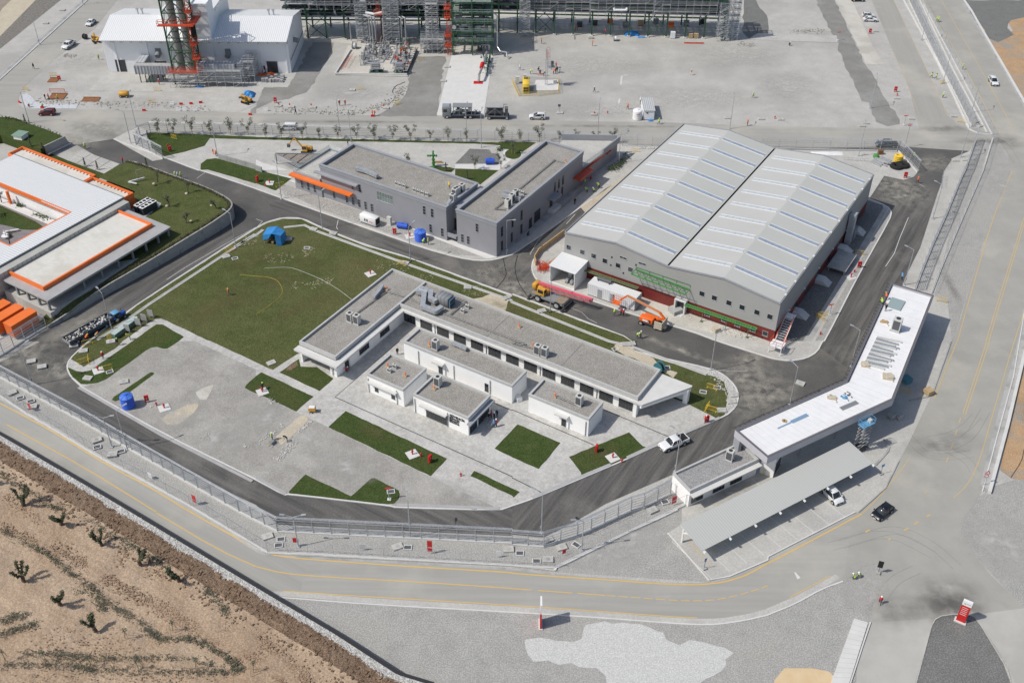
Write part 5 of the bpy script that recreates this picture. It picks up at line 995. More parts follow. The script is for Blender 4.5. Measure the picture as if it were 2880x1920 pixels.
for a,b in zip(P[:-1],P[1:]):
 n=max(1,int((b-a).length/2.4))
 for k in range(n):x=a.lerp(b,k/n)-o;y=a.lerp(b,(k+.97)/n)-o;MB().bar(x+Vector((0,0,.75)),y+Vector((0,0,.75)),.2,1.3).build('board',WOOD,t)
 # ---------------------------------------------------------------- vehicles
def softbox(b,prof,w_,inset,m=0):
 """side profile (x,z) swept across the width, top points drawn in"""
 n=len(prof);vs=[]
 for y,s in((-1,0),(1,0)):
  for x,z,k in prof:vs.append((x,y*(w_/2-k*inset),z))
 fs=[tuple(range(n)),tuple(range(2*n-1,n-1,-1))]+[((i+1)%n,i,n+i,n+(i+1)%n)for i in range(n)]
 b.add(vs,fs,m)
def bevel(o,wd=.05,seg=2):
 bm=bmesh.new();bm.from_mesh(o.data);bmesh.ops.recalc_face_normals(bm,faces=bm.faces)
 bmesh.ops.bevel(bm,geom=[e for e in bm.edges if e.is_manifold and e.calc_face_angle(0)>.35],offset=wd,segments=seg,affect='EDGES',profile=.6,clamp_overlap=True)
 for f in bm.faces:f.smooth=True
 bm.to_mesh(o.data);bm.free();return o
WH={}
def wheel(t,x,y,r,w_=.22,rim=None):
 k=(r,w_)
 if k not in WH:
  a=MB().tube((0,-w_/2,0),(0,w_/2,0),r,n=16).build('tyre',BLACK);c=MB().tube((0,-w_/2-.01,0),(0,w_/2+.01,0),r*.62,n=12).build('rim',GALV);WH[k]=(a.data,c.data);bpy.data.objects.remove(a);bpy.data.objects.remove(c)
 a=bpy.data.objects.new('wheel',WH[k][0]);COL.objects.link(a);a.parent=t;a.location=(x,y,r)
 c=bpy.data.objects.new('rim',WH[k][1]);COL.objects.link(c);c.parent=a
def car(label,kind,paint,loc,rz,group=None,cat=None):
 t=thing({'suv':'parked_car','sedan':'sedan_car','hatch':'hatchback_car','pickup':'pickup_truck','van':'small_van'}[kind],label,cat or{'suv':'car','sedan':'car','hatch':'car','pickup':'pickup','van':'van'}[kind],loc,rz,group)
 D={'suv':(4.35,1.82,1.65,.95,.35,1.05,-.15,-1.95,-2.05),'sedan':(4.5,1.76,1.45,.88,.30,.95,.15,-.95,-1.65),'hatch':(4.1,1.76,1.48,.90,.30,1.05,.2,-1.45,-1.9),'pickup':(5.35,1.92,1.8,1.08,.40,1.2,.55,-.75,-.95),'van':(4.4,1.8,1.8,1.0,.3,1.45,.75,-2.0,-2.1)}[kind]
 L,Wd,H,hz,gc,wsb,wst,rt,rb_=D;f=L/2;r=.34 if kind not in('suv','pickup')else.38
 b=MB();belt=hz+.03
 softbox(b,[(-f,.38,.6),(-f+.05,gc,.8),(f-.15,gc,.8),(f,.45,.8),(f-.03,hz-.32,.5),(f-.35,hz-.1,.3),(wsb,hz,.3),(rb_ if kind!='pickup' else-.95,belt,.3),(-f+.03,belt-.03 if kind!='sedan' else hz-.02,.5)],Wd,.10)
 bevel(b.build('body',paint,t),.05,2)
 wb=L*.30;
 for x in(wb+.08,-wb-.02):
  for y in(-1,1):MB().tube((x,y*(Wd/2-.10),r+.03),(x,y*(Wd/2+.012),r+.03),r+.07,n=14).build('wheel_arch',BLACK,t);wheel(t,x,y*(Wd/2-.10),r,.24)
 c=MB();softbox(c,[(rb_,belt-.04,.5),(wsb,hz-.05,.5),(wst,H-.06,2.0),(rt,H-.06,2.0)],Wd,.11);bevel(c.build('glasshouse',GLASS,t),.03,1)
 q=MB();softbox(q,[(rt-.04,H-.09,2.0),(rt,H-.02,2.2),(wst-.05,H-.02,2.2),(wst+.08,H-.09,2.0)],Wd+.03,.11);bevel(q.build('roof',paint,t),.02,1)
 pl=MB()
 for y in(-1,1):
  pl.bar((wsb,y*(Wd/2-.05),hz),(wst,y*(Wd/2-.22),H-.06),.07).bar((rb_,y*(Wd/2-.05),belt),(rt,y*(Wd/2-.22),H-.06),.12 if kind!='suv' else.2)
  mid=(wst+rt)/2;pl.bar((mid,y*(Wd/2-.045),belt),(mid,y*(Wd/2-.21),H-.06),.07)
  if kind in('suv','van'):pl.bar((rt+.55,y*(Wd/2-.045),belt),(rt+.5,y*(Wd/2-.21),H-.06),.09)
 pl.build('pillars',paint,t)
 for y in(-1,1):
  MB().box(f-.22,y*(Wd/2-.36)-.17,hz-.36,f-.02,y*(Wd/2-.36)+.17,hz-.2).build('headlight',LIGHTC,t);MB().box(-f-.01,y*(Wd/2-.22)-.11,belt-.38,-f+.1,y*(Wd/2-.22)+.11,belt-.12).build('tail_light',REDP,t)
  MB().box(wsb-.15,y*(Wd/2+.08)-.09,hz-.02,wsb+.02,y*(Wd/2+.08)+.09,hz+.14).build('mirror',paint,t)
  if kind in('suv','hatch')or 'rail' in label:MB().box(rt+.15,y*(Wd/2-.28)-.02,H-.01,wst-.2,y*(Wd/2-.28)+.02,H+.04).build('roof_rail',GALV if kind=='suv' else BLACK,t)
 MB().box(f-.06,-.5,.42,f+.02,.5,.62).build('grille',BLACK,t);MB().box(f,-.26,.32,f+.025,.26,.43).build('number_plate',WHITEP,t);MB().box(-f-.02,-.26,.6,-f+.01,.26,.72).build('number_plate',WHITEP,t)
 if kind=='pickup':
  bed=MB();bed.box(-f+.14,-Wd/2+.16,belt-.02,-1.05,Wd/2-.16,belt+.012);bed.build('cargo_bed',BLACK,t)
  w2=MB();w2 .box(-f+.04,-Wd/2+.03,belt,-1.0,-Wd/2+.14,belt+.12).box(-f+.04,Wd/2-.14,belt,-1.0,Wd/2-.03,belt+.12).box(-f+.04,-Wd/2+.14,belt,-f+.12,Wd/2-.14,belt+.12);w2 .build('bed_rail',paint,t)
  MB().bar((-1.15,-.8,belt),(-1.15,-.8,H-.05),.06).bar((-1.15,.8,belt),(-1.15,.8,H-.05),.06).bar((-1.15,-.8,H-.08),(-1.15,.8,H-.08),.06).build('roll_bar',BLACK,t)
 return t
car('white sedan driving on the upper left road, farther of the two there','sedan',CARW,pt('00 838,225'),bearing('00 1000,80','00 700,340'))
car('white double cab pickup parked at the upper left road edge','pickup',CARW,pt('00 635,432'),bearing('00 700,380','00 560,480'))
car('dark red SUV on the road below the plastic lined trench','suv',CARR,pt('00 437,1055'),pi+.03)
car('white van half hidden behind the service road fence and small trees','van',CARW,pt('10 300,1190'),pi)
car('white SUV parked on the service road right of the grey trailer','suv',CARW,pt('20 230,1090'),pi-.03)
car('black SUV cut off at the top edge of the photo','suv',CARB,pt('30 820,10'),.0)
car('white hatchback parked directly behind a white sedan on the gravel','hatch',CARW,pt('30 920,158'),-.12)
car('white sedan in front of a white hatchback on the gravel','sedan',CARW,pt('30 937,195'),-.12)
car('white SUV driving on the highway at the far right','suv',CARW,pt('30 2066,768'),bearing('30 2000,690','30 2120,870'))
car('grey pickup behind the fence beyond the warehouse','pickup',CARG,pt('30 1082,1345'),pi)
car('white pickup with black open bed driving past the bottom lawn','pickup',CARW,pt('22 1482,955'),bearing('22 1590,908','22 1365,1000'))
car('white small van half under the carport roof','van',CARW,pt('32 575,1425'),bearing('32 500,1340','32 630,1470'))
car('black hatchback alone on the road near the carport','hatch',CARB,pt('33 1045,15'),bearing('33 1130,-45','33 965,80'))
t=thing('equipment_truck','grey cab truck carrying roofed equipment parked on the white slab edge','truck',pt('10 1715,1075'));o=t
MB().box(0,-1.2,.5,2.3,1.2,3.3).build('cab',MIDGREY,t);bevel(t.children[0],.12,2);MB().box(-.03,-1.05,1.9,.05,1.05,2.8).build('windscreen',GLASS,t)
for y in(-1.21,1.19):MB().box(.3,y,1.9,1.3,y+.02,2.7).build('side_window',GLASS,t)
MB().box(.1,-.8,3.3,1.9,.8,3.45).build('sun_roof',CARS,t);MB().box(2.3,-.5,.6,10.0,.5,.95).box(2.5,-1.2,.95,10.0,1.2,1.1).build('chassis',DKGREY,t)
for x in(1.2,5.9,7.3):
 for y in(-1.05,1.05):wheel(t,x,y,.5,.3)
q=MB()
for x in(2.9,4.5,6.0,7.6):
 for y in(-1.1,1.1):q.bar((x,y,1.1),(x,y,3.3),.1)
q.bar((2.9,-1.1,2.2),(7.6,-1.1,2.2),.08).bar((2.9,1.1,2.2),(7.6,1.1,2.2),.08);q.build('frame',MIDGREY,t);MB().box(2.7,-1.2,3.3,7.8,1.2,3.42).build('canopy',MIDGREY,t)
q=MB()
for k in range(16):q.cbox(Vector((random.uniform(3,7.4),random.uniform(-.8,.8),random.uniform(1.3,2.6))),random.uniform(.3,1),random.uniform(.3,.6),random.uniform(.3,.9),0,k%3)
for k in range(6):q.tube((random.uniform(8,9.7),random.uniform(-.8,.8),1.1),(random.uniform(8,9.7),random.uniform(-.8,.8),2.0),.12,m=1)
q.build('machinery',[STEELD,GALV,ACG],t)
t=thing('equipment_trailer','grey frame trailer with tank coupled behind the equipment truck','trailer',pt('10 2115,1085'));
q=MB();
for x in(0,2.3,4.6):
 for y in(-1.05,1.05):q.bar((x,y,1.0),(x,y,3.4),.12)
for y in(-1.05,1.05):q.bar((0,y,3.4),(5.6,y,3.4),.12).bar((0,y,1.0),(5.6,y,1.0),.14).bar((0,y,1.1),(2.3,y,3.2),.09).bar((4.6,y,1.1),(2.3,y,3.2),.09)
q.build('frame',MIDGREY,t);MB().tube((.2,0,2.1),(4.4,0,2.1),.85,n=14).build('tank',DKGREY,t);MB().box(-.1,-1.1,3.45,4.5,1.1,3.6).build('roof',GREYMET,t);MB().box(-.3,-1.1,.8,6.0,1.1,.98).build('chassis',STEELD,t)
MB().box(4.9,-.9,1.0,5.7,.9,2.9).build('control_box',DKGREY,t)
for x in(.8,5.4):
 for y in(-1,1):wheel(t,x,y,.48,.28)
cp=S(-84.3,151.3);ca=YAW-.02
t=thing('mobile_crane','yellow rough terrain crane with a long pink red boom on the road','crane',cp,ca)
MB().box(-3.9,-1.3,.95,3.6,1.3,1.45).build('chassis',MIDGREY,t);MB().box(-3.9,-1.35,1.45,-1.8,1.35,1.6).box(1.6,-1.35,1.45,3.5,1.35,1.6).build('deck',mat('dusty_deck',(.30,.24,.16),(.22,.20,.17),scale=2),t)
for x in(-2.3,2.1):
 for y in(-1.25,1.25):wheel(t,x,y,.78,.6)
for x in(-4.1,3.8):
 q=MB();q.box(x-.2,-1.9,.6,x+.2,1.9,.95)
 for y in(-1.9,1.9):q.box(x-.3,y-.3,.2,x+.3,y+.3,.3).box(x-.1,y-.1,.3,x+.1,y+.1,.7)
 q.build('outrigger',STEELD,t)
q=MB().box(-3.6,-.2,1.7,-.6,1.35,2.7).box(-4.2,-.6,2.0,-3.3,1.3,3.2);bevel(q.build('superstructure',YELM,t),.08,1);MB().box(-2.6,-1.25,1.65,-1.0,-.35,3.0).build('operator_cab',YELM,t);MB().box(-2.4,-1.27,2.1,-1.2,-1.24,2.9).box(-1.02,-1.15,2.1,-.98,-.45,2.9).build('cab_window',GLASS,t)
bm_=t;q=MB().bar((-3.2,.35,3.3),(4.6,1.5,2.85),.42,.46);q.build('boom',PINK,t);MB().bar((3.0,1.25,2.95),(8.2,2.0,2.65),.4,.45).build('boom_section',PINK,t);q=MB()
for k in range(16):
 a=Vector((-2.6,.32-.55,3.0)).lerp(Vector((8.0,1.95-.55,2.5)),k/16);b=Vector((-2.6,.32-.55,3.0)).lerp(Vector((8.0,1.95-.55,2.5)),(k+1)/16)
 q.bar(a+Vector((0,0,.5 if k%2 else-.3)),b+Vector((0,0,-.3 if k%2 else.5)),.09);q.bar(a-Vector((0,0,.3)),b-Vector((0,0,.3)),.1).bar(a+Vector((0,0,.5)),b+Vector((0,0,.5)),.1)
q.build('lattice_jib',PINK,t)
for k in range(8):MB().tube((7.6+.12*(k%3),1.7+.15*k*.5,2.3+.15*(k%4)),(8.3,1.7+.15*k*.5,2.3+.15*(k%4)),.12).build('sheave',PINK if k%2 else STEELD,t)
t=thing('boom_lift','orange articulated boom lift with its arm reaching towards the generator container','boom lift',S(-64.2,155.2),YAW+.03)
MB().box(-1.9,-1.0,.55,1.9,1.0,.9).build('chassis',DKGREY,t)
for x in(-1.5,1.5):
 for y in(-1.05,1.05):wheel(t,x,y,.48,.34)
q=MB().box(-1.9,-1.15,.95,.9,.2,1.95).box(-1.5,.25,.95,1.3,1.1,1.7);bevel(q.build('turret',ORANGEB,t),.12,2);MB().box(1.4,-1.5,.6,3.0,-1.3,2.2).box(2.9,-1.4,.6,3.05,1.2,2.2).build('plywood_sheet',SAND,t)
MB().box(-1.2,-1.17,1.2,.2,-1.155,1.6).build('white_lettering',WHITEP,t);MB().box(-.1,-1.17,1.2,.5,-1.16,1.75).build('vent_panel',BLACK,t)
MB().bar((1.2,.2,1.6),(2.8,.3,2.2),.35,.45).bar((2.8,.3,2.2),(1.6,.3,3.3),.3,.4).build('lower_boom',ORANGEB,t);q=MB().bar((1.9,.4,3.2),(-5.6,.9,4.3),.3,.36);q.build('upper_boom',mat('faded_orange',(.62,.26,.12),(.55,.22,.10),scale=2),t);MB().bar((-5.6,.9,4.3),(-6.9,.7,2.9),.22,.3).build('jib',ORANGEB,t)
q=MB()
for x in(-8.5,-7.0):
 for y in(.1,1.4):q.bar((x,y,1.9),(x,y,3.0),.05)
for z in(1.9,2.45,3.0):q.bar((-8.5,.1,z),(-7.0,.1,z),.05).bar((-8.5,1.4,z),(-7.0,1.4,z),.05).bar((-8.5,.1,z),(-8.5,1.4,z),.05).bar((-7.0,.1,z),(-7.0,1.4,z),.05)
q.box(-8.5,.1,1.85,-7.0,1.4,1.9);q.build('work_basket',ORANGEB,t)
t=thing('scissor_lift','extended scissor lift with a blue platform beside the gatehouse fascia','scissor lift',S(-18.6,142.4),YAW+1.1)
MB().box(-1.3,-.6,.3,1.3,.6,.9).build('base',STEELD,t)
for x in(-1,1):
 for y in(-.55,.55):wheel(t,x,y,.3,.18)
for k in range(6):
 z=.9+k*.82;q=MB()
 for y in(-.5,.5):q.bar((-1.15,y,z),(1.15,y,z+.82),.08,.12).bar((1.15,y*.8,z),(-1.15,y*.8,z+.82),.08,.12)
 q.build('scissor_stage',GREYMET,t)
MB().box(-1.3,-.65,5.85,1.3,.65,6.0).build('platform',SKYB,t);q=MB()
for x in(-1.3,-.43,.43,1.3):
 for y in(-.65,.65):q.bar((x,y,6.0),(x,y,7.05),.05)
for z in(6.5,7.05):
 for y in(-.65,.65):q.bar((-1.3,y,z),(1.3,y,z),.05)
 for x in(-1.3,1.3):q.bar((x,-.65,z),(x,.65,z),.05)
q.build('railing',SKYB,t);MB().box(.5,-.3,6.0,1.0,.3,6.6).build('toolbox',ACG,t)
tp=pt('01 1090,1365');ta=bearing('01 1000,1400','01 1165,1310')
t=thing('tractor','blue farm tractor with a light blue cab roof on the kerb road','tractor',tp,ta);t.scale=(.82,.82,.82)
for y in(-.85,.85):wheel(t,-.9,y,.72,.42);wheel(t,1.35,y*.9,.45,.3)
q=MB().box(.2,-.42,.9,2.1,.42,1.55);bevel(q.build('bonnet',BLUEM,t),.1,2);MB().box(-1.1,-.5,.6,1.9,.5,.95).build('chassis',DKGREY,t);MB().box(-1.15,-.72,1.3,.2,.72,2.3).build('cab_glass',GLASS,t);q=MB().box(-1.35,-.85,2.3,.4,.85,2.48);bevel(q.build('cab_roof',SKYB,t),.06,1)
q=MB()
for x in(-1.2,.25):
 for y in(-.75,.75):q.bar((x,y,1.2),(x,y,2.3),.08)
q.build('cab_pillar',BLUEM,t);MB().box(-1.6,-1.05,1.2,-.3,-.75,1.4).box(-1.6,.75,1.2,-.3,1.05,1.4).build('mudguard',BLUEM,t);MB().tube((1.3,.25,1.5),(1.3,.25,2.4),.05).build('exhaust',BLACK,t)
tp=pt('01 830,1490');ta=bearing('01 700,1560','01 985,1400');t=thing('trash_trailer','long low farm trailer heaped with white rubbish behind the tractor','trailer',tp,ta)
q=MB().box(-5.0,-1.15,.7,5.0,1.15,.8).box(-5.0,-1.2,.8,5.0,-1.12,1.45).box(-5.0,1.12,.8,5.0,1.2,1.45).box(4.92,-1.12,.8,5.0,1.12,1.45);q.build('bed',mat('trailer_navy',(.05,.06,.085),rough=.5),t);MB().box(-5.08,-1.2,.72,-5.01,1.2,1.4).build('tailboard',CARS,t)
for x in(-3.3,-2.2,3.0):
 for y in(-1.0,1.0):wheel(t,x,y,.4,.25)
q=MB()
for k in range(190):q.cbox(Vector((random.uniform(-4.7,4.7),random.uniform(-.95,.95),random.uniform(.9,1.55))),random.uniform(.12,.45),random.uniform(.1,.35),random.uniform(.05,.2),random.uniform(0,3),random.choice((0,1,1,2,3,3)),random.uniform(-.6,.6))
tag(q.build('rubbish_heap',[WHITEP,ACG,SAND,DKGREY],t),kind='stuff');MB().bar((5,0,.8),(6.6,0,.7),.12).build('drawbar',STEELD,t)
def excavator(label,loc,rz,m=YELM,arm=1.0,name='excavator',cat='excavator'):
 t=thing(name,label,cat,loc,rz)
 for y in(-.8,.8):MB().box(-1.3,y-.2,0,1.3,y+.2,.55).build('track',BLACK,t)
 bevel(MB().box(-1.3,-.9,.65,.9,.2,1.4).build('counterweight',m,t),.08,1);MB().box(-.3,.22,.65,.9,.9,2.1).build('cab',m,t);MB().box(-.2,.2,1.2,.92,.92,2.0).build('cab_window',GLASS,t)
 MB().bar((.9,-.2,1.0),(2.3*arm,-.2,2.9*arm),.22,.3).build('boom',m,t);MB().bar((2.3*arm,-.2,2.9*arm),(3.6*arm,-.2,1.4*arm),.18,.25).build('stick',m,t);MB().box(3.35*arm,-.55,.9*arm,3.9*arm,.15,1.5*arm).build('bucket',DKGREY,t);return t
excavator('yellow excavator working beyond the office pergola',pt('10 470,1400'),pi-.1,arm=1.25)
excavator('yellow telehandler at the left end of the white plant building',pt('00 888,388'),2.2,arm=.75,name='yellow_loader',cat='loader')
excavator('small orange excavator half covered by a blue tarp',pt('00 2270,945'),2.6,arm=.7,name='mini_excavator')
def tarp(label,loc,w_,d,h,name='tarpaulin',m=BLUET,rz=0):
 b=MB();n=9;vs=[]
 for j in range(n):
  for i in range(n):
   x=(i/(n-1)-.5)*w_;y=(j/(n-1)-.5)*d;e=min(1,2.2*min(i,j,n-1-i,n-1-j)/(n-1)+.0);vs.append((x+random.uniform(-.1,.1),y+random.uniform(-.1,.1),h*(e**.6)*random.uniform(.75,1)))
 b.add(vs,[(j*n+i,j*n+i+1,(j+1)*n+i+1,(j+1)*n+i)for j in range(n-1)for i in range(n-1)])
 return one(b,name,m,label,'tarpaulin',loc,rz)
tarp('blue tarp over machinery beside the dark strip near the orange excavator',pt('00 2285,880'),3.4,3.0,1.6)
tarp('crumpled blue sheet on the slab at the foot of the lattice tower',pt('00 1830,798'),2.6,1.2,.5);tarp('big blue tarp draped at the foot of the scaffolded rack',pt('20 1100,320'),4.6,2.4,1.5);tarp('small torn blue sheet trailing right of the big draped tarp',pt('20 1190,345'),2.4,1.0,.35)
tarp('orange tarp heap outside the plant building doors',pt('10 125,690'),3.2,1.8,.9,m=ORANGEB);tarp('lower orange tarp heap beside the open door',pt('10 40,690'),1.7,1.4,.7,m=ORANGEB)
tarp('white plastic sheeting rolled out behind the warehouse end',pt('30 540,1415'),9.0,2.0,.6,m=WHITEP);tarp('light blue rag by the white cabin',pt('20 1275,1112'),1.3,.8,.5)
t=thing('concrete_mixer','small yellow site cart on the pale paving by the strip lawn','cart',pt('12 520,650'));MB().box(-.6,-.4,.5,.6,.4,1.2).build('hopper',YELM,t);MB().box(-.5,-.35,1.2,.5,.35,1.3).build('lid',WHITEP,t)
for y in(-.45,.45):wheel(t,-.2,y,.28,.12)
MB().bar((.6,0,.7),(1.4,-.5,.35),.07).build('handle',STEELD,t)
t=thing('dumper','yellow site dumper on the gravel inside the curb','dumper',pt('00 1145,890'));q=MB().box(-1.3,-.8,.6,1.2,.8,1.5);bevel(q.build('skip',YELM,t),.15,1);MB().box(-1.0,-.6,.25,1.0,.6,.6).build('chassis',DKGREY,t)
for x in(-.8,.8):
 for y in(-.7,.7):wheel(t,x,y,.33,.22)
NW=('first','second','third','fourth','fifth','sixth','seventh','eighth','ninth')
# ---------------------------------------------------------------- plant at the top of the photograph
def part(b,name,m,t):return b.build(name,m,t,off=tuple(t.location))
def rail_ring(b,x0,y0,x1,y1,z,h=1.1,r=.05,m=0):
 for zz in(z+h*.5,z+h):
  b.bar((x0,y0,zz),(x1,y0,zz),r,m=m).bar((x0,y1,zz),(x1,y1,zz),r,m=m).bar((x0,y0,zz),(x0,y1,zz),r,m=m).bar((x1,y0,zz),(x1,y1,zz),r,m=m)
 n=max(1,int((x1-x0)/1.5))
 for k in range(n+1):
  x=x0+(x1-x0)*k/n;b.bar((x,y0,z),(x,y0,z+h),r,m=m).bar((x,y1,z),(x,y1,z+h),r,m=m)
t=thing('plant_hall','big white metal plant hall with corrugated gabled roof at the upper left','building',(-88.4,293,0));X0,X1,Y0,Y1=-114.1,-62.7,282,304.5
PW=mat('plant_cladding',(.80,.81,.82),(.84,.85,.86),scale=.2,rough=.5);PR=ribbed(mat('plant_roof',(.78,.79,.79),rough=.4),.55,0,.05,.88)
b=MB().box(X0,Y0,0,X1,Y0+.3,9.0).box(X0,Y1-.3,0,X1,Y1,9.3).add([(X1-.3,Y0+.31,0),(X1,Y0+.31,0),(X1,Y1-.31,0),(X1-.3,Y1-.31,0),(X1-.3,Y0+.31,9.7),(X1,Y0+.31,9.7),(X1,Y1-.31,9.3),(X1-.3,Y1-.31,9.3),(X1-.3,293,12),(X1,293,12)],[(0,1,2,3),(1,2,6,9,5),(0,4,8,7,3),(0,4,5,1),(2,6,7,3),(4,8,9,5),(8,7,6,9)]);part(b,'wall',PW,t)
for(ya,za,yb,zb)in((Y0-1.6,9.75,293,12.2),(293,12.2,Y1+.2,9.6)):
 b=MB().add([(X0-.2,ya,za),(X1+.1,ya,za),(X1+.1,yb,zb),(X0-.2,yb,zb),(X0-.2,ya,za-.15),(X1+.1,ya,za-.15),(X1+.1,yb,zb-.15),(X0-.2,yb,zb-.15)],[(0,1,2,3),(7,6,5,4),(0,4,5,1),(1,5,6,2),(2,6,7,3),(3,7,4,0)]);part(b,'roof_slope',PR,t)
part(MB().box(X0+.1,Y0-.05,8.95,X1-.1,Y0+.25,9.6),'clerestory_gap',STEELD,t)
for k in range(20):x=X0+.3+k*2.69;part(MB().bar((x,Y0-1.5,9.55),(x,Y0-.06,8.6),.1).box(x-.05,Y0-1.5,9.0,x+.05,Y0-1.4,9.65),'eaves_bracket',CARS,t)
for x in(-110.9,-101.9,-78.6,-70.5,-63.6):part(MB().box(x-.15,Y0-.2,0,x+.15,Y0-.01,8.9),'downpipe',PW,t)
for x,w_,h in((-110.3,2.8,3.5),(-67.8,3.0,3.4),(-99.0,3.2,3.2)):part(MB().box(x-w_/2,Y0-.05,0,x+w_/2,Y0-.005,h),'doorway',STEELD,t);part(MB().box(x-w_/2-.1,Y0-.08,h,x+w_/2+.1,Y0,h+.12),'door_lintel',GALV,t)
part(MB().box(-70.8,Y0-.05,0,-69.9,Y0-.005,2.1),'door',STEELD,t)
for x in(-99.0,-79.6):part(MB().tube((x,Y0-1.4,5.2),(x,Y0,5.9),.75,n=14).box(x-.8,Y0-.12,5.2,x+.8,Y0-.02,7.0),'exhaust_fan',MIDGREY,t)
part(MB().tube((X1,290,6.6),(X1+1.3,290,6.2),.7,n=12),'exhaust_fan',MIDGREY,t)
for x in(-106.9,-105.6,-69.7,-68.4):part(MB().tube((x,294.5,11.6),(x,294.5,13.2),.22,n=8).box(x-.35,294.2,13.2,x+.35,294.8,13.6),'roof_cowl',GALV,t)
b=MB().box(-88.0,Y0-.06,9.4,-83.4,288,19.2).box(-88.0,Y0-.35,0,-83.4,Y0-.06,19.1);part(b,'stair_tower',PW,t)
b=MB();b.box(-88.05,Y0-.4,19.2,-83.35,Y0-.1,19.7).box(-88.05,287.7,19.2,-83.35,288.05,19.7).box(-88.05,Y0-.1,19.2,-87.75,287.7,19.7).box(-83.65,Y0-.1,19.2,-83.35,287.7,19.7);part(b,'tower_parapet',PW,t)
b=MB().add([(-83.4,288.05,10),(-83.4,304,9.4),(-83.4,304,15.0),(-83.4,288.05,15.8),(-98,288.05,10),(-98,304,9.4),(-98,304,15.0),(-98,288.05,15.8)],[(0,1,2,3),(7,6,5,4),(0,4,5,1),(1,5,6,2),(3,2,6,7),(0,3,7,4)]);part(b,'upper_hall',PR,t)
b=MB()
for k in range(12):y=288.2+k*1.3;b.bar((-83.1,y,15.9),(-83.1,y+1.3,15.3 if k%2 else 16.1),.1)
b.bar((-83.1,288.2,16.2),(-83.1,304,15.6),.12).bar((-83.1,288.2,15.4),(-83.1,304,14.9),.12);part(b,'edge_truss',CARS,t)
b=MB().box(X1+.05,283,3.2,X1+.2,304,3.5);part(b,'side_band',GREYMET,t)
t=thing('lattice_tower','green steel lattice tower carrying two grey stacks with orange platforms','tower',(-90.2,276.8,0));XA,XB,YA_,YB_=-93.3,-87.2,274,280
def shr(z):return.0*z
for x in(XA,XB):
 for y in(YA_,YB_):part(MB().tube((x,y,0),(x,y,27),.24,n=8),'leg',GREENS,t)
for z in[3+k*3.4 for k in range(8)]:
 for(a,b_)in(((XA,YA_),(XB,YA_)),((XA,YB_),(XB,YB_)),((XA,YA_),(XA,YB_)),((XB,YA_),(XB,YB_))):
  q=MB().bar((*a,z),(*b_,z),.22);m_=((a[0]+b_[0])/2,(a[1]+b_[1])/2,z+3.4);q.bar((*a,z),m_,.17).bar((*b_,z),m_,.17);part(q,'brace',GREENS,t)
STK=mat('stack_lagging',(.27,.27,.26),(.34,.34,.33),scale=1.0,rough=.5,metal=.2)
for x in(-91.7,-88.8):
 part(MB().tube((x,277.2,2.5),(x,277.2,27),1.05,n=18),'stack',STK,t)
 for z in range(5,27,3):part(MB().tube((x,277.2,z),(x,277.2,z+.2),1.12,n=18),'stack_band',GREENS,t)
for z,e in((3.8,1.0),(17.0,1.3),(24.5,1.0)):
 b=MB().box(XA-e,YA_-e-.4,z,XB+e+.8,YA_-.4,z+.18).box(XB+.4,YA_-.4,z,XB+e+1.2,YB_,z+.18);rail_ring(b,XA-e,YA_-e-.4,XB+e+.8,YA_-.4,z+.18,1.2,.07);rail_ring(b,XB+.4,YA_-.4,XB+e+1.2,YB_,z+.18,1.2,.07);part(b,'platform',REDO,t)
for z in(7.5,11.5,20.5):
 b=MB().box(XB+.3,YA_-1.2,z,XB+2.0,YA_+1.2,z+.15);rail_ring(b,XB+.3,YA_-1.2,XB+2.0,YA_+1.2,z+.15,1.2,.07);part(b,'rest_platform',REDO,t)
for(xa,za,zb)in((XB+1.0,4,12),(XB+.9,11.5,17),(XB+1.2,17,25)):
 b=MB()
 for dx in(-.25,.25):b.bar((xa+dx,YA_-.9,za),(xa+dx,YA_-.9,zb),.07)
 k=za
 while k<zb:b.bar((xa-.25,YA_-.9,k),(xa+.25,YA_-.9,k),.04);b.bar((xa-.4,YA_-1.5,k),(xa+.4,YA_-1.5,k),.04).bar((xa-.4,YA_-1.5,k),(xa-.4,YA_-.9,k),.04).bar((xa+.4,YA_-1.5,k),(xa+.4,YA_-.9,k),.04);k+=.7
 for dx in(-.4,0,.4):b.bar((xa+dx,YA_-1.5,za+2),(xa+dx,YA_-1.5,zb),.04)
 part(b,'caged_ladder',REDO,t)
part(MB().box(XB+.2,YA_+1.4,12.5,XB+1.8,YA_+1.6,16.4),'black_panel',BLACK,t)
LAG=ribbed(mat('lagging_panel',(.46,.48,.51),(.56,.58,.60),scale=.8,rough=.45),.9,0,.05,.65)
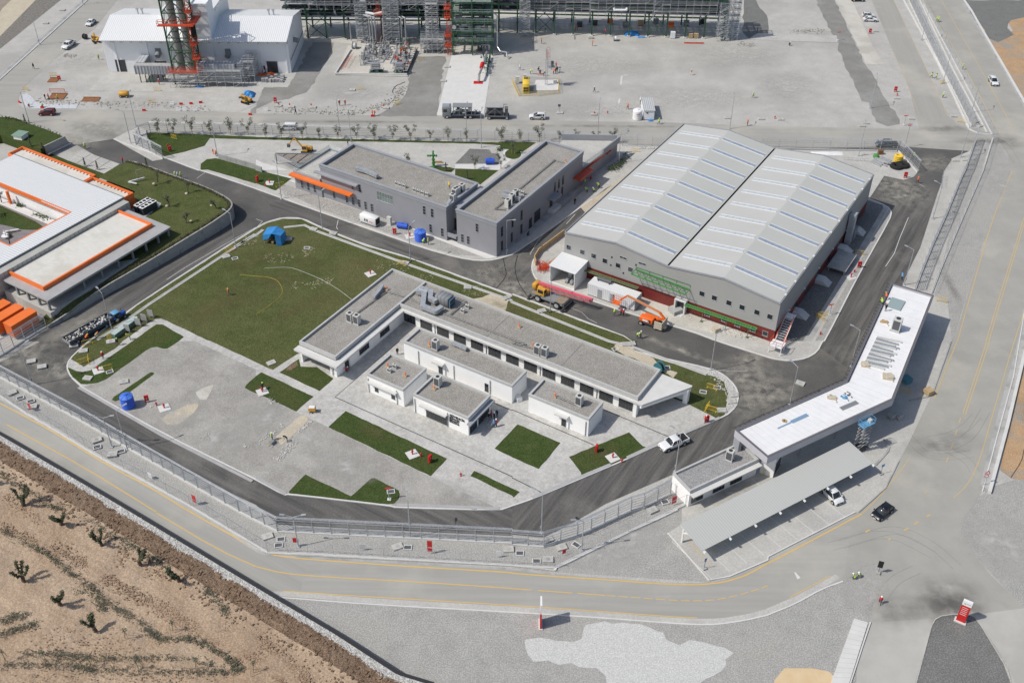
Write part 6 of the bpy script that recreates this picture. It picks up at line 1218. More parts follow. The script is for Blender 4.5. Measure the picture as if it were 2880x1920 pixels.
def scaff(name,label,x0,y0,x1,y1,z1,sx=2.0,sz=2.0,planks=True,m=GALV,z0=0,r=.055,stairs=False,diag=True,sy=None):
 t=thing(name,label,'scaffold',((x0+x1)/2,(y0+y1)/2,z0));nx=max(1,round((x1-x0)/sx));ny=max(1,round((y1-y0)/(sy or sx)));nz=max(1,round((z1-z0)/sz))
 for i in range(nx+1):
  for j in range(ny+1):
   x=x0+(x1-x0)*i/nx;y=y0+(y1-y0)*j/ny;part(MB().tube((x,y,z0),(x,y,z1+random.uniform(.2,1.2)),r,n=4,cap=False),'standard',m,t)
 for k in range(1,nz+1):
  z=z0+(z1-z0)*k/nz;b=MB()
  for j in range(ny+1):
   y=y0+(y1-y0)*j/ny
   for zz in(z,z+.55,z+1.05)if k<nz+1 else(z,):b.bar((x0-.3,y,zz),(x1+.3,y,zz),r*1.6)
  for i in range(nx+1):x=x0+(x1-x0)*i/nx;b.bar((x,y0-.3,z),(x,y1+.3,z),r*1.6)
  part(b,'ledger_lift',m,t)
  if planks:
   for i in range(nx):
    if random.random()<.82:part(MB().box(x0+(x1-x0)*i/nx+.04,y0,z+.04,x0+(x1-x0)*(i+1)/nx-.04,min(y1,y0+1.4),z+.09),'plank',random.choice((GREYMET,CARS,CONCG)),t)
 if diag:
  b=MB()
  for k in range(nz):
   i=random.randrange(nx);xa=x0+(x1-x0)*i/nx;xb=x0+(x1-x0)*(i+1)/nx;b.bar((xa,y0-.06,z0+(z1-z0)*k/nz),(xb,y0-.06,z0+(z1-z0)*(k+1)/nz),r*1.6)
  part(b,'diagonal',m,t)
 if stairs:
  for k in range(nz):
   za=z0+(z1-z0)*k/nz;zb=z0+(z1-z0)*(k+1)/nz;a,c=(x0+.2,x1-.2)if k%2 else(x1-.2,x0+.2);b=MB();b.bar((a,y0+.3,za),(c,y0+.3,zb),.1).bar((a,y0+1.0,za),(c,y0+1.0,zb),.1)
   for j in range(7):x=a+(c-a)*j/7;z=za+(zb-za)*j/7;b.box(x-.12,y0+.3,z,x+.12,y0+1.0,z+.04)
   part(b,'stair_flight',CARS,t)
 return t
t=thing('lagged_duct','grey panelled duct raised on green legs between plant hall and lattice tower','duct',(-100,276,0))
part(MB().box(-104,274.5,2.6,-93.8,276.6,5.0).box(-104,276.6,2.6,-101.6,281.6,5.2),'duct_run',LAG,t);part(MB().box(-103.9,274.6,5.0,-93.9,276.5,5.08),'duct_top',CONCG,t)
for x in(-103,-101.5,-100.5,-99.6):part(MB().tube((x,275,0),(x,275,2.6),.14),'leg',GREENS,t)
for k in range(12):part(MB().box(-103.8+k*.85,274.42,2.5,-103.74+k*.85,274.48,5.1),'rib',STEELD,t)
t=thing('lagged_duct','grey panelled duct bending back to the wall right of the lattice tower','duct',(-80,276,0))
part(MB().box(-86.5,275,3.2,-76.5,277.2,5.4),'duct_run',LAG,t);part(MB().bar((-76.6,276.1,4.3),(-74.0,279.0,4.5),2.1,2.1),'duct_bend',LAG,t);part(MB().bar((-74.2,278.8,4.6),(-73.9,281.8,4.8),2.1,2.1),'duct_bend',LAG,t)
scaff('scaffolding','tube scaffold under the grey duct right of the lattice tower',-86,272.4,-74.5,275.4,4.4,2.3,1.5);scaff('scaffolding','tube scaffold wrapped round the foot of the lattice tower',-94,271.6,-86.5,273.6,3.2,2.2,1.5,False);scaff('scaffolding','tall tube scaffold at the duct bend near the plant hall wall',-74.3,275.6,-71.6,281.4,5.8,1.5,1.8)
def rack(name,label,x0,y0,n,sp,sl,dep,zb,levels,ztop,npipes,lab2,scaf=True,brace=(3,9)):
 t=thing(name,label,'pipe rack',(x0+n*sp/2,y0,0));P=lambda i,d:(x0+i*sp,y0+sl*i*sp+d)
 for i in range(n+1):
  for d in(0,dep):x,y=P(i,d);part(MB().box(x-.2,y-.2,.2,x+.2,y+.2,ztop),'column',GREENS,t);part(MB().box(x-.45,y-.45,0,x+.45,y+.45,.35),'footing',CONCW,t)
  x,y=P(i,0);x2,y2=P(i,dep)
  for z in levels:part(MB().bar((x,y,z),(x2,y2,z),.22,.35),'cross_beam',GREENS,t)
 for z in levels:
  for d in(0,dep):a=P(0,d);c=P(n,d);part(MB().bar((*a,z),(*c,z),.25,.4),'long_beam',GREENS,t)
 for i in brace:
  for d in(0,dep):
   a=P(i,d);c=P(i+1,d);m_=((a[0]+c[0])/2,(a[1]+c[1])/2,zb-.3);part(MB().bar((*a,.4),(*c,zb-.4),.16).bar((*c,.4),(*a,zb-.4),.16),'cross_brace',GREENS,t)
 for li,z in enumerate(levels):
  for k in range(npipes):
   d=.8+(dep-1.6)*(k+.5)/npipes+random.uniform(-.1,.1);r=random.choice((.16,.22,.3,.38));a=P(-.3,d);c=P(n+.3,d)
   part(MB().tube((*a,z+.25+r),(*c,z+.25+r),r,n=8),'pipe',random.choice((PURPD,PURPD,STEELD,GALV,PIPE)if li%2==0 else(PIPE,GALV,GALV,PURPD)),t)
 return t
rack('pipe_rack','long green steel pipe rack with dark pipes along the top right of the yard',-10.34,312.2,13,5.62,-.046,9.5,6.2,(6.3,8.9,11.6,14.3),16,10,'')
for k_,(xa_,xb_,ya_)in enumerate(((3.6,22.3,310.1),(22.6,41.2,309.2),(41.5,60,308.35))):scaff('scaffolding',('left','middle','right')[k_]+' stretch of the long scaffold before the right hand pipe rack',xa_,ya_,xb_,ya_+.8,14.5,2.35,2.1,k_>=0,z0=6.2,r=.04)
scaff('stair_tower','scaffold stair tower at the left end of the right hand pipe rack',1.7,309.2,4.5,311.2,15.5,2.8,1.6,False,stairs=True);scaff('stair_tower','small scaffold stair tower at the right end of the pipe rack',60.8,306.9,63.6,309.0,10.5,2.8,1.8,False,stairs=True);scaff('scaffolding','scaffold tower rising past the right end of the rack',63.8,307.8,67.0,312,15,1.6,2.0)
rack('pipe_rack','dark steel pipe rack behind the plant hall and pump skids',-67.2,306.4,9,5.55,0.0,9.0,5.6,(6.0,8.2,10.8,13.8),17,9,'',brace=(1,5,7))
for z_,y_,r_ in((7.0,308.5,.55),(7.0,310.2,.5),(9.4,309.5,.6),(9.3,311.5,.5),(12.0,309,.5)):bent_=one(MB().tube((-67,0,0),(-19,0,0),r_,n=10),'large_pipe',PURPD,'large dark pipe on the left rack, %s'%{308.5:'lowest in front',310.2:'lowest behind',309.5:'middle in front',311.5:'middle behind',309:'highest'}[y_],'pipe',(0,y_,z_))
t=thing('truss_bridge','dark triangular truss along the upper level of the left pipe rack','truss',(-40,306,10.6));b=MB()
for k in range(26):x=-67+k*2.0;b.bar((x,306.1,8.6 if k%2 else 10.6),(x+2.0,306.1,10.6 if k%2 else 8.6),.2)
part(b,'web',GREENS,t);part(MB().box(-67,305.6,10.9,-17,306.2,11.2),'walkway',CARS,t);b=MB();rail_ring(b,-67,305.5,-17,305.9,11.2,1.1,.05);part(b,'railing',GALV,t)
scaff('scaffolding','narrow scaffold tower left of the two bent silver pipes',-46.6,303.5,-43.4,305.6,12.5,1.6,1.2);scaff('stair_tower','wide scaffold stair tower in the middle of the left rack',-38.4,302.4,-34.0,305.0,13.5,2.2,1.3,True,stairs=True);scaff('scaffolding','scaffold tower in front of the rack left of the orange ladder',-25.8,300.5,-22.4,303.6,13,1.7,1.2);scaff('scaffolding','low scaffold cage round the manifold left of the orange ladder',-27.2,296.3,-20.6,300.0,4.0,1.6,1.3)
scaff('scaffolding','scaffold deck hung under the upper pipes of the left rack',-60,303.8,-48,305.4,14.5,2.4,1.6,z0=9.8);scaff('scaffolding','scaffold deck high over the middle of the left rack',-33,303,-20,305.4,15,2.2,1.6,z0=10.5)
t=thing('process_module','multi level green steel process module beside an orange ladder tower','process unit',(-12,301,0));
xs=(-17.8,-12.1,-6.4);ys=(295.2,301.8,308.4)
for x in xs:
 for y in ys:part(MB().box(x-.2,y-.2,.2,x+.2,y+.2,17),'column',GREENS,t)
for z in(4.0,6.8,9.6,12.4,15.4):
 for y in ys:part(MB().bar((xs[0],y,z),(xs[2],y,z),.2,.28),'beam',GREENS,t)
 for x in xs:part(MB().bar((x,ys[0],z),(x,ys[2],z),.28,.4),'beam',GREENS,t)
 if z>5:
  b=MB()
  for k in range(14):
   if random.random()<.8 or z>11:y=ys[0]+.3+k*.92;b.box(xs[0]+.3,y,z+.21,xs[2]-.3,y+(.9 if z>11 else random.choice((.25,.6))),z+.26)
  part(b,'grating',mat('grating_dark',(.16,.19,.18),(.30,.33,.32),scale=1.2),t)
 b=MB();rail_ring(b,xs[0]-.3,ys[0]-.5,xs[2]+.3,ys[0]-.1,z+.2,1.1,.06);rail_ring(b,xs[0],ys[1],xs[2],ys[2],z+.2,1.1,.05);part(b,'railing',mat('pale_green_steel',(.22,.33,.27),rough=.5),t)
for k in range(80):
 z=random.choice((2.0,4.6,7.3,10.1,13.0,15.8,16.2))+random.uniform(0,.8);y=random.uniform(295.6,308);r=random.choice((.08,.12,.18,.28));x0=random.uniform(-17.5,-13);x1=random.uniform(-11,-6.6);part(MB().tube((x0,y,z),(x1,y,z),r,n=7).tube((x1,y,z),(x1,y,max(.3,z-random.uniform(.6,3))),r,n=7),'pipe',random.choice((PIPE,GALV,GALV,STEELD,GREENS)),t)
for k in range(36):
 x=random.uniform(-17,-7.5);y=random.uniform(296,307);z=random.choice((.3,4.3,7.1,9.9,12.7,15.7));part(MB().tube((x,y,z),(x+random.uniform(1,2),y,z),random.uniform(.3,.55),n=10)if k%2 else MB().box(x,y,z,x+random.uniform(.5,1.5),y+.7,z+random.uniform(.6,1.5)),'vessel',random.choice((GALV,ACG,MIDGREY,STEELD)),t)
part(MB().tube((-17.2,294.6,8.6),(-17.2,297.5,8.6),.6,n=14),'drum',PIPE,t)
t=thing('ladder_tower','bright orange caged ladder tower on the left edge of the process module','ladder tower',(-18.9,294.8,0));b=MB()
for x in(-19.4,-18.4):
 for y in(295.2,296.2):b.bar((x,y,0),(x,y,15.5),.12)
for k in range(21):
 z=.4+k*.72;b.bar((-19.4,295.2,z),(-18.4,295.2,z),.07).bar((-19.4,295.2,z),(-19.4,296.2,z),.06).bar((-18.4,295.2,z),(-18.4,296.2,z),.06).bar((-19.4,295.1,z),(-18.4,295.1,z+.72),.05)
part(b,'ladder_cage',REDO,t)
for z in(2.6,5.6,11.0,13.6):b=MB().box(-20.0,294.8,z,-18.2,296.6,z+.12);rail_ring(b,-20,294.8,-18.2,296.6,z+.12,1.1,.06);part(b,'landing',REDO,t)
t=thing('ladder_tower','thin orange ladder among the scaffolds of the left rack','ladder tower',(-39.8,303,0));b=MB()
for x in(-40.3,-39.4):b.bar((x,303.4,.2),(x,303.4,15.5),.1)
for k in range(24):b.bar((-40.3,303.4,.5+k*.6),(-39.4,303.4,.5+k*.6),.05)
part(b,'ladder',REDO,t)
for z in(9.0,13.5):b=MB().box(-41,302.5,z,-38.6,303.9,z+.12);rail_ring(b,-41,302.5,-38.6,303.9,z+.12,1.1,.06);part(b,'landing',REDO,t)
def bentpipe(label,P,r,m=PIPE,name='bent_pipe'):
 P=[Vector(p)for p in P];b=MB()
 for a,c in zip(P[:-1],P[1:]):b.tube(a,c,r,n=10)
 for p in P[1:-1]:b.ball(p,r*1.04,n=10)
 return one(b,name,m,label,'pipe',tuple(P[0]),off=tuple(P[0]),smooth=False)
for k,(x,y,h,lab)in enumerate(((-42.6,302.9,8.3,'tall silver pipe rising from the pump skid, leftmost of the bent trio'),(-41.8,302.7,8.4,'tall silver pipe rising from the pump skid, middle of the bent trio'),(-40.9,302.5,8.2,'tall silver pipe rising from the pump skid, rightmost of the bent trio'),(-38.6,302.6,7.8,'brownish silver pipe with a top bend left of the stair tower'),(-33.2,302.2,8.4,'silver pipe close to the right side of the wide stair tower'),(-32.0,302.4,8.2,'silver swan neck pipe farthest right of the stair tower'),(-48.6,304.6,6.0,'short silver pipe standing alone by the cable drum'))):bentpipe(lab,[(x,y,.4),(x,y,h),(x+(-1.5 if k<3 else 1.0 if k==3 else-1.0),y+.6,h+.3),(x+(-1.5 if k<3 else 1.0 if k==3 else-1.0),y+2.5,h+.3)],.24 if k not in(4,6)else.18)
bentpipe('thick white pipe loop lying on top of the left rack deck',[(-43.5,303.6,9.3),(-41.0,303.2,9.0),(-38.6,303.6,9.4)],.4,WHITEP);bentpipe('white pipe spool resting on the scaffold of the right rack',[(29.5,309.2,9.2),(29.7,309.0,8.6),(33.2,309.0,8.6),(33.4,309.2,9.2)],.35,WHITEP)
bentpipe('silver pipe running down the right side of the process module',[(-6.0,296.2,12.4),(-4.9,295.5,11.8),(-4.9,295.5,2.6),(-4.0,294.0,1.8),(-2.2,293.6,1.7),(-1.9,292.6,.4)],.2)
def clutter(t,x0,y0,x1,y1,h,n,mats,names=('valve','pipe','fitting')):
 for k in range(n):
  x=random.uniform(x0,x1);y=random.uniform(y0,y1);z=random.uniform(.3,h);c=k%4
  if c==0:q=MB().tube((x,y,z),(x,y+random.uniform(.8,3),z),random.choice((.08,.12,.18)),n=6)
  elif c==1:q=MB().tube((x,y,.1),(x,y,z+.4),random.choice((.06,.1,.14)),n=6);q.ball((x,y,z+.4),.2,n=6)
  elif c==2:q=MB().lathe((x,y,z),[(.1,0),(.32,.05),(.32,.15),(.1,.2),(.08,.5),(.25,.52),(.25,.58)],8)
  else:q=MB().tube((x,y,z),(x+random.uniform(.5,1.5),y,z),random.choice((.08,.14,.2)),n=6)
  part(q,names[0]if c==2 else names[2]if c==1 else names[1],random.choice(mats),t)
t=thing('pump_skid','silver compressor skid at the front left of the pump pad','skid',(-38.8,282.5,.15));part(MB().box(-40.7,281.1,.15,-37.0,283.6,.6),'base',GREENS,t);part(MB().tube((-40.2,282.4,1.9),(-37.6,282.4,1.9),.95,n=16),'vessel',CARS,t)
for z in(2.0,2.5,3.0):part(MB().box(-40.0,281.2,z,-37.8,281.9,z+.28),'cooler_tube',PIPE,t)
part(MB().tube((-41.0,281.8,3.2),(-36.6,281.8,3.5),.22).tube((-36.6,281.8,3.5),(-35.2,290,3.6),.22),'pipe',PIPE,t);clutter(t,-40.5,281.2,-37.2,284,1.6,22,(GALV,STEELD,PIPE))
t=thing('pump_skid','silver compressor skid at the front right of the pump pad','skid',(-32,282.5,.15));part(MB().box(-33.6,281.1,.15,-30.4,283.6,.6),'base',GREENS,t);part(MB().tube((-33.2,282.4,1.9),(-31.0,282.4,1.9),.95,n=16),'vessel',CARS,t)
for z in(2.0,2.5,3.0):part(MB().box(-33.2,281.2,z,-31.2,281.9,z+.28),'cooler_tube',PIPE,t)
part(MB().tube((-34.6,281.8,3.2),(-30.6,281.8,3.5),.22).tube((-34.6,281.8,3.2),(-33.6,290,3.6),.22),'pipe',PIPE,t);clutter(t,-33.6,281.2,-30.6,284,1.6,22,(GALV,STEELD,PIPE))
for lab,a in(('dense valve manifold on the left of the pump pad',(-44.0,287,-40.4,301,3.2,90)),('dense valve manifold in the middle of the pump pad',(-39.6,291,-36.4,301,3.2,70)),('valve and pipe cluster behind the right compressor skid',(-34.6,285,-30.4,300,3.4,90)),('silver manifold inside the low scaffold cage',(-26.6,296.6,-21,299.6,3,44))):
 t=thing('valve_manifold',lab,'valve manifold',((a[0]+a[2])/2,(a[1]+a[3])/2,0));clutter(t,*a,(GALV,GALV,STEELD,PIPE,MIDGREY)if 'right' not in lab else(GALV,STEELD,PIPE,REDO,GREENS))
 part(MB().box(a[0],a[1],.15,a[2],a[3],.3),'base',CONCG,t)
t=thing('guard_rail','orange guard rail frames lying at the left edge of the pump pad','railing',(-48,288,0));b=MB()
for k in range(9):y=284+k*1.1;b.bar((-49.0+k*.12,y,.2),(-47.6+k*.12,y+.3,1.0),.06).bar((-49.0+k*.12,y,.2),(-48.9+k*.12,y+1.1,.2),.06).bar((-47.6+k*.12,y+.3,1.0),(-47.5+k*.12,y+1.4,1.0),.06)
part(b,'rail_frame',REDO,t)
t=thing('pad_kerb','low concrete kerb round the pump pad','kerb',(-40,281,0));part(MB().box(-50.2,280.7,.15,-30.0,281.0,.6),'kerb_stone',CONCW,t);part(MB().bar((-50.1,281,.4),(-47.9,298,.4),.3,.5),'kerb_stone',CONCW,t);part(MB().bar((-30.1,281,.4),(-28.5,298,.4),.3,.8),'kerb_stone',STEELD,t)
t=thing('hydrant_header','red valve line on green supports along the edge of the white slab','pipe line',(-9,285,0));b=MB()
for x,y,z,x2,y2,z2,r in((-9.8,276.8,.3,-9.6,277,2.0,.35),(-9.7,277,2.0,-8.6,284.5,2.0,.33),(-8.6,284.5,2.0,-7.9,293,2.0,.3)):b.tube((x,y,z),(x2,y2,z2),r,n=10)
part(b,'main_pipe',PIPE,t);part(MB().tube((-9.2,281.3,2.3),(-8.8,284.3,2.3),.5,n=12).ball((-9.0,282.3,2.5),.65).ball((-8.9,283.6,2.5),.6),'red_valve',REDP,t)
for k in range(7):part(MB().bar((-7.6+k*.12,281+k*2,0),(-7.6+k*.12,281+k*2,2.6),.2),'support',GREENS,t)
part(MB().box(-11.2,275.6,0.021,-8.6,277.5,.05),'red_plinth',REDP,t);clutter(t,-9.4,281.5,-7.4,292,2.4,24,(STEELD,GALV,GREENS))
def crates(lst):
 for s,w_,d,h,m,name,lab,cat in lst:
  p=pt(s);t=thing(name,lab,cat,p);b=MB().box(-w_/2,-d/2,.12,w_/2,d/2,h).build('body',m,t);MB().box(-w_/2-.04,-d/2-.04,h,w_/2+.04,d/2+.04,h+.06).build('lid',m,t);MB().box(-w_/2,-d/2,0,-w_/2+.15,d/2,.12).box(w_/2-.15,-d/2,0,w_/2,d/2,.12).build('skid',WOOD,t)
crates([('20 1475,352',1.3,1.0,1.9,WHITEM,'electrical_cabinet','white cabinet standing in front of the scaffolded rack','cabinet'),('20 1640,350',1.2,.9,1.3,WOOD,'wooden_crate','left one of two wooden crates under the rack','crate'),('20 1690,350',1.2,.9,1.3,WOOD,'wooden_crate','right one of two wooden crates under the rack','crate'),('20 720,355',1.2,.8,.7,ACG,'white_bin','low white box by a rack column footing','box'),('20 135,1110',.01,.01,.02,ACG,'x','x','x')][:4])
for k in range(9):crates([(f'20 {620+k*140},{248-(k % 3)*14}',1.6,1.0,1.5,random.choice((STEELD,WOOD,MIDGREY,ORANGEB)),'stored_crate','dark crate in the shade under the rack, number%d'%k,'crate')])
i=0
for o in list(COL.objects):
 if o.name.startswith('stored_crate')and not o.parent:o['label']='%s crate from the left in the shade under the scaffolded rack'%NW[i];o['group']='crates stored under the rack';i+=1
def drum(label,loc,r,w_,rz,m=WOOD,core=GALV):
 t=thing('cable_drum',label,'cable drum',loc,rz)
 for y in(-w_/2,w_/2):MB().tube((0,y-.05,r),(0,y+.05,r),r,n=16).build('flange',m,t)
 MB().tube((0,-w_/2+.05,r),(0,w_/2-.05,r),r*.7,n=14).build('cable',core,t);return t
drum('silver cable drum standing on the pump pad',pt('10 905,450'),1.0,1.0,1.4,GALV,ACG);drum('white cable drum on the gravel in front of the rack',pt('20 945,375'),.8,.8,1.5,CARS,WHITEP)
drum('blue and black cable drum on the bare soil behind the white building',pt('22 1350,270'),1.0,.9,2.4,mat('teal_flange',(.06,.22,.27),rough=.5),BLACK);drum('dark cable drum by the road at the far left',pt('00 785,360'),.8,.8,1.2,STEELD,BLACK)
for x in range(6):
 for j in range(3):
  if random.random()<.8:t=thing('insulation_bundle','grey wrapped bundle','bundle',(-64.5-x*1.0+random.uniform(-.2,.2),276+j*1.3,0),random.uniform(0,3));MB().box(-.45,-.45,0,.45,.45,random.uniform(.6,1.1)).build('wrap',GREYMET,t);MB().box(-.47,-.05,.0,.47,.05,.62).build('strap',STEELD,t);t['label']='grey wrapped insulation bundle stacked outside the plant hall doors';t['group']='insulation bundles outside the plant hall'
t=thing('lattice_mast','slim galvanised climbing mast with hooped ladder on a white plinth','mast',(8.9,274.7,.3));b=MB()
for k in range(4):a=k*pi/2+pi/4;b.bar((8.9+cos(a)*.42,274.7+sin(a)*.42,.3),(8.9+cos(a)*.3,274.7+sin(a)*.3,10.6),.09)
for k in range(15):z=.8+k*.66;b.bar((8.6,274.4,z),(9.2,274.4,z+.66),.05).bar((9.2,274.4,z),(9.2,275,z+.66),.05).bar((8.6,274.4,z),(9.2,274.4,z),.06)
part(b,'lattice',GALV,t)
for(x,z0,z1)in((9.2,8.4,11.4),(9.6,5.8,8.0)):
 b=MB()
 for k in range(8):a=pi*k/7;b.bar((x+cos(a)*.5,274.0,z1+sin(a)*.5-.5),(x+cos(pi*(k+1)/7)*.5,274.0,z1+sin(pi*(k+1)/7)*.5-.5),.06)if k<7 else None
 b.bar((x-.5,274,z0),(x-.5,274,z1-.5),.06).bar((x+.5,274,z0),(x+.5,274,z1-.5),.06)
 for j in range(5):b.bar((x-.5,274,z0+.4*j),(x+.5,274,z0+.4*j),.05)
 part(b,'ladder_hoop',REDO if z0>8 else GALV,t)
b=MB().box(9.3,273.6,5.6,11.3,275.2,5.75);rail_ring(b,9.3,273.6,11.3,275.2,5.75,1.0,.05);part(b,'platform',GALV,t);part(MB().tube((10.4,274.4,5.8),(10.4,274.4,7.3),.4),'drum',DKGREY,t)
sheet('concrete_plinth',[Vector((5.3,271.2,0)),Vector((12.2,271.3,0)),Vector((12.4,278,0)),Vector((6.1,278,0))],.3,CONCW,0);sheet('gravel_patch','20 60,885 440,855 440,720 130,700 20,760',.02,GRAVEL2)
t=thing('yellow_generator','boxy yellow generator on the gravel left of the lattice mast','generator',pt('20 128,862'));bevel(MB().box(-.9,-.1,.1,.9,4.6,2.9).build('housing',YEL,t),.06,1)
for x in(-.5,0,.5):
 for z in(.5,1.3):MB().box(x-.18,-.14,z,x+.18,-.102,z+.6).build('vent',BLACK,t)
for y in(3.0,3.8):MB().box(-.6,y,2.9,.6,y+.5,2.93).build('roof_vent_panel',BLACK,t)
fence('barrier_fence','yellow barrier fence round the lattice mast compound, left and front part','20 0,745 60,885 250,885 430,862',1.5,1.2,'yellow',base=0);fence('barrier_fence','yellow barrier fence right of the lattice mast','20 435,860 420,735',1.5,1.2,'yellow',base=0)
crates([('20 50,765',1.0,.9,1.9,ACG,'electrical_cabinet','pale cabinet left of the yellow generator','cabinet'),('20 118,725',.8,.7,1.2,ACG,'electrical_cabinet','small white cabinet behind the yellow generator','cabinet'),('20 395,770',1.0,.7,1.0,ACG,'white_box','white box on the right of the mast plinth','box')])
t=thing('site_cabin','white site cabin with ribbed roof beside a round white tank','cabin',(34.5,256,0));cr=ribbed(mat('cabin_roof',(.55,.57,.57),rough=.5),.5,0,.05,.72)
part(MB().box(33.9,254.2,.15,36.6,261.8,2.6),'wall',PW,t);part(MB().box(33.75,254.05,2.6,36.75,261.95,2.75),'roof',cr,t);part(MB().box(34.5,254.12,1.9,34.9,254.19,2.2),'window',BLACK,t);part(MB().box(34,254.3,0,36.5,261.6,.15),'skid',STEELD,t)
t=thing('water_tank','round white water tank next to the site cabin','tank',(32.3,254.9,0));part(MB().lathe((32.3,254.9,0),[(1.2,0),(1.25,.1),(1.25,2.4),(1.1,2.6),(.3,2.7),(.3,2.85)],24),'shell',WHITEM,t);part(MB().lathe((32.3,254.9,1.25),[(1.27,0),(1.27,.05)],24),'band',ACG,t)
lettering(t,'WATER',.3,(-.5,-1.30,1.7),(pi/2,0,0),REDP,.01)
for k in range(3):one(MB().tube((0,0,.1),(5.9,-.1,.1),.08,n=5),'painted_pipe',REDO,('nearest','middle','farthest')[k]+' of three red pipes lying before the rack','pipe',tuple(pt('20 1582,402')+Vector((0,k*.35,.02))),group='red pipes lying before the rack')
one(MB().bar((0,0,.12),(0,-2.6,.12),.2),'steel_beam',MIDGREY,'single grey beam lying on the gravel near the rack braces','beam',pt('20 572,335'))
def gantry(label,u0,u1,v,z,wd,hang=True,m=GREENB,n=8,slope=0):
 t=bthing('steel_gantry',label,'steel frame',u0,v,z);b=LB()
 for dv in(0,wd):b.bar((u0,v+dv,z),(u1,v+dv,z+slope),.16,.22)
 for k in range(n+1):
  u=u0+(u1-u0)*k/n;zz=z+slope*k/n;b.bar((u,v,zz),(u,v+wd,zz),.14)
  if k<n:b.bar((u,v,zz),(u0+(u1-u0)*(k+1)/n,v+wd,zz+slope/n),.06)
 b.put('lattice',m,t)
 if hang:
  q=LB()
  for dv in(0,wd):q.bar((u0,v+dv,z+.55),(u1,v+dv,z+.55),.06)
  for k in range(0,n+1,2):u=u0+(u1-u0)*k/n;q.bar((u,v,z),(u,v,z+.55),.06).bar((u,v+wd,z),(u,v+wd,z+.55),.06)
  q.put('side_rail',m,t)
gantry('bright green steel bridge hung across the warehouse gable between the windows',-71.4,-59.7,160.3,6.3,2.0,slope=-.5);OL=mat('olive_steel',(.14,.18,.09),rough=.6)
gantry('dull green frame on stands between shed and generator container',-82.5,-70.2,161.2,2.6,.6,False,OL,12);gantry('long dull green lattice frame low across the right half of the gable',-59.8,-45.0,161.0,2.7,.7,False,GREENB,14)
for k,u in enumerate((-79.5,-76,-71,-56,-51,-46.5)):tt=bthing('frame_stand',NW[k]+' steel stand from the left under the low green frames','stand',u,161.2,0,'stands under the green frames');LB().bar((u,161.3,.1),(u,161.3,2.6),.1).box(u-.3,161.0,.1,u+.3,161.6,.2).put('post',OL,tt)
t=bthing('steel_stair','white stair tower with red railings at the near right corner of the warehouse','stairs',-40.6,161.5);b=LB()
for k in range(12):b.box(-41.2,161.4+k*.38,.5+k*.32,-39.7,161.7+k*.38,.58+k*.32)
b.put('tread',CARS,t);b=LB().bar((-41.3,161.4,.4),(-41.3,166.0,4.2),.12,.25).bar((-39.6,161.4,.4),(-39.6,166.0,4.2),.12,.25).box(-41.3,166.0,4.1,-39.6,167.6,4.25).box(-41.5,159.2,1.7,-39.0,161.4,1.85);b.put('frame',WHITEP,t);b=LB()
for u in(-41.3,-39.6):b.bar((u,161.4,1.4),(u,166,5.2),.07).bar((u,161.4,.9),(u,166,4.7),.06)
for u,v in((-41.5,159.2),(-39,159.2),(-41.5,161.4),(-39,161.4),(-40.2,159.2)):b.bar((u,v,1.8),(u,v,2.9),.07)
b.bar((-41.5,159.2,2.9),(-39,159.2,2.9),.07).bar((-41.5,159.2,2.9),(-41.5,161.4,2.9),.07).bar((-39,159.2,2.9),(-39,161.4,2.9),.07).bar((-41.3,167.6,5.3),(-39.6,167.6,5.3),.08);b.put('railing',REDO,t);b=LB()
for u,v in((-41.4,159.3),(-39.1,159.3),(-41.4,161.3),(-39.1,161.3)):b.bar((u,v,.1),(u,v,1.7),.12)
b.put('leg',WHITEP,t)
for lab,x0,x1,y0,y1 in(('tangle of small silver pipes and brackets along the left rack',-66,-19,305.2,307.4),('tangle of small pipes and brackets in the gap above the shaded yard',-9,2,312,316)):
 t=thing('service_piping',lab,'piping',((x0+x1)/2,y0,6));n=150 if x1-x0>20 else 50
 for k in range(n):
  x=random.uniform(x0,x1);y=random.uniform(y0,y1);z=random.uniform(6,15);c=k%3;m=random.choice((GALV,PIPE,STEELD,CARS,MIDGREY))
  part(MB().bar((x,y,z),(x+random.uniform(1,5),y,z),.14)if c==0 else MB().bar((x,y,z),(x,y+.1,z+random.uniform(.8,2.5)),.1)if c==1 else MB().box(x,y,z,x+random.uniform(.4,1.4),y+.6,z+random.uniform(.3,.9)),('tube','riser','box')[c],m,t)
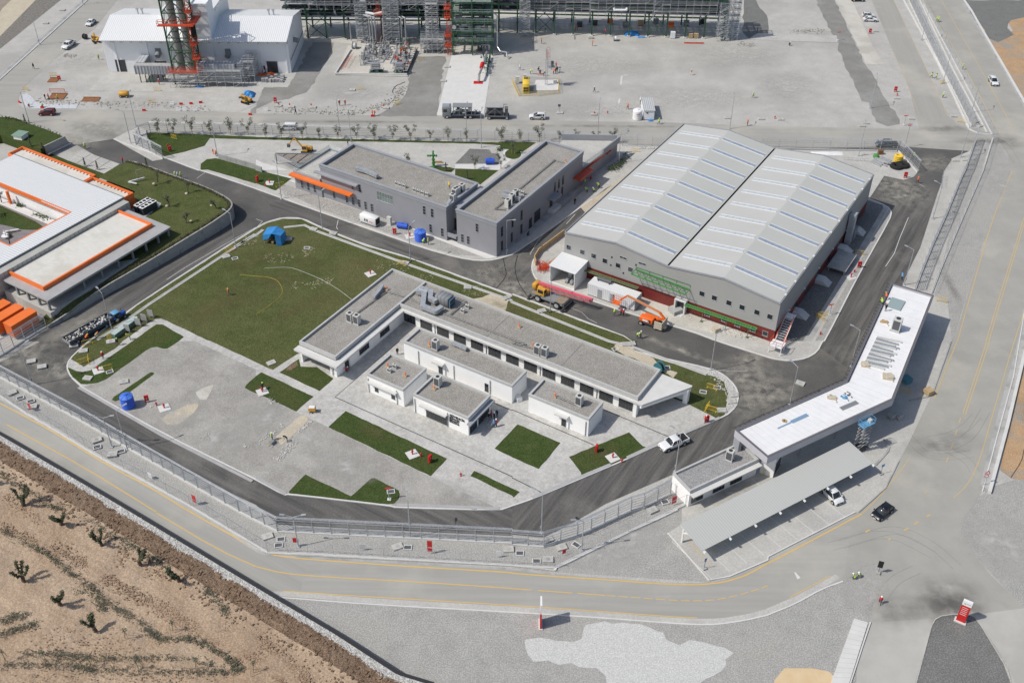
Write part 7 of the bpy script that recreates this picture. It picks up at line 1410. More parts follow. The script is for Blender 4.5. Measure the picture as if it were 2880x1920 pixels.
  # ---------------------------------------------------------------- things on the roofs
def uq(s,z):u,v=touv(pt(s,z));return u,v
def on(root,s,z,rz,label,group=None,sc=None):p=pt(s,z);return place(root,p,YAW+rz,label,group,sc)
BG,SG=AC_BIG,AC_S;BG.name='large_air_conditioner';SG.name='small_air_conditioner'
R1_,R2_,R3_=4.15,3.76,7.85
for s,z,l in(('11 868,1385',R1_,'left unit of the tall pair on the L building near its lawn side'),('11 930,1405',R1_,'right unit of the tall pair on the L building near its lawn side'),('22 235,115',R1_,'left unit of the tall pair in the middle of the long roof'),('22 300,135',R1_,'right unit of the tall pair in the middle of the long roof'),('C 1105,1180',3.9,'tall air unit on the long low white block beside an orange cowl'),('12 1672,405',R2_,'tall air unit on the roof of the lettered entrance block'),('22 615,580',R2_,'tall air unit on the roof of the single door white block'),('22 1995,1085',3.25,'weathered tall unit on the low roof beside the gatehouse'),('A 2320,930',R3_,'front of the big units on the first office wing'),('A 2352,850',R3_,'second of the big units on the first office wing'),('B 30,830',R3_,'third of the big units on the first office wing'),('B 95,790',R3_,'rearmost of the big units on the first office wing'),('B 725,1000',R3_,'front of the row of big units on the second office wing'),('B 780,930',R3_,'middle of the row of big units on the second office wing'),('B 830,875',R3_,'rear of the row of big units on the second office wing'),('31 1170,1465',6.7,'single tall unit on the white gatehouse roof')):on(BG,s,z,pi/2 if 'second office' in l else 0,l,None,1.55 if 'gatehouse roof' in l else 1.2)
for s,z,l in(('A 1548,690',R3_,'first small unit from the left along the office parapet'),('A 1598,708',R3_,'second small unit from the left along the office parapet'),('A 1652,725',R3_,'third small unit from the left along the office parapet'),('A 1795,780',R3_,'fourth small unit along the office parapet, right of the black hose'),('A 1850,800',R3_,'fifth small unit along the office parapet'),('A 1905,820',R3_,'sixth small unit along the office parapet'),('A 1965,840',R3_,'last small unit along the office parapet'),('12 1225,280',R2_,'nearer small unit on the small square block'),('12 1275,245',R2_,'farther small unit on the small square block'),('C 1475,680',R1_,'nearer small unit beside blue wrapping on the long roof'),('C 1540,620',R1_,'farther small unit beside blue wrapping on the long roof'),('B 878,800',R3_,'small white unit behind the duct on the second office wing'),('B 930,820',R3_,'small white unit at the edge of the second office wing')):on(SG,s,z,0,l)
for s,z,l in(('21 65,1440',R1_,'orange cowl vent alone on the long gravel roof'),('12 1210,235',R2_,'orange cowl vent by the small air units on the square block'),('12 1372,320',R2_,'orange cowl vent alone at the right of the square block roof'),('12 1638,440',R2_,'orange cowl vent on the lettered entrance block'),('C 1018,1140',3.9,'orange cowl vent left of the tall unit on the long low block'),('22 395,510',R2_,'orange cowl vent on the single door white block'),('B 1525,380',R3_,'orange vent box near the annex end of the second office wing'),('C 430,370',R1_,'short vent on a timber base on the L building'),('22 190,50',R1_,'orange cowl vent behind the pair of tall units')):on(CV,s,z,0,l,sc=.75)
D=lambda s,z:[tuple(p)[:2]for p in pts(s,z)]
duct('sheet_metal_duct','long bent silver duct lying on the corner of the L building roof',D('C 840,380 950,400 925,590 1100,660 1190,600',5.1),.95,.8,5.0);duct('sheet_metal_duct','second silver duct running to the grey air handler on the L building',D('C 890,340 1040,390 1030,480 1110,530',5.3),.9,.8,5.2)
p=pt('C 1230,560',4.2);t=thing('air_handler','big grey air handling unit with blue frame on the L building roof','air handler',p,YAW);bevel(MB().box(-1.6,-1.0,.25,1.4,1.1,2.1).build('casing',MIDGREY,t),.03,1)
for x in(-1.0,-.2,.6):MB().box(x-.02,-1.02,.25,x+.02,1.12,2.13).build('seam',STEELD,t)
MB().box(1.4,-.9,.3,1.8,.9,1.7).build('coil',STEELD,t);b=MB()
for y in(-.9,.9):b.bar((1.8,y,.2),(1.8,y,1.9),.08)
b.bar((1.8,-.9,1.9),(1.8,.9,1.9),.08).bar((1.8,-.9,.9),(1.8,.9,.9),.08);b.build('blue_frame',SKYB,t)
duct('sheet_metal_duct','silver duct pair at the front corner of the first office wing',D('A 2240,960 2300,880 2340,860',8.6),.7,.6,8.5);duct('sheet_metal_duct','silver duct lying across the first office wing roof',D('A 980,450 1130,490 1280,560',8.8),.8,.7,8.7);duct('sheet_metal_duct','pale duct on the second office wing ending at the parapet',D('B 640,820 760,850 900,880',8.6),.8,.7,8.5);duct('sheet_metal_duct','upper pale duct on the second office wing',D('B 680,770 800,800 860,820',8.9),.6,.6,8.8);duct('sheet_metal_duct','silver duct near the lawn side parapet of the L building',D('C 250,460 330,370 370,300',4.9),.6,.5,4.8);duct('sheet_metal_duct','small duct heap on the long low block',D('C 1330,1100 1420,1130 1530,1180',4.5),.6,.5,4.5)
for l,s,z in(('pipe tray running across both roofs of the L building','C 430,400 740,490 920,585',R1_),('pipe tray along the courtyard side of the long roof','C 1150,680 2352,1130 22 0,20 200,70',R1_),('pipe tray leading to the pair of tall units','C 430,400 30,690',R1_),('pipe tray from the blue wrapped units','C 1310,720 1530,540 1350,470',R1_),('pipe tray on the single door block roof','22 410,510 590,590',R2_),('pipe tray along the middle of the second office wing','B 700,1040 550,1030 930,720 1380,350 1500,390',R3_)):cabletray(l,pts(s,z),z)
for k in range(15):
 a=pt('32 880,205',6.7).lerp(pt('32 1000,-40',6.7),k/14);one(MB().box(-.0,-.2,0,3.6+.4*(k%3),.2,.2),'steel_channel',CARS if k%2 else ACG,'%s grey steel profile counted from the near end on the white roof'%(NW+('tenth','eleventh','twelfth','thirteenth','fourteenth','fifteenth'))[k],'steel profile',a,YAW+radians(8+random.uniform(-3,3)),'steel profiles laid on the gatehouse roof')
for s,w_,d,h,m,l,c in(('32 1100,330',2.2,1.9,.9,SAND,'cardboard covered pallet beside the bend of the white roof','pallet'),('32 890,215',1.6,1.8,.5,SAND,'open crate of boards left of the steel profiles','crate'),('32 585,520',1.9,1.0,.35,SAND,'spread heap of timber offcuts on the white roof','timber heap'),('32 700,520',.8,.6,.35,SKYB,'small light blue box on the white roof','box'),('32 735,495',.4,.4,.25,DKGREY,'tiny dark box next to the light blue box','box'),('31 1065,1395',1.6,.5,.6,WOOD,'leaning brown boards beside the gatehouse roof unit','board')):one(MB().cbox(Vector((0,0,h*.2)),w_*.8,d*.8,h*.4).cbox(Vector((.2,.1,h*.4+.05)),w_*.6,d*.7,.1,.4).cbox(Vector((-.5,.3,.1)),w_*.5,.2,.15,1).cbox(Vector((.6,-.4,.1)),w_*.7,.15,.1,2).cbox(Vector((.1,.7,.08)),.8,.12,.1,2.6),'roof_pallet' if c=='pallet' else c.replace(' ','_'),m,l,c,pt(s,6.7),YAW+.3)
one(MB().box(0,-.4,0,3.6,-.03,.12).box(0,.03,0,3.6,.4,.12),'gutter_length',MIDGREY,'pair of grey gutter lengths lying on the white roof','gutter',pt('32 670,620',6.7),bearing('32 670,620','32 800,565'));one(MB().box(0,-.35,0,3.6,.35,.04).box(-3.0,-.15,0,-.02,.12,.03),'blue_film',mat('blue_film',(.20,.32,.45),rough=.4),'long strip of blue protective film on the white roof','film',pt('32 215,740',6.7),bearing('32 100,790','32 340,680'))
one(MB().lathe((0,0,0),[(.42,0),(.45,.1),(.2,.12),(.2,0)],14),'hose_coil',WOOD,'orange hose coil on the lower part of the white roof','hose',pt('32 150,730',6.7))
# ---------------------------------------------------------------- covers, pits, hydrants, barriers
CO=thing('manhole_cover','cover','manhole');MB().box(-.8,-.58,0,.8,.58,.25).build('slab',CONC,CO);MB().lathe((0,0,.25),[(.32,0),(.32,.02)],14).build('lid',CONCG,CO)
PIT=thing('open_pit','pit','pit');MB().box(-.8,-.6,.0,.8,-.45,.15).box(-.8,.45,0,.8,.6,.15).box(-.8,-.45,0,-.65,.45,.15).box(.65,-.45,0,.8,.45,.15).build('frame',CONCW,PIT);MB().box(-.65,-.45,.005,.65,.45,.02).build('shaft',DKGREY,PIT)
PAD=thing('hydrant_pad','pad','hydrant');MB().box(-1.0,-1.0,0,1.0,1.0,.12).build('slab',CONCW,PAD);MB().lathe((0,0,.12),[(.13,0),(.13,.85),(.17,.87),(.17,.97),(.08,1.05)],10).tube((-.24,0,.75),(.24,0,.75),.08).build('standpipe',REDP,PAD)
HYD=thing('fire_hydrant','hyd','hydrant');MB().lathe((0,0,0),[(.18,0),(.14,.08),(.12,.7),(.18,.75),(.14,.9),(.03,.98)],10).build('barrel',REDP,HYD);MB().tube((-.28,0,.55),(.28,0,.55),.08).build('outlet',REDP,HYD)
CAB=thing('hose_cabinet','cab','hose cabinet');MB().box(-.45,-.2,.45,.45,.2,1.75).build('box',REDP,CAB);MB().box(-.12,-.22,1.0,.12,-.205,1.15).build('label_plate',WHITEP,CAB);MB().box(-.42,-.15,0,-.34,.15,.45).build('leg',REDP,CAB);MB().box(.34,-.15,0,.42,.15,.45).build('leg',REDP,CAB);MB().box(-.45,-.23,.9,.45,-.202,.94).build('door_seam',STEELD,CAB)
BAR=thing('safety_barrier','bar','barrier')
_b=MB()
for z in(.15,1.05):_b.bar((-1.0,0,z),(1.0,0,z),.05)
for k in range(11):_b.bar((-1+k*.2,0,.15),(-1+k*.2,0,1.05),.03)
_b.build('barrier_frame',YEL,BAR);MB().box(-.9,-.25,0,-.8,.25,.06).build('foot',YEL,BAR);MB().box(.8,-.25,0,.9,.25,.06).build('foot',YEL,BAR)
JB=thing('plastic_barrier','jb','barrier');MB().prism([(-.6,-.22),(.6,-.22),(.6,.22),(-.6,.22)],0,.2).box(-.6,-.12,.2,.6,.12,.7).build('shell',REDP,JB)
JW=thing('white_barrier','jw','barrier');MB().prism([(-.6,-.22),(.6,-.22),(.6,.22),(-.6,.22)],0,.2).box(-.6,-.12,.2,.6,.12,.7).build('shell',WHITEP,JW)
G1=.13
def many(root,cat,rows,g=None,sc=.999):
 sc={'hydrants':.8,'standpipe pads':.95}.get(g,sc)
 for s,a,l in rows:place(root,pt(s,0)+Vector((0,0,G1 if s[:2]in('01','11','12','22','21','02','31')else.02)),radians(a),l,g,sc)
many(CO,'',[('02 290,190',20,'concrete cover with black rags on it on the asphalt'),('02 388,240',20,'plain concrete cover on the asphalt left of the lawn tip'),('02 768,95',15,'white cover with round lid at the tip of the lawn'),('02 808,345',-10,'large pale cover in the bottom tip of the lawn'),('02 1140,378',20,'white cover on the pavers beside the thin grass strip'),('02 680,45',20,'cover heaped with black scrap at the kerb of the rubbish trailer'),('02 1020,10',20,'cover in the grass by the site worker in green'),('02 112,478',40,'tilted white cover between the fences at far left'),('02 300,605',10,'small tilted white cover above a red sign'),('02 892,912',30,'white slab between the fences left of the double lamp'),('02 1035,1045',10,'white slab with red mark beside the square pit'),('13 108,225',25,'white slab beside two pits at the left bend of the fences'),('13 1300,320',25,'tilted white slab left of a pit above the bottom kerb'),('13 2320,345',5,'yellowish slab cut by the seam near the corner fence'),('23 455,325',20,'white slab right of the fence corner'),('23 330,438',0,'white slab on the gravel tip inside the kerb'),('23 330,255',30,'slab behind the corner of the tall fence'),('22 1290,1555',30,'slab on gravel beside the red notice near the gate building'),('12 142,205',35,'cover with round lid on the lawn beside the path crossing'),('11 530,545',-20,'cover astride the drain channel right of the blue shelter'),('11 712,582',-20,'second cover along the drain channel'),('11 1370,855',-20,'cover at the drain channel below the street lamp'),('11 1945,1080',0,'square cover on the channel above the roof duct'),('11 2300,1175',35,'tall concrete box by the channel near the crane'),('11 300,635',10,'cover on the grass right of the blue shelter'),('21 275,1295',20,'concrete box at the channel left of the lamp by the crane'),('22 1095,30',10,'cover at the channel on bare soil'),('22 2035,500',10,'first slab stacked at the rounded kerb end'),('22 2015,560',10,'round lidded slab at the rounded kerb end'),('22 1925,640',0,'white slab beside the yellow barrier at the lawn end'),('32 295,388',-30,'white cover with round lid on the dusty asphalt'),('01 2080,797',30,'cover on the left channel by the yellow barrier'),('01 1805,490',0,'cover on the terrace lawn near the wall'),('00 575,97',0,'pale slab beside the diagonal kerb at top left'),('00 422,218',0,'small white slab among the gravel at top left'),('10 210,975',0,'white slab with small posts at the trench corner'),('10 325,985',0,'white slab with a single red post by the trench'),('10 525,990',0,'white slab right of the measuring post'),('10 1195,995',0,'white slab at the end of the rubble ditch'),('10 1758,618',0,'white cover on the left edge of the long slab'),('10 1722,748',0,'lower white cover on the left edge of the long slab'),('10 885,830',0,'white cover left of the yellow beam on the gravel'),('20 440,1040',0,'white block under a round sign'),('20 752,1055',0,'white slab below the red hydrant pair'),('20 1978,1085',0,'pale cover on the gravel left of the lamp'),('20 2290,1095',0,'white slab with red post near the warehouse ridge'),('30 115,1100',0,'white slab right of the short red post'),('30 865,1158',0,'white slab left of the lamp pole near the fence'),('30 898,1133',0,'smaller white slab behind the lamp pole'),('30 1315,1092',0,'white slab with lid near the road junction'),('30 1703,1070',0,'white slab on the kerb line near the yellow planks'),('30 1905,1122',30,'white slab inside the lower end of the double fence'),('30 1943,1160',30,'lower white slab inside the double fence'),('30 985,290',0,'white slab behind the red posts on the right gravel'),('30 1178,905',0,'white slab under the small striped posts'),('30 1720,1475',0,'white slab on the sandy strip by the access road'),('30 1810,1470',0,'smaller slab beside the fence on the sandy strip'),('30 885,1420',0,'white box behind the white plastic sheeting'),('20 1195,1365',0,'stacked white slabs behind the office annex'),('20 1275,1365',0,'single white slab behind the office annex'),('22 1050,35',0,'slab lying on the bare strip')],'concrete covers')
many(PIT,'',[('02 188,525',30,'open square pit at the far left between the fences'),('02 285,555',30,'small open pit right of a bigger one'),('02 1115,1015',25,'open square pit under the double lamp'),('02 895,975',25,'shallow pit on the kerb side below the white slab'),('13 230,250',10,'upper of two pits at the left bend'),('13 208,305',10,'lower of two pits at the left bend'),('13 1395,325',0,'open pit above the bottom kerb'),('23 72,378',0,'open pit just left of the fence corner'),('23 225,450',0,'open pit on the gravel tip'),('23 590,300',-40,'long open pit beside the double lamp mast'),('22 1405,1480',20,'open pit below the end of the tall fence'),('22 1885,430',-15,'open pit beside the yellow barrier on the lawn end'),('22 1755,470',-15,'open hole in the grass right of the canopy'),('11 470,715',0,'open hole in the middle of the lawn near the shelter'),('01 2160,812',25,'open pit next to the left channel'),('01 1893,483',0,'open frame in the terrace lawn'),('12 1240,1385',10,'open pit in the small bottom lawn'),('22 950,75',30,'dark pit in the bare soil behind the roof'),('22 1420,245',0,'shallow pit near the blue drum'),('02 1010,285',30,'dark pit under a yellow barrier at the lawn tip'),('33 1250,0',0,'pit')][:20],'open pits',.8)
many(PAD,'',[('11 1052,955',35,'red standpipe on a square pad by the corner of the L building'),('12 1438,1043',30,'red standpipe on a pad in the long grass strip'),('22 925,1075',30,'red standpipe on a tilted pad in the bottom right lawn'),('02 1512,618',30,'red standpipe on a pad near the blue tank'),('02 905,275',30,'red standpipe on a pad at the lawn tip'),('11 125,122',0,'red standpipe on a pad in the small office lawn'),('00 1545,1360',20,'red standpipe on a pad beside the sliding gate'),('11 1415,610',20,'red standpipe slab among hoses by the blue tank'),('31 760,985',25,'red standpipe slab on the gravel beside the warehouse'),('12 60,470',30,'pale square slab with a small post in the left lawn')],'standpipe pads')
many(HYD,'',[('12 1515,1060',0,'low red hydrant between pad and cabinet in the grass strip'),('12 1882,1240',0,'red hydrant alone on the pale paving'),('22 1008,1110',0,'red hydrant at the kerb right of the tilted pad'),('02 1440,590',0,'small red hydrant left of the tank pad'),('11 90,148',0,'small red hydrant at the edge of the office lawn'),('31 790,940',0,'upper red hydrant on the strip beside the warehouse'),('31 478,1510',0,'red hydrant near the lower end of the warehouse strip'),('30 935,300',0,'red post hydrant by the slab near the parked cars'),('20 878,1045',0,'right red hydrant of the pair by the lamp'),('20 757,1050',0,'left red hydrant of the pair by the lamp'),('30 62,1090',0,'red post left of a slab near the warehouse roof'),('10 208,970',0,'red hydrant on the white slab by the trench'),('10 310,975',0,'single red hydrant by the trench'),('10 508,975',0,'red hydrant beside the measuring post'),('10 1175,985',0,'red hydrant at the rubble ditch end'),('30 1185,880',0,'red hydrant among striped posts')],'hydrants')
many(CAB,'',[('12 1600,1110',60,'red hose cabinet at the end of the long grass strip'),('22 775,1015',70,'red hose cabinet at the corner of the right hand lawn'),('02 1355,560',20,'red hose cabinet on the pavers beside the blue tank'),('11 15,105',70,'red hose cabinet in the small office lawn'),('11 1275,590',0,'red hose cabinet between the blue tanks by the office'),('31 835,895',10,'red hose cabinet on the strip beside the warehouse'),('31 1258,70',0,'red hose cabinet at the storage corner kerb'),('10 180,945',0,'red hose cabinet by the trench corner'),('30 1168,845',0,'red hose cabinet on the right gravel'),('00 1565,1395',30,'red hose cabinet right of the sliding gate'),('00 550,745',10,'red cabinet next to the framed excavation'),('22 1785,745',10,'grey red cabinet by the worker at the lawn tip'),('30 935,310',0,'red cabinet beside the white slab near parked cars')],'hose cabinets',.85)
many(BAR,'',[('02 770,200',30,'yellow barrier standing over the grass tip by the path'),('02 820,190',110,'second yellow barrier closing the grass tip'),('02 985,265',25,'yellow barrier leaning over the dark pit'),('02 810,30',28,'yellow barrier lying flat at the kerb by the trailer'),('01 2110,750',45,'yellow barrier beside the cover on the left channel'),('01 1030,1540',60,'yellow barrier at the end of the stone planter'),('22 1835,440',-28,'upper yellow barrier in the lawn end'),('22 1830,640',-25,'lower yellow barrier in the lawn end'),('22 1790,620',60,'yellow barrier side piece at the lawn end'),('11 1340,868',-25,'yellow barrier in front of the channel cover'),('31 500,1340',10,'yellow barrier lying on the strip beside the warehouse'),('31 480,1370',-45,'second yellow barrier lying on the warehouse strip'),('31 840,775',-20,'yellow barrier near the concrete platform'),('00 490,700',10,'yellow barrier behind the framed excavation'),('00 240,830',-20,'yellow barrier on the gravel at the road bend'),('00 1450,835',0,'yellow barrier before the slab edge'),('00 1395,945',0,'yellow barrier over the square frame by the kerb'),('10 960,825',0,'yellow barrier lying beside the thin post'),('10 1515,560',20,'yellow barrier on the dark track'),('10 1300,960',50,'yellow board barrier at the ditch end'),('30 1600,770',30,'yellow barrier at the kerb of the double fence'),('30 1770,1125',-30,'yellow planks lying near the junction'),('00 1600,1275',-30,'yellow barrier round a pit in the corner lawn'),('11 220,150',20,'yellow barrier by the steps of the office'),('20 1130,1400',-10,'yellow barrier behind the annex'),('32 0,1220',10,'yellow barrier by the gate building wall'),('32 1260,470',-15,'yellow barrier in the shade under the gatehouse'),('31 1590,1205',-20,'yellow barrier beside the slab outside the gatehouse end')],'yellow safety barriers')
many(JB,'',[('00 1325,1020',0,'red barrier at the road edge left of the grey hatch'),('00 1665,962',0,'first red barrier on the gravel by the slab'),('00 1757,958',0,'second red barrier on the gravel by the slab'),('00 1845,948',10,'third red barrier nearest the slab'),('00 2300,1058',-5,'red barrier by the dark strip end'),('00 390,995',0,'red barrier at the plastic lined trench'),('00 180,945',-40,'red barrier at the outside of the road bend'),('10 1072,1072',0,'red barrier at the feet of two orange workers')],'red plastic barriers',.75);many(JW,'',[('00 1640,1018',0,'first white barrier in the row at the road edge'),('00 1700,1018',0,'second white barrier in the row at the road edge'),('00 1795,1018',0,'third white barrier in the row at the road edge'),('00 1583,960',0,'single white barrier on the gravel'),('10 90,1018',0,'white barrier near the dark strip')],'white plastic barriers')
for s,w_,d,m,l in(('00 530,890',7,3.2,mat('rusty_plate',(.22,.09,.035),(.30,.13,.05),scale=1.5),'rusty brown plate over a pit with workers beside it'),('00 835,918',7.5,2.2,MATS['rusty_plate'],'longer rusty brown plate by a red cabinet'),('00 490,740',4.2,2.6,MATS['rusty_plate'],'framed excavation with brown bottom')):one(MB().box(-w_/2*.6,-d/2,0,w_/2*.6,d/2,.12).box(-w_/2*.62,d/2,0,w_/2*.62,d/2+.12,.3),'steel_plate',m,l,'steel plate',pt(s))
for s,l in(('00 530,850','red guard rail standing behind the rusty plate'),):one(MB().bar((-2,0,1.0),(2,0,1.0),.12).bar((-2,0,0),(-2,0,1),.1).bar((2,0,0),(2,0,1),.1).bar((-2,0,.6),(2,0,.6),.08),'guard_rail',REDO,l,'railing',pt(s))
def upright_tank(s,r,h,label):
 t=thing('blue_water_tank',label,'water tank',pt(s)+Vector((0,0,G1)));pr=[(r,0)]
 for k in range(8):z=h*.1*k+.1;pr+=[(r*1.03,z),(r*.97,z+h*.05)]
 pr+=[(r,h*.82),(r*1.02,h*.85)];MB().lathe((0,0,0),pr,26).build('shell',BLUE,t,smooth=False);MB().lathe((0,0,h*.852),[(r*1.02,0),(r*.5,h*.09),(.35,h*.12)],26).build('top',mat('blue_plastic_light',(.08,.20,.66),rough=.4),t);MB().lathe((0,0,h*.97),[(.28,0),(.28,.12),(.22,.14)],14).build('lid',BLUE,t)
 b=MB()
 for k in range(6):a=k*pi/3;b.bar((cos(a)*r,sin(a)*r,h*.86),(cos(a)*.3,sin(a)*.3,h*.975),.1)
 b.build('rib',BLUE,t)
upright_tank('02 1185,600',1.14,2.75,'big upright blue plastic tank on the pavers by the thin grass strip');upright_tank('11 1512,640',1.22,2.6,'upright blue plastic tank beside the grey office front')
def lying_tank(s,label,L=2.4,r=.62,rz=0):
 t=thing('blue_barrel_tank',label,'water tank',pt(s)+Vector((0,0,G1)),rz);b=MB();n=8
 for k in range(n):x=-L/2+L*k/n;b.tube((x,0,r+.15),(x+L/n*.7,0,r+.15),r,n=14).tube((x+L/n*.7,0,r+.15),(x+L/n,0,r+.15),r*.93,n=14)
 b.build('shell',BLUE,t);MB().lathe((0,0,r*2+.1),[(.25,0),(.25,.15)],12).build('lid',BLUE,t);MB().box(-L*.4,-.4,0,-L*.3,.4,.25).build('cradle',BLUE,t);MB().box(L*.3,-.4,0,L*.4,.4,.25).build('cradle',BLUE,t)
lying_tank('11 1348,535','lying blue tank against the office wall',rz=YAW+.3);lying_tank('10 2150,1512','lying blue tank in the garden behind the office',2.2,.7,.05)
t=thing('white_generator','white generator set with black grille end by the office wall','generator',pt('11 1050,490')+Vector((0,0,G1)),YAW);bevel(MB().box(-2.2,-.85,.3,2.2,.85,2.2).build('housing',WHITEP,t),.05,1);MB().box(2.2,-.7,.5,2.23,.7,2.0).build('grille',BLACK,t);MB().box(-2.1,-.7,0,2.1,.7,.3).build('skid',STEELD,t)
for x in(-.9,-.3):MB().box(x,-.88,.9,x+.35,-.855,1.5).build('vent',BLACK,t)
MB().box(.4,-.87,1.0,1.4,-.855,1.15).build('red_lettering',REDP,t)
one(MB().box(-.5,-.3,.1,.5,.3,2.0).box(-.6,-.4,0,.6,.4,.1),'electrical_cabinet',ACG,'narrow grey cabinet between generator and lying blue tank','cabinet',pt('11 1228,500')+Vector((0,0,G1)),YAW)
t=thing('tarp_shelter','blue tarp shelter standing on the lawn at its rounded top corner','shelter',pt('11 175,655')+Vector((0,0,.14)),YAW+.35);b=MB().add([(-1.9,-1.4,2.3),(.2,-1.5,2.9),(2.0,-1.2,2.4),(2.1,1.3,2.2),(.3,1.5,3.0),(-1.9,1.4,2.5)],[(0,1,4,5),(1,2,3,4)]);b.add([(2.0,-1.2,2.4),(2.1,-1.3,0),(2.2,1.4,0),(2.1,1.3,2.2),(.9,-1.55,2.6),(1.0,-1.6,.1)],[(0,1,2,3),(4,5,1,0)]);b.add([(-1.9,1.4,2.5),(-2.1,1.5,0),(2.2,1.5,0),(2.1,1.35,2.2)],[(0,1,2,3)]);b.add([(-1.9,-1.4,2.3),(-2.0,-1.5,.9),(-2.0,1.5,.6),(-1.9,1.4,2.5),(.2,-1.5,2.9),(-.6,-1.6,1.6),(.7,-1.6,1.5)],[(0,1,2,3),(0,4,5,1)]);b.build('tarp',BLUET,t)
for x,y in((-1.8,-1.3),(1.9,-1.2),(-1.8,1.3),(1.9,1.2)):MB().bar((x,y,0),(x,y,2.3),.08).build('pole',WOOD,t)
b=MB();[b.cbox(Vector((random.uniform(-1.3,1),random.uniform(-1,.5),.2+.1*k)),.8,.5,.2,random.uniform(0,3))for k in range(6)];b.build('stored_boards',WOOD,t)
for k,(s,l)in enumerate((('01 1175,1490','lowest'),('01 1275,1435','second lowest'),('01 1330,1395','third'),('01 1390,1355','topmost'))):t=thing('notice_board','%s of the four grey boards on stands beside the pale path'%l,'board',pt(s)+Vector((0,0,.14)),-.25,'grey boards by the path');MB().box(-.6,-.04,.4,.6,.04,1.9).build('panel',GREYMET,t);MB().box(-.5,-.04,0,-.42,.5,.06).box(.42,-.04,0,.5,.5,.06).box(-.5,-.03,0,-.44,.03,.4).box(.44,-.03,0,.5,.03,.4).build('stand',GALV,t)
a,c=pts('01 1070,1530 1245,1400');t=thing('pale_green_container','pale green topped long box beside the notice boards','container',(a+c)/2+Vector((0,0,.14)),atan2((c-a).y,(c-a).x));MB().box(-3.2,-.5,0,3.2,.5,1.0).build('box',mat('pale_green',(.12,.20,.15),rough=.5),t);MB().prism([(-3.2,-.55),(2.9,-.55),(3.3,0),(2.9,.55),(-3.2,.55)],1.0,1.08).build('lid',mat('pale_green_lid',(.42,.50,.47),rough=.5),t)
OCM=ribbed(mat('container_orange',(.75,.16,.03),rough=.5),.3,YAW,.04,.85)
for k in range(3):t=bthing('orange_container',('near orange container beside the mesh fence','middle orange container of the three','farther orange container partly cut by the picture edge')[k],'container',-165.3-k*3.3,88.6-.4*k);LB().box(-166.5-k*3.25,85.8-k*.9,.6,-164.2-k*3.25,91.6-k*.4,3.2).put('body',OCM,t);LB().box(-166.55-k*3.25,85.75-k*.9,3.2,-164.15-k*3.25,91.65-k*.4,3.26).put('roof',ORANGE,t);LB().box(-166.4-k*3.25,86-k*.9,.1,-164.3-k*3.25,91.4-k*.4,.6).put('base',CONCG,t)
tt=bthing('chiller_unit','black chiller block with round fans on the slab behind the grey canopy','chiller',-175.5,130.5,2.4);LB().box(-177.4,128.2,2.4,-176.2,132.2,4.2).box(-175.7,128.2,2.4,-174.5,132.2,4.2).put('casing',STEELD,tt)
for u in(-176.8,-175.1):
 LB().box(u-.65,128.1,4.2,u+.65,132.3,4.26).put('top_frame',WHITEP,tt)
 for k in range(4):LB().lathe((u,128.8+k*1.0,4.26),[(.4,0),(.4,.05)],12).put('fan',BLACK,tt)
sheet('concrete_pad',[S(-179,127.5),S(-171.6,127.5),S(-171.6,134.0),S(-179,134.0)],2.5,CONCG,0)
t=thing('totem_sign','tall red and white totem sign on the pale plinth at the lower right','sign',pt('33 1765,1000'),-.55);t.scale=(.82,.82,.82);MB().box(-1.0,-.55,0,1.0,.55,.2).build('plinth',CONCW,t);MB().box(-.75,-.22,.2,.75,.22,4.4).build('red_body',REDP,t);MB().box(-.78,-.25,4.4,.78,.25,5.5).build('white_head',WHITEP,t)
for k in range(5):MB().box(-.55,-.245,2.0+k*.45,.45,-.222,2.07+k*.45).build('text_line',WHITEP,t)
for k in range(7):MB().box(.755,-.12,1.9+k*.42,.775,.12,2.1+k*.42).build('pictogram',BLACK,t)
MB().lathe((-.35,-.255,4.95),[(.16,-.01),(.16,.01)],10).build('emblem',DKGREY,t);MB().box(-.05,-.27,4.86,.6,-.252,5.04).build('grey_lettering',GREYMET,t)
t=thing('totem_sign','narrow red and white totem seen edge on below the perimeter road','sign',pt('23 262,1030'),pi/2+.0);MB().box(-1.0,-.3,0,1.0,.3,.12).build('plinth',CONCW,t);MB().box(-.85,-.11,.12,.85,.11,3.4).build('red_body',REDP,t);MB().box(-.85,-.12,3.4,.85,.12,5.3).build('white_head',WHITEP,t)
def plate(s,z,w_,h,rz,m,name,label,txt=None,post=None,pm=STEELD,ti=0):
 p=pt(s);t=thing(name,label,'sign',p,rz);MB().box(-w_/2,-.02,z,w_/2,.02,z+h).build('panel',m,t)
 if txt:
  q=lettering(t,txt[0],txt[2],(-w_/2+.12,-.026,z+h*.32),(pi/2,0,0),txt[1],.003)
 if post:MB().tube((0,.03,0),(0,.03,z+h*.8),.035,n=6).build('post',pm,t);MB().box(-.3,-.3,0,.3,.3,.3).build('base_block',CONCG,t)
 return t
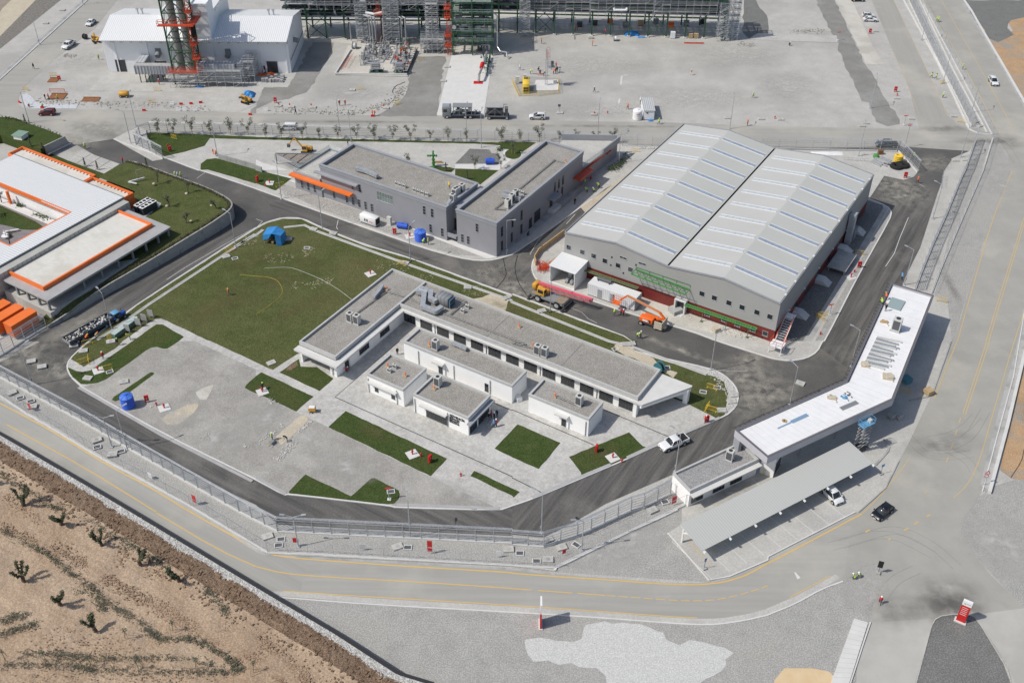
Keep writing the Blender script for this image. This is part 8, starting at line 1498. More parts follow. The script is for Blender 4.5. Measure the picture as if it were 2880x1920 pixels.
plate('13 1600,380',.5,.75,2.4,-.05,REDP,'red_notice','red notice board in the middle of the bottom wire fence',('TPAO',WHITEP,.4));plate('13 365,312',.9,.6,1.0,0,REDP,'red_notice','small red notice at the foot of the double lamp');plate('02 1795,1500',.6,.8,1.6,YAW,REDP,'red_notice','red notice on the slanting lower left wire fence');plate('02 285,640',.5,.6,1.3,YAW,REDP,'red_notice','red notice on the wire fence at far left');plate('22 1485,1500',.4,.9,1.5,.5,REDP,'red_notice','red notice near the gate building on the wire fence',('TPAO',WHITEP,.3));plate('23 478,395',.4,.6,.9,.4,REDP,'red_notice','little red notice on the gravel tip');plate('13 982,350',.4,.9,1.0,0,ACG,'grey_notice','pale notice left of the tilted slab on the wire fence');plate('13 2228,415',.4,.8,1.1,0,WHITEP,'white_notice','white notice with dark lines right of the red board');plate('02 1385,1260',.3,.9,1.0,YAW,WHITEP,'white_notice','white notice on the lower left wire fence')
t=thing('warning_sign','white road warning triangle over a round speed sign at the right kerb','road sign',pt('32 1975,1320'));MB().tube((0,0,0),(0,0,3.2),.05,n=6).build('post',GALV,t);MB().add([(-.5,-.05,2.6),(.5,-.05,2.6),(0,-.05,3.5),(-.5,-.01,2.6),(.5,-.01,2.6),(0,-.01,3.5)],[(0,1,2),(5,4,3),(0,3,4,1),(1,4,5,2),(2,5,3,0)]).build('triangle_border',REDP,t);MB().add([(-.32,-.06,2.7),(.32,-.06,2.7),(0,-.06,3.28)],[(0,1,2)]).build('triangle_face',WHITEP,t);MB().tube((0,-.05,2.15),(0,-.01,2.15),.36,n=16).build('disc_border',REDP,t);MB().tube((0,-.06,2.15),(0,-.051,2.15),.26,n=16).build('disc_face',WHITEP,t)
plate('33 1010,560',1.3,.75,1.4,-.35,BLACK,'solar_panel_sign','black panel on a thin post at the gravel corner by crouching workers',None,True);plate('23 1765,520',1.7,.35,.7,.4,BLUEM,'parking_sign','small blue parking sign on a stand at the left end of the bays',('P',WHITEP,.2),True);plate('32 1035,1218',1.7,.6,.6,.4,SKYB,'parking_sign','blue sign on a stand at the right end of the carport',None,True);plate('20 433,1030',1.5,.7,.7,0,DKGREY,'round_sign','small dark sign post on the gravel above the white SUV',None,True)
for s,l in(('30 1255,1355','windsock pole with red sock by the fence corner'),('31 565,1330','short pole with red horns on the warehouse strip'),('12 1225,1455','grey post with red cross arm in the small bottom lawn'),('30 1250,1150','white post with red arm by the junction'),('30 640,375','dark post with red arm at the slab end')):h=6 if 'wind' in l else 2.6;t=thing('windsock_pole' if 'wind' in l else 'siren_post',l,'pole',pt(s));MB().tube((0,0,0),(0,0,h),.07,n=6).build('pole',GALV,t);MB().tube((-.5,0,h),(.5,.1,h+.1),.14,.08,8).build('red_arm',REDP,t);MB().box(-.3,-.3,0,.3,.3,.25).build('base',CONCW,t)
# ---------------------------------------------------------------- garden things behind the office
t=thing('wellhead_monument','bright green painted wellhead with valve wheels in the office garden','wellhead',pt('10 1632,1535')+Vector((0,0,.15)));MB().lathe((0,0,0),[(.5,0),(.5,.15),(.3,.2),(.3,.8),(.45,.85),(.45,1.05),(.3,1.1),(.28,1.7),(.42,1.75),(.42,1.95),(.25,2.0),(.25,3.0),(.4,3.05),(.4,3.25),(.2,3.3),(.2,4.0),(.3,4.05),(.1,4.3)],12).build('stack',GREENB,t)
for x in(-1.25,-.75,.75):MB().tube((0,0,2.9),(x,0,2.9),.14).ball((x,0,2.9),.3).build('side_valve',GREENB,t)
for z,y in((1.4,-.5),(2.3,-.5)):MB().tube((0,0,z),(0,y,z),.06).tube((0,y,z),(0,y-.05,z),.28,n=12).build('hand_wheel',GREENB,t)
gp=[pt(s,2.8)for s in('10 115,1405 ','10 430,1535','10 560,1420','10 180,1410')];A0=pt('10 115,1500');t=thing('pergola','grey slatted triangular pergola left of the office terrace','pergola',pt('10 300,1520'));o=tuple(t.location);V3=pts('10 180,1410 585,1415 430,1530',3.0);b=MB()
for a,c in zip(V3,V3[1:]+V3[:1]):b.bar(a,c,.2,.25)
for k in(1,2,3):b.bar(V3[0].lerp(V3[1],k/4),V3[0].lerp(V3[2],k/4),.15,.2)
b.build('frame',MIDGREY,t,off=o)
for k in range(40):f_=(k+.5)/40;MB().bar(V3[0].lerp(V3[1],f_)-Vector((0,0,.1)),V3[0].lerp(V3[2],f_)-Vector((0,0,.1)),.06).build('slat',BROWNW,t,off=o)
for p in V3:MB().bar((p.x,p.y,0),p,.18).build('post',MIDGREY,t,off=o)
for k in range(26):q=V3[0].lerp(V3[2],k/25)+Vector((-.3,-.2,-.1));MB().bar(q,q-Vector((0,0,1.6)),.06).build('screen_slat',MIDGREY,t,off=o)
one(MB().box(-1.0,-.15,.1,1.0,.15,.5).box(-1.2,-.3,0,1.2,.3,.1),'garden_bench',WOOD,'timber bench beside the green wellhead','bench',pt('10 1672,1500')+Vector((0,0,.12)))
t=thing('garden_wall','low grey wall panels standing in the small office lawn','wall',pt('00 2250,1530'));o=t.location;P=pts('00 2010,1462 2352,1560 10 0,1568 11 60,20')
for a,c in zip(P[:-1],P[1:]):
 n=max(1,int((c-a).length/2.5))
 for k in range(n):MB().bar(a.lerp(c,k/n)+Vector((0,0,.8)),a.lerp(c,(k+.97)/n)+Vector((0,0,.8)),.2,1.5).build('wall_panel',CONCG,t,off=tuple(o))
t=thing('pump_house','small green roofed white hut on the upper left terrace','hut',pt('00 195,1265',2.4),-.3);MB().box(-1.2,-1.2,0,1.2,1.2,1.0).build('wall',WHITEW,t);MB().box(-1.5,-1.5,1.0,1.5,1.5,1.15).build('roof',mat('green_roof',(.22,.32,.25),rough=.5),t)
t=thing('swing_frame','white post and rail swing frame on the terrace lawn','frame',pt('01 1210,95',2.5));MB().bar((-.6,-.6,.1),(2.6,1.4,.1),.25).bar((-.6,-.6,.1),(1.6,-1.4,.1),.25).build('ground_beam',WHITEP,t);MB().bar((1.2,.6,.1),(1.2,.6,2.4),.08).bar((2.4,1.3,.1),(2.4,1.3,2.4),.08).bar((1.2,.6,2.4),(2.4,1.3,2.4),.08).build('post',GALV,t)
for k in range(4):one(MB().lathe((0,0,0),[(.8,0),(1.1,.12),(1.1,.34),(.8,.46),(.55,.34),(.55,.12)],18),'hose_ring',YEL,('lowest','second','third','top')[k]+' yellow hose ring in the stack at the storage corner','hose',pt('30 1190,1490')+Vector((0,0,.15+k*.46)),group='yellow hose rings')
for k,s in enumerate(('30 1180,1540','30 1235,1530')):one(MB().lathe((0,0,0),[(1.2,0),(1.7,.15),(1.6,.6),(1.1,.8),(.6,.5),(.6,.1)],18),'black_hose_coil',BLACK,('left','right')[k]+' black hose coil below the yellow rings','hose',pt(s)+Vector((0,0,.13)))
for k in range(10):one(MB().cbox(Vector((0,0,.2)),3.0,.35,.3),'steel_section',GREYMET if k%2 else GALV,'%s steel section from the left in the storage corner'%(NW+('tenth',))[k],'steel profile',pt('30 %d,%d'%(985+k*14,1515-(k%4)*12))+Vector((0,0,.14+.3*(k//5))),-.9,'steel sections in the storage corner')
fence('lattice_section','long galvanised lattice lying on slabs behind the warehouse end','30 700,1475 915,1490',1.0,.9,'yellow' if 0 else 'chain',base=0)
one(MB().ball((0,0,.4),.7,jit=.3),'netting_heap',GREENB,'heap of green netting in the storage corner','heap',pt('30 990,1450'));one(MB().box(-.6,-.4,0,.6,.4,1.2),'brick_pallet',BROWNW,'brown brick pallet near the storage fence','pallet',pt('30 1030,1420'))
def hose(name,s,r,m,l,z=.17,sm=3):P=smoothpoly(pts(s),sm,False);o=P[0];return one(MB().path([Vector((p.x,p.y,z))for p in P],r,5),name,m,l,'hose',tuple(o),off=tuple(o))
hose('garden_hose','11 80,900 300,890 400,920 560,985 650,1030 780,1110 880,1190',.035,ACG,'pale hose curving across the lawn to the L building');hose('garden_hose','01 2205,960 2352,975 11 100,980 200,1010 245,1090 240,1150 100,1260 0,1325',.025,YEL,'yellow green hose looping on the lawn');hose('power_cable','11 2240,670 2290,900 2305,970 2150,1150',.05,BLACK,'black cable crossing the lane to the L building roof',.06);hose('power_cable','21 50,780 20,900 60,1040 145,1160',.05,BLACK,'black cable lying on the lane by the crane',.06);hose('power_cable','32 2352,990 2330,1100 2230,1250',.05,STEELD,'black cable on the ochre verge at the right edge',.03);hose('power_cable','10 1370,755 1280,790 1250,840 1260,860',.07,STEELD,'dark cable loop beside the rubble ditch',.05)
# ---------------------------------------------------------------- trees
def leafcloud(b,c,r,n,s,sz=1.0):
 for k in range(n):
  d=Vector((random.gauss(0,1),random.gauss(0,1),random.gauss(0,1))).normalized()*(random.random()**.45)*r;d.z*=sz;b.cbox(c+d,s*random.uniform(.6,1.5),s*random.uniform(.5,1.1),.015,random.uniform(0,6),0,random.uniform(-1.2,1.2))
def treeproto(name,kind,h,lab):
 t=thing(name,lab,'tree');b=MB();tips=[]
 def limb(p,d,L,r,lev):
  q=p+d*L;b.tube(p,q,r,r*.65,6)
  if lev==0:tips.append(q);return
  for k in range(3 if lev>1 else 2):e=(d+Vector((random.uniform(-1,1),random.uniform(-1,1),random.uniform(-.1,.6)))*(.75 if kind!='olive' else 1.1)).normalized();limb(q,e,L*random.uniform(.6,.85),r*.62,lev-1);tips.append(q)
 if kind=='young':limb(Vector((0,0,0)),Vector((random.uniform(-.08,.08),0,1)).normalized(),h*.5,.06,2)
 elif kind=='bare':limb(Vector((0,0,0)),Vector((.1,0,1)).normalized(),h*.30,.16,3)
 else:
  b.tube((0,0,0),(.1,0,.9),.28,.2,7)
  for k in range(random.choice((3,4))):
   a=random.uniform(0,6.3);p=Vector((.1,0,.8));d=Vector((cos(a)*.9,sin(a)*.9,.8)).normalized();L=random.uniform(.5,.7);r=.15
   for j in range(4):q=p+d*L;b.tube(p,q,r,r*.75,6);tips.append(q);p=q;r*=.75;d=(d+Vector((random.uniform(-.35,.35),random.uniform(-.35,.35),.45))).normalized();L*=.85
 b.build('trunk',BARK,t);c=MB()
 for q in tips:leafcloud(c,q,.6 if kind=='young' else.34 if kind=='bare' else.30,20 if kind=='young' else 4 if kind=='bare' else 34,.17 if kind=='young' else.13)
 if kind=='olive':
  for i in range(0,len(b.v),6):leafcloud(c,Vector(b.v[i]),.24,5,.12)if b.v[i][2]>.7 else None
 c.build('crown',{'young':LEAFD,'bare':LEAFD,'olive':CACTUS}[kind],t)
 if kind=='young':
  for x in(-.45,.45):MB().tube((x,0,0),(x,0,1.8),.035,n=5).build('stake',WOOD,t)
 return t
YT=[treeproto('young_tree','young',3.6+.3*k,'y')for k in range(3)];BT=[treeproto('bare_tree','bare',4.2,'b')for k in range(2)];OT=[treeproto('pruned_olive_tree','olive',3.2,'o')for k in range(3)]
row=['00 %d,1245'%x for x in(1460,1600,1770,1940,2125,2285)]+['10 %d,%d'%(x,1275+x*.018)for x in(95,240,430,585,755,925,1090,1260,1420,1600,1765,1935,2260)]+['20 %d,1315'%x for x in(75,250,435,590,765,935)]
for k,s in enumerate(row):place(YT[k%3],pt(s)+Vector((0,0,.12)),random.uniform(0,6),'young staked tree number %d from the left in the row along the service road fence'%(k+1)if 0 else 'young staked tree, %s from the left in the fence row'%(('first','second','third','fourth','fifth','sixth','seventh','eighth','ninth','tenth','eleventh','twelfth','thirteenth','fourteenth','fifteenth','sixteenth','seventeenth','eighteenth','nineteenth','twentieth')+tuple('twenty '+x for x in NW))[k],'young trees along the service road',random.uniform(.62,1.02))
for k,(s,l)in enumerate((('10 1395,1540','thin bare sapling behind the office parapet'),('B 275,480','small round tree on the garden lawn of the office'),('B 630,470','leafy young tree beside the timber screen'),('B 798,265','sapling in the round planting bed'))):place(YT[k%3],pt(s)+Vector((0,0,.14)),k,l,None,.8)
for k,(s,l)in enumerate((('01 1450,110','bare tree beside a boulder at the top of the terrace lawn'),('01 1730,210','bare tree above a boulder near the lane side hedge'),('01 1560,330','widest bare tree in the middle of the terrace lawn'),('01 1990,360','bare tree close to the tip of the curved wall'),('01 1715,490','bare tree beside the cover near the curved wall'),('01 90,670','small round headed tree in the courtyard corner'),('01 15,290','bushy tree with white stones at the picture edge'))):place(BT[k%2],pt(s,2.6),k*1.3,l,'ornamental trees on the terrace',.9);
for s in('01 1415,125','01 1715,215','01 1535,330','01 1942,330','01 1755,470'):one(MB().ball((0,0,.15),.38,sz=.7,jit=.12),'boulder',SAND,'pale boulder beside the tree at %s of the terrace lawn'%{'01 1415,125':'the top','01 1715,215':'the upper right','01 1535,330':'the middle','01 1942,330':'the tip','01 1755,470':'the lower side'}[s],'boulder',pt(s,2.6))
ol=(('03 565,110','tall one at the upper edge'),('03 935,305','leafless antlered one'),('03 1290,480','dense two armed one'),('03 1645,630','wide one closest to the brown bank'),('03 215,630','isolated one at far left'),('03 550,845','one left of centre with a long shadow'),('03 880,1090','lowest thick one'),('02 215,1500','highest antlered one'),('02 -60,1300','one cut by the left edge'),('03 1640,620',''));
for k,(s,l)in enumerate(ol[:9]):place(OT[k%3],hp(s),k*1.7+.4,'pruned olive tree on the tan slope, '+l,'pruned olive trees on the slope',random.uniform(.95,1.25))
for k,(s,l)in enumerate((('03 1150,1160','left of the shrub line'),('03 1590,1100','above the shrub line bend'),('03 50,1365','at the far left bottom row'),('03 430,1365','second in the bottom row'),('03 840,1400','third in the bottom row'),('03 1270,1430','fourth in the bottom row'),('03 1800,1430','fifth in the bottom row'),('03 2330,1470','at the right end of the bottom row'))):
 if k==0:
  SP_=thing('staked_sapling','s','tree');b=MB().tube((0,0,0),(.2,0,1.7),.04,n=5);b.build('trunk',BARK,SP_);c=MB();leafcloud(c,Vector((.2,0,1.9)),.45,40,.12);c.build('crown',LEAFD,SP_)
  for x,y in((-.7,-.3),(.7,-.3),(0,.7)):MB().bar((x,y,0),(x*.5,y*.5,1.4),.05).build('stake',WOOD,SP_)
 place(SP_,hp(s),k,'thin sapling tied to stakes '+l,'staked saplings on the slope')
sh=MB()
for s,n in(('02 0,1200 100,1290 200,1340 360,1420 450,1500 560,1530',260),('03 620,0 850,80 980,190 1130,260 1220,310 1310,370 1430,440 1560,490',420),('03 1850,680 1950,760 2050,870 2090,920',200),('03 0,150 250,290 420,370 600,520 800,660 900,760 1050,880 1250,980 1400,1110 1480,1160 1740,1160',800),('03 1740,1150 1880,1210 2050,1300 2150,1390 2200,1440',300),('03 200,1290 500,1300 760,1320 1100,1340 1500,1330 1980,1380',420),('03 0,1400 300,1390 650,1400 850,1440 1300,1450 1800,1470 2200,1450',560),('03 0,1000 120,950 250,930',160),('03 0,1130 150,1060 330,1020',160),('03 700,690 880,830 960,900',90)):
 P=[Vector((q.x,q.y,0))for q in(pts(s,ZB+.3))]
 for k in range(n):
  i=random.randrange(len(P)-1);q=P[i].lerp(P[i+1],random.random())+Vector((random.gauss(0,.33),random.gauss(0,.33),0))
  if mn.noise(Vector((q.x*.5,q.y*.5,3)))<random.uniform(-1.0,.0):continue
  for j in range(3):sh.cbox(q+Vector((random.uniform(-.2,.2),random.uniform(-.2,.2),ZB+.15+random.uniform(0,.3))),random.uniform(.06,.22),random.uniform(.05,.14),.02,random.uniform(0,6),0,random.uniform(-1.3,1.3))
tag(sh.build('dry_shrubs',mat('dry_shrub',(.10,.10,.065),(.17,.165,.115),scale=1.2,rough=.9)),kind='stuff')
sh=MB()
for s,n,sp,h,z in(('20 1060,1430 980,1540 900,1568',260,.5,.9,.1),('10 2260,1370 2230,1390',60,.4,.9,.1),('01 160,320 200,330',60,.4,.5,2.3),('01 20,400 30,420',60,.4,.6,2.3),('00 0,1070 260,1130 560,1245',150,.25,.4,2.4),('01 320,400 450,450',60,.4,.3,2.35)):
 P=pts(s,z)
 for k in range(n):
  i=random.randrange(len(P)-1);q=P[i].lerp(P[i+1],random.random())+Vector((random.gauss(0,sp),random.gauss(0,sp),random.uniform(.05,h)));sh.cbox(q,.3,.2,.02,random.uniform(0,6),0,random.uniform(-1,1))
tag(sh.build('garden_shrubs',LEAF),kind='stuff')
cy=thing('cypress','c','tree');MB().tube((0,0,0),(0,0,2.4),.05,.02,5).build('trunk',BARK,cy);c=MB();[leafcloud(c,Vector((0,0,.4+k*.24)),.42-.04*k,22,.12)for k in range(9)];c.build('crown',LEAFD,cy)
for s,z,l in(('00 235,1130',2.4,'small cypress at the hedge corner of the upper terrace'),('00 285,1350',2.2,'small cypress behind the orange parapet'),('00 400,1390',1.5,'small cypress next to the wedge wall'),('00 785,1530',.1,'small cypress before the forecourt slabs'),('00 900,1560',.1,'small cypress right of the forecourt slabs'),('00 1350,1530',1.6,'small cypress at the tip of the terrace hedge'),('00 1365,1280',.1,'small cypress inside the corner of the sliding gate fence'),('B 165,610',.14,'slim dark cypress on the office garden lawn'),('A 2225,500',.14,'round dark shrub tree behind the first office wing')):place(cy,pt(s,z),1,l,None,1.0)
rt_=MB()
for s,n,sp in(('02 -100,1350 200,1500 03 600,330 900,600 1300,800 1700,1050 2200,1350',1100,.5),('03 0,100 500,330 1000,600 1500,850 2000,1200',900,.35),('03 600,150 800,100 780,250',120,.5),('03 950,400 1150,350 1100,480',120,.5),('03 1350,560 1530,540 1480,650',120,.5),('13 0,1100 200,1300 420,1480 500,1568',400,.5),('13 -200,1200 100,1400 250,1568',300,.4),('03 1900,1000 2200,1150 2352,1300',350,.9),('03 300,1150 1200,1230',200,1.2),('03 200,1500 2000,1540',350,1.0)):
 P=pts(s,ZB+.3)
 for k in range(n):i=random.randrange(len(P)-1);q=P[i].lerp(P[i+1],random.random())+Vector((random.gauss(0,sp),random.gauss(0,sp),-.12));r=random.uniform(.03,.10);rt_.cbox(q,r*2.6,r*1.3,r,YAW+random.uniform(-.6,.6),0,random.uniform(-.3,.3))
tag(rt_.build('soil_ruts',mat('rut_soil',(.28,.19,.125),(.36,.26,.18),scale=1.5,rough=1)),kind='stuff')
# ---------------------------------------------------------------- people
def bodymesh(pose):
 V=[];Rr=[];Ed=[]
 def v(p,r,link=None):V.append(p);Rr.append(r);(Ed.append((link,len(V)-1))if link is not None else None);return len(V)-1
 if pose=='crouch':hip,ch,nk,hd=(0,0,.45),(.22,0,.80),(.33,0,.93),(.40,0,1.05)
 elif pose=='bend':hip,ch,nk,hd=(0,0,.90),(.28,0,1.22),(.42,0,1.32),(.52,0,1.38)
 else:hip,ch,nk,hd=(0,0,.93),(.02,0,1.30),(.03,0,1.48),(.05,0,1.62)
 H=v(hip,.15);m=v(tuple((a+b)/2 for a,b in zip(hip,ch)),.14,H);C=v(ch,.16,m);N=v(nk,.06,C);v(hd,.115,N);
 for s in(-1,1):
  sw=s if pose=='walk' else 0;h=v((hip[0],s*.09,hip[2]-.06),.10,H)
  if pose=='crouch':k=v((.38,s*.14,.45),.075,h);a=v((.12,s*.12,.08),.05,k);v((.28,s*.12,.04),.045,a)
  else:k=v((.06+.16*sw,s*.10,.50),.07,h);a=v((-.02+.26*sw-.1*(sw<0),s*.10,.08),.045,k);v((.13+.26*sw-.1*(sw<0),s*.11,.04),.04,a)
  sh_=v((ch[0],s*.19,ch[2]+.08),.065,C);fwd=.30 if pose in('crouch','bend')else.05-.12*sw;e=v((ch[0]+fwd*.5,s*.25,ch[2]-.20),.05,sh_);w_=v((ch[0]+fwd+.06,s*.22,ch[2]-.42 if pose!='crouch' else ch[2]-.35),.038,e);v((ch[0]+fwd+.09,s*.22,ch[2]-.52 if pose!='crouch' else ch[2]-.42),.045,w_)
 me=bpy.data.meshes.new('body');me.from_pydata(V,Ed,[]);o=bpy.data.objects.new('body',me);COL.objects.link(o);o.modifiers.new('s','SKIN');o.modifiers.new('b','SUBSURF').levels=1
 for i,sv_ in enumerate(me.skin_vertices[0].data):sv_.radius=(Rr[i],Rr[i])
 me.skin_vertices[0].data[0].use_root=True;bpy.context.view_layer.update();m2=bpy.data.meshes.new_from_object(o.evaluated_get(bpy.context.evaluated_depsgraph_get()));bpy.data.objects.remove(o)
 for k in range(4):m2 .materials.append(SKIN)
 for p in m2 .polygons:
  c=p.center;d=(c-Vector(hd)).length;p.use_smooth=True
  legs=c.z<hip[2]-.02 if pose!='crouch' else c.z<.52
  p.material_index=0 if d<.16 or(abs(c.y)>.15 and c.z<ch[2]-.44 and not legs)else 3 if c.z<.09 else 2 if legs else 1
 sx=ch;vm=MB();up=(Vector(nk)-Vector(hip)).normalized();a=Vector(hip)+up*.1;b=Vector(nk)-up*.08;q=vm.tube(a,b,.205,.19,10);ve=vm.build('vest',YEL);vd=ve.data
 for vv in vd.vertices:pass
 bpy.data.objects.remove(ve);hm=MB().lathe(Vector(hd)+Vector((0,0,.03)),[(.165,0),(.15,.03),(.12,.11),(.04,.15)],10).build('helmet',WHITEP);hdm=hm.data;bpy.data.objects.remove(hm)
 nz=MB().box(hd[0]+.10,-.015,hd[2]-.04,hd[0]+.135,.015,hd[2]+.0).build('nose',SKIN);nzm=nz.data;bpy.data.objects.remove(nz)
 return m2,vd,hdm,nzm
BODY={p:bodymesh(p)for p in('stand','walk','bend','crouch')}
CC={'o':mat('hi_vis_orange',(.85,.20,.04),rough=.7),'y':mat('hi_vis_yellow',(.50,.75,.10),rough=.7),'r':mat('cloth_red',(.55,.04,.04),rough=.8),'k':mat('cloth_black',(.02,.02,.025),rough=.9),'n':mat('cloth_navy',(.03,.04,.09),rough=.9),'b':mat('cloth_blue',(.15,.35,.60),rough=.8),'g':mat('cloth_grey',(.15,.15,.15),rough=.9),'w':WHITEP,'t':mat('cloth_tan',(.45,.33,.22),rough=.9),'Y':YEL}
def person(s,pose,vest,top,tr,hel,a,label,z=None,group=None):
 z=(.13 if s[:2]in('01','11','12','22','21','02','31','B ','A ','C ')else.01)if z is None else z
 p=pt(s,z);t=thing('person',label,'person',p,radians(a),group);bd,vd,hd_,nz=BODY[{'s':'stand','w':'walk','b':'bend','c':'crouch'}[pose]]
 o=bpy.data.objects.new('body',bd);COL.objects.link(o);o.parent=t
 for i,m in enumerate((SKIN,CC[top],CC[tr],BLACK)):o.material_slots[i].link='OBJECT';o.material_slots[i].material=m
 for nm,me,c in(('vest',vd,vest),('helmet',hd_,hel)):
  if c=='-':continue
  q=bpy.data.objects.new(nm,me);COL.objects.link(q);q.parent=t;q.material_slots[0].link='OBJECT';q.material_slots[0].material=CC[c]
 q=bpy.data.objects.new('nose',nz);COL.objects.link(q);q.parent=o
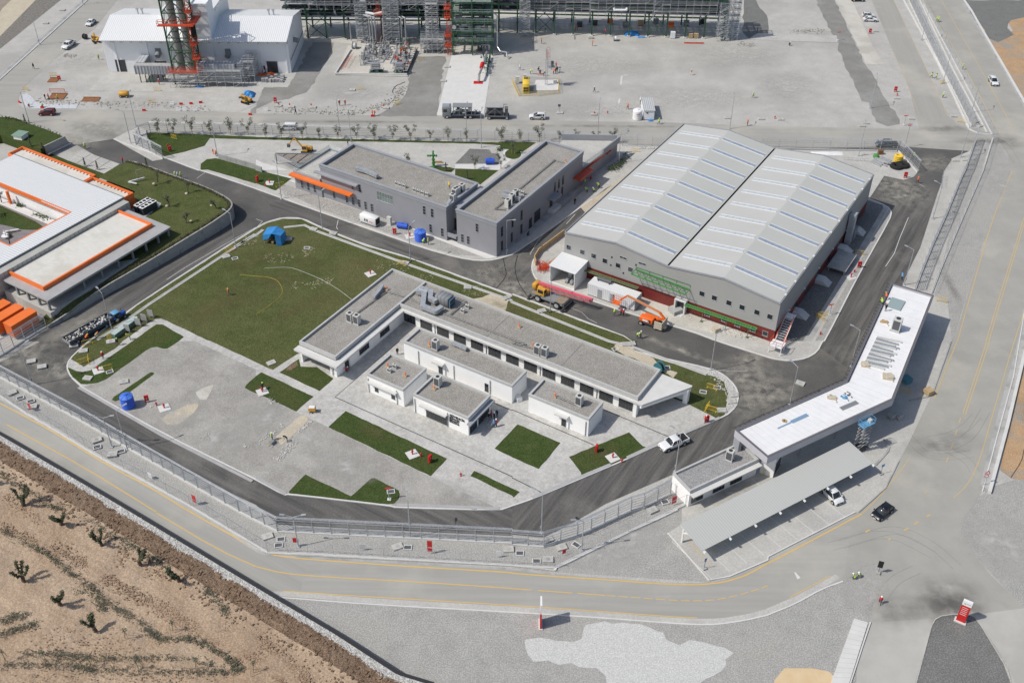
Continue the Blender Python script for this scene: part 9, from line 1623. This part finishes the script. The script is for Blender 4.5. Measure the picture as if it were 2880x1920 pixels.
PP='''01 2105,1145|w|o|n|g|Y|200|worker in orange vest walking across the middle of the big lawn
02 950,158|s|r|r|n|w|-60|person in red jacket and white helmet on the curved path
02 1085,35|w|k|k|g|y|0|dark dressed person at the grass beside the pale path
01 795,1565|b|o|o|n|Y|40|worker in orange leaning on the rubbish trailer
01 885,1545|b|t|t|n|o|30|worker in tan shirt with orange helmet by the trailer kerb
01 1200,1550|b|y|g|g|Y|200|worker in yellow vest bending beside the notice boards
12 150,905|s|y|k|k|w|20|person standing on the half laid pavers with a long shadow
12 290,918|b|-|n|n|k|200|paver layer in navy bending over stones
12 62,450|b|k|k|k|y|90|dark person crouched on the pale slab in the left lawn
12 1300,120|s|k|k|k|-|-60|person in black beside the end wall of the long low block
12 825,275|c|r|r|k|w|0|person in red crouching at the L building doorway
12 2140,720|s|-|k|n|w|-40|person in dark clothes at the left of the group by the entrance block
12 2185,790|s|-|b|n|b|90|person in light blue shirt at the front of the entrance group
12 2210,780|s|r|r|n|w|150|person in red vest at the right of the entrance group
12 2190,715|s|-|k|k|w|200|white helmeted person in the middle of the entrance group
12 2215,690|s|-|n|k|-|240|person in navy farthest back in the entrance group
12 2160,700|s|-|r|k|r|-20|person in dark red top inside the entrance group
22 1780,745|w|r|r|k|w|200|worker in red at the right tip of the campus paving
33 1025,838|w|r|r|n|w|-110|person in red with white helmet on the gravel edge of the junction
33 845,590|c|y|g|g|w|200|crouching worker in yellow vest and white helmet by the kerb
33 797,615|c|y|g|g|w|150|second crouching worker in yellow vest nearer the road
00 785,1368|w|y|y|g|w|-60|worker in bright yellow green on the upper left lane
00 1130,1500|s|r|r|n|r|0|person in red at the hedge of the upper left forecourt
01 1612,68|s|y|y|g|w|0|left of three yellow vested workers on the lane by the hedge
01 1635,75|s|w|g|g|w|0|middle of three workers on the lane by the hedge
01 1665,72|w|y|y|g|y|-30|right of three workers on the lane by the hedge
00 1960,1420|s|o|o|o|-|0|left orange worker at the cream forecourt lamp
00 1988,1440|s|o|o|g|o|180|right orange worker at the cream forecourt lamp
00 312,635|w|k|k|k|k|-40|dark dressed pedestrian alone on the upper left road
00 910,550|s|y|g|g|y|-90|worker in yellow green vest left of the plant hall
00 418,915|s|k|k|k|w|0|left of three people beside the rusty plate
00 450,918|s|r|r|n|r|0|orange red dressed person beside the rusty plate
00 535,925|w|y|g|g|Y|-20|worker in yellow vest walking on the rusty plate edge
00 262,985|c|r|g|k|y|0|worker crouching at the plastic lined trench
00 385,985|c|y|g|g|w|0|worker in pale vest at the trench beside a red barrier
00 1465,780|s|r|o|n|w|90|worker in orange in front of the grey raised duct
00 1460,735|s|-|r|k|k|0|left of the dark trio under the grey duct
00 1503,735|s|-|k|k|k|0|middle of the dark trio under the grey duct
00 1522,730|s|-|r|k|k|0|right of the dark trio under the grey duct
10 80,690|s|w|w|n|r|0|person in white at the plant hall door
10 768,972|s|r|k|g|w|-60|left of two people in dark red standing on the pale gravel
10 820,967|s|o|r|k|w|-60|right of two people in red standing on the pale gravel
10 365,1052|w|-|k|k|k|-30|person in black walking at the ditch side of the road
10 850,1058|w|y|g|g|w|0|worker in white helmet walking beside the ditch
10 1072,1068|s|o|o|r|o|0|left worker of the orange pair on the road edge
10 1093,1065|s|o|o|k|w|180|right worker of the orange pair on the road edge
10 845,1340|s|-|k|k|k|0|dark dressed person behind the left office wing
20 190,398|s|g|g|g|g|0|person in grey at the left of the yard before the rack
20 270,402|s|-|r|k|r|0|person in maroon second from left before the rack
20 738,424|s|o|o|g|o|0|worker in bright orange before the rack footings
20 857,320|s|r|r|n|o|0|worker in red brown at the shade edge of the rack
20 303,300|s|-|n|k|w|0|person in navy in the rack shade near the stair tower
20 578,290|s|-|r|k|o|0|left of two people in the shade behind the cross braces
20 598,285|s|-|r|k|o|0|right of two people in the shade behind the cross braces
20 72,645|w|w|w|g|w|-20|person in white walking left of the mast compound
20 168,680|b|y|y|g|w|-20|worker in yellow vest bending left of the mast
20 235,650|c|-|k|k|k|0|person in black crouching behind the red tool rack
20 258,685|c|-|k|k|k|90|dark person kneeling at the red tool rack
20 290,700|b|g|g|k|w|0|grey worker bending at the foot of the mast
20 360,640|s|r|t|k|w|0|first worker on the left of the red group right of the mast
20 376,628|s|r|r|r|w|0|worker in full red in the group right of the mast
20 406,628|s|r|r|r|r|0|red worker at the back of the group right of the mast
20 380,680|b|o|o|k|o|30|orange worker bending in the group right of the mast
20 400,675|b|-|k|k|k|60|black dressed worker bending in the group
20 415,665|s|-|n|k|k|100|navy dressed worker at the right of the bending pair
20 440,670|s|-|b|n|k|180|worker in blue grey at the far right of the mast group
20 755,850|w|g|g|k|w|-20|person in grey walking alone in the open yard
20 1645,690|w|o|t|w|w|-60|person in tan with white trousers alone in the right of the yard
20 2213,900|w|y|g|g|y|-30|worker in green vest at the right side of the yard
20 1062,1005|w|o|o|n|o|-60|orange worker walking towards the white cabin
20 1178,950|w|w|w|g|w|60|person in white helmet behind the site cabin
20 1348,1142|w|y|y|g|y|-20|worker in yellow green on the road by the site cabin
20 2160,1155|s|o|r|k|o|0|worker in orange beyond the warehouse ridge
20 2250,305|s|-|n|n|n|0|person in blue on the shaded slab right of the rack
30 190,420|c|-|k|k|w|0|dark person crouching on the gravel below the slab strip
30 1548,200|s|y|y|g|y|0|left of the yellow pair at the highway edge
30 1563,205|s|y|y|g|y|180|right of the yellow pair at the highway edge
30 1785,640|s|y|g|g|y|0|worker in green vest at the wire fence by the highway
30 1498,718|w|y|y|k|k|-60|left of two green vested workers on the gravel strip
30 1540,730|w|y|y|k|k|-60|right of two green vested workers on the gravel strip
30 1603,900|s|y|y|k|w|0|green vested worker alone nearer the junction
30 1330,1460|s|y|y|g|y|0|worker in yellow green behind the storage fence
31 1370,115|w|o|o|k|o|-60|orange worker on the asphalt below the storage corner
31 1228,1005|b|-|b|k|b|90|worker in light blue bending beside the gatehouse lamp
21 940,1330|s|y|y|g|w|-90|worker in yellow green vest below the generator container
21 1000,1325|s|r|g|k|r|-60|left of two red clad workers below the generator container
21 1020,1335|s|r|r|k|w|-60|right of two red clad workers below the generator container
21 1147,1535|b|y|y|g|w|-40|left of two yellow workers on the lane below the boom lift
21 1180,1535|s|y|k|k|w|-40|right of two yellow workers on the lane below the boom lift
11 1530,665|c|y|y|g|w|0|worker in yellow crouching at the foot of the upright blue tank
11 1585,680|s|y|g|g|Y|200|worker in yellow standing right of the upright blue tank
B 1785,690|s|y|y|g|w|0|green vested worker under the red canopy of the office
B 1855,620|c|r|r|r|r|0|person in red sitting beneath the red canopy
B 1820,790|b|y|y|k|w|200|first green worker gardening along the office ramp
B 1920,780|c|y|y|k|w|200|second green worker gardening at the ramp
B 1985,730|b|y|y|k|Y|200|third green worker gardening at the far end of the ramp
B 1648,950|s|-|k|k|o|-60|person in black on the path beside the ramp
B 990,1390|c|-|k|k|k|0|dark person sitting against the shaded office wall'''
for l in PP.split('\n'):
 s,po,ve,to,tr,he,a,lb=l.split('|');person(s,po,ve,to,tr,he,float(a),lb)
for s,po,ve,to,he,lb,z in(('31 1082,1190','b','o','r','Y','orange red worker kneeling at the edge of the white roof',6.7),('31 1043,1240','b','y','y','Y','yellow worker leaning over the edge of the white roof',6.7),('31 1078,1290','s','k','k','o','worker in black standing on the white roof',6.7),('A 2275,740','b','Y','Y','Y','yellow dressed worker crouching among the air units of the office roof',7.85)):person(s,po,ve,to,'g',he,100,lb,z)
for k,s in enumerate(('12 2120,730','12 2130,765','12 2145,790')):t=thing('luggage_trolley',('rear','middle','front')[k]+' steel trolley beside the group at the entrance block','trolley',pt(s)+Vector((0,0,.13)),.6);MB().bar((-.5,-.3,.2),(.5,-.3,.9),.05).bar((-.5,.3,.2),(.5,.3,.9),.05).bar((-.5,-.3,.2),(-.5,.3,.2),.05).bar((.5,-.3,.9),(.5,.3,.9),.05).build('frame',GALV,t)
t=thing('wheelbarrow','wheelbarrow beside the standing paver worker','wheelbarrow',pt('12 150,945')+Vector((0,0,.13)),1.0);MB().box(-.4,-.3,.35,.4,.3,.6).build('tray',MIDGREY,t);wheel(t,.6,0,.2,.1);MB().bar((-.4,-.28,.4),(-1.1,-.3,.6),.05).bar((-.4,.28,.4),(-1.1,.3,.6),.05).build('handle',WOOD,t)
t=thing('tool_rack','red steel rack lying by the kneeling workers left of the mast','rack',pt('20 260,692'));MB().bar((-1.2,-.3,.4),(1.2,-.3,.4),.08).bar((-1.2,.3,.4),(1.2,.3,.4),.08).build('frame',REDO,t)
st=MB()
for s,n,sp in(('12 390,830 510,740',60,.25),('12 10,935 140,850 180,835',40,.25),('12 240,1060 300,985 340,910',90,.4),('12 170,1075 220,1085',25,.3),('12 105,550 160,570',30,.35),('12 220,790 250,780',12,.25),('02 1375,600 1430,590',12,.2),('02 2240,965 2290,970',10,.25),('02 1870,860 1930,900',14,.3),('11 220,210 420,240',60,.6),('11 620,330 720,330',40,.5),('11 860,430 950,440',40,.5),('11 1150,520 1450,600',120,.6),('21 220,940 380,880',90,.6),('21 1500,1230 1700,1330',60,.7),('21 1850,1450 2200,1530',80,.8),('22 1850,300 2040,600',70,.3)):
 P=pts(s)
 for k in range(n):i=random.randrange(len(P)-1);q=P[i].lerp(P[i+1],random.random())+Vector((random.gauss(0,sp),random.gauss(0,sp),.17));st.cbox(q,random.uniform(.1,.35),random.uniform(.1,.22),.1,random.uniform(0,3),0,random.uniform(-.4,.4))
tag(st.build('loose_stones',mat('stone_mix',(.40,.39,.37),(.58,.56,.53),scale=3)),kind='stuff')
b=MB()
for k in range(60):b.bar(pt('21 300,920')+Vector((random.uniform(-1.8,1.6),random.uniform(-1.5,1.5),random.uniform(.2,.7))),pt('21 300,900')+Vector((random.uniform(-1.8,1.6),random.uniform(-1.5,2.5),random.uniform(.2,.9))),.06)
tag(b.build('orange_netting',REDO),'tangle of orange netting left of the white shed','netting')
b=MB()
for k in range(12):a=pt('21 290,900')+Vector((k*.25,k*.3,.2));b.bar(a,a+Vector((2.4,3.6,.1)),.12)
tag(b.build('scrap_boards',WOOD),'loose boards behind the ribbed formwork wall','boards')
for s,w_,m,l in(('21 1870,1480',1.1,SAND,'pallet stack wrapped in plastic before the warehouse red wall'),('21 1500,1300',2.2,CONCG,'grey formwork table on the bare ground by the warehouse door'),('22 60,545',1.0,WHITEP,'white box on a brick coloured base between the white blocks'),('32 1130,700',1.1,CONCG,'grey bagged pallet in the gatehouse shade, left one'),('32 1200,705',1.0,GREYMET,'grey bagged pallet in the gatehouse shade, right one'),('32 1265,370',1.6,mat('teal_sheet',(.08,.24,.28),rough=.4),'teal sheet covered stack below the gatehouse edge'),('32 1470,480',1.4,WOOD,'heap of brown timber on the sidewalk corner')):one(MB().box(-w_/2,-w_/2,.14,w_/2,w_/2,.9).box(-w_/2,-w_/2,0,w_/2,-w_/2+.2,.14).box(-w_/2,w_/2-.2,0,w_/2,w_/2,.14),'material_pallet',m,l,'pallet',pt(s)+Vector((0,0,.13)),.5)
for nm in('large_air_conditioner',):
 pass
tk=MB()
for s in('32 1450,1000 1700,1000 1900,900 2040,650','32 1500,930 1700,900 1850,820 1960,700','32 1250,880 1400,1050 1600,1100 1900,1060','33 600,350 900,260 1200,180 1500,330 1700,520','33 700,330 1100,210 1500,420','32 1600,1000 1800,1100 1860,1200','30 1500,1230 1900,1220 2150,1310 2260,1500','33 1100,800 1200,650 1400,560'):
 P=smoothpoly(pts(s),3,False)
 for off_ in(0,1.6):
  Q=[]
  for i,p in enumerate(P):a=P[max(0,i-1)];c=P[min(len(P)-1,i+1)];d=(c-a).normalized();Q.append(p+Vector((-d.y,d.x,0))*off_)
  r=ribbon(Q,.12,.006,.006);tk.add(r.v,r.f)
tag(tk.build('tyre_marks',mat('rubber_mark',(.22,.215,.20),(.30,.29,.27),scale=1.5,alpha=.17)),kind='structure')
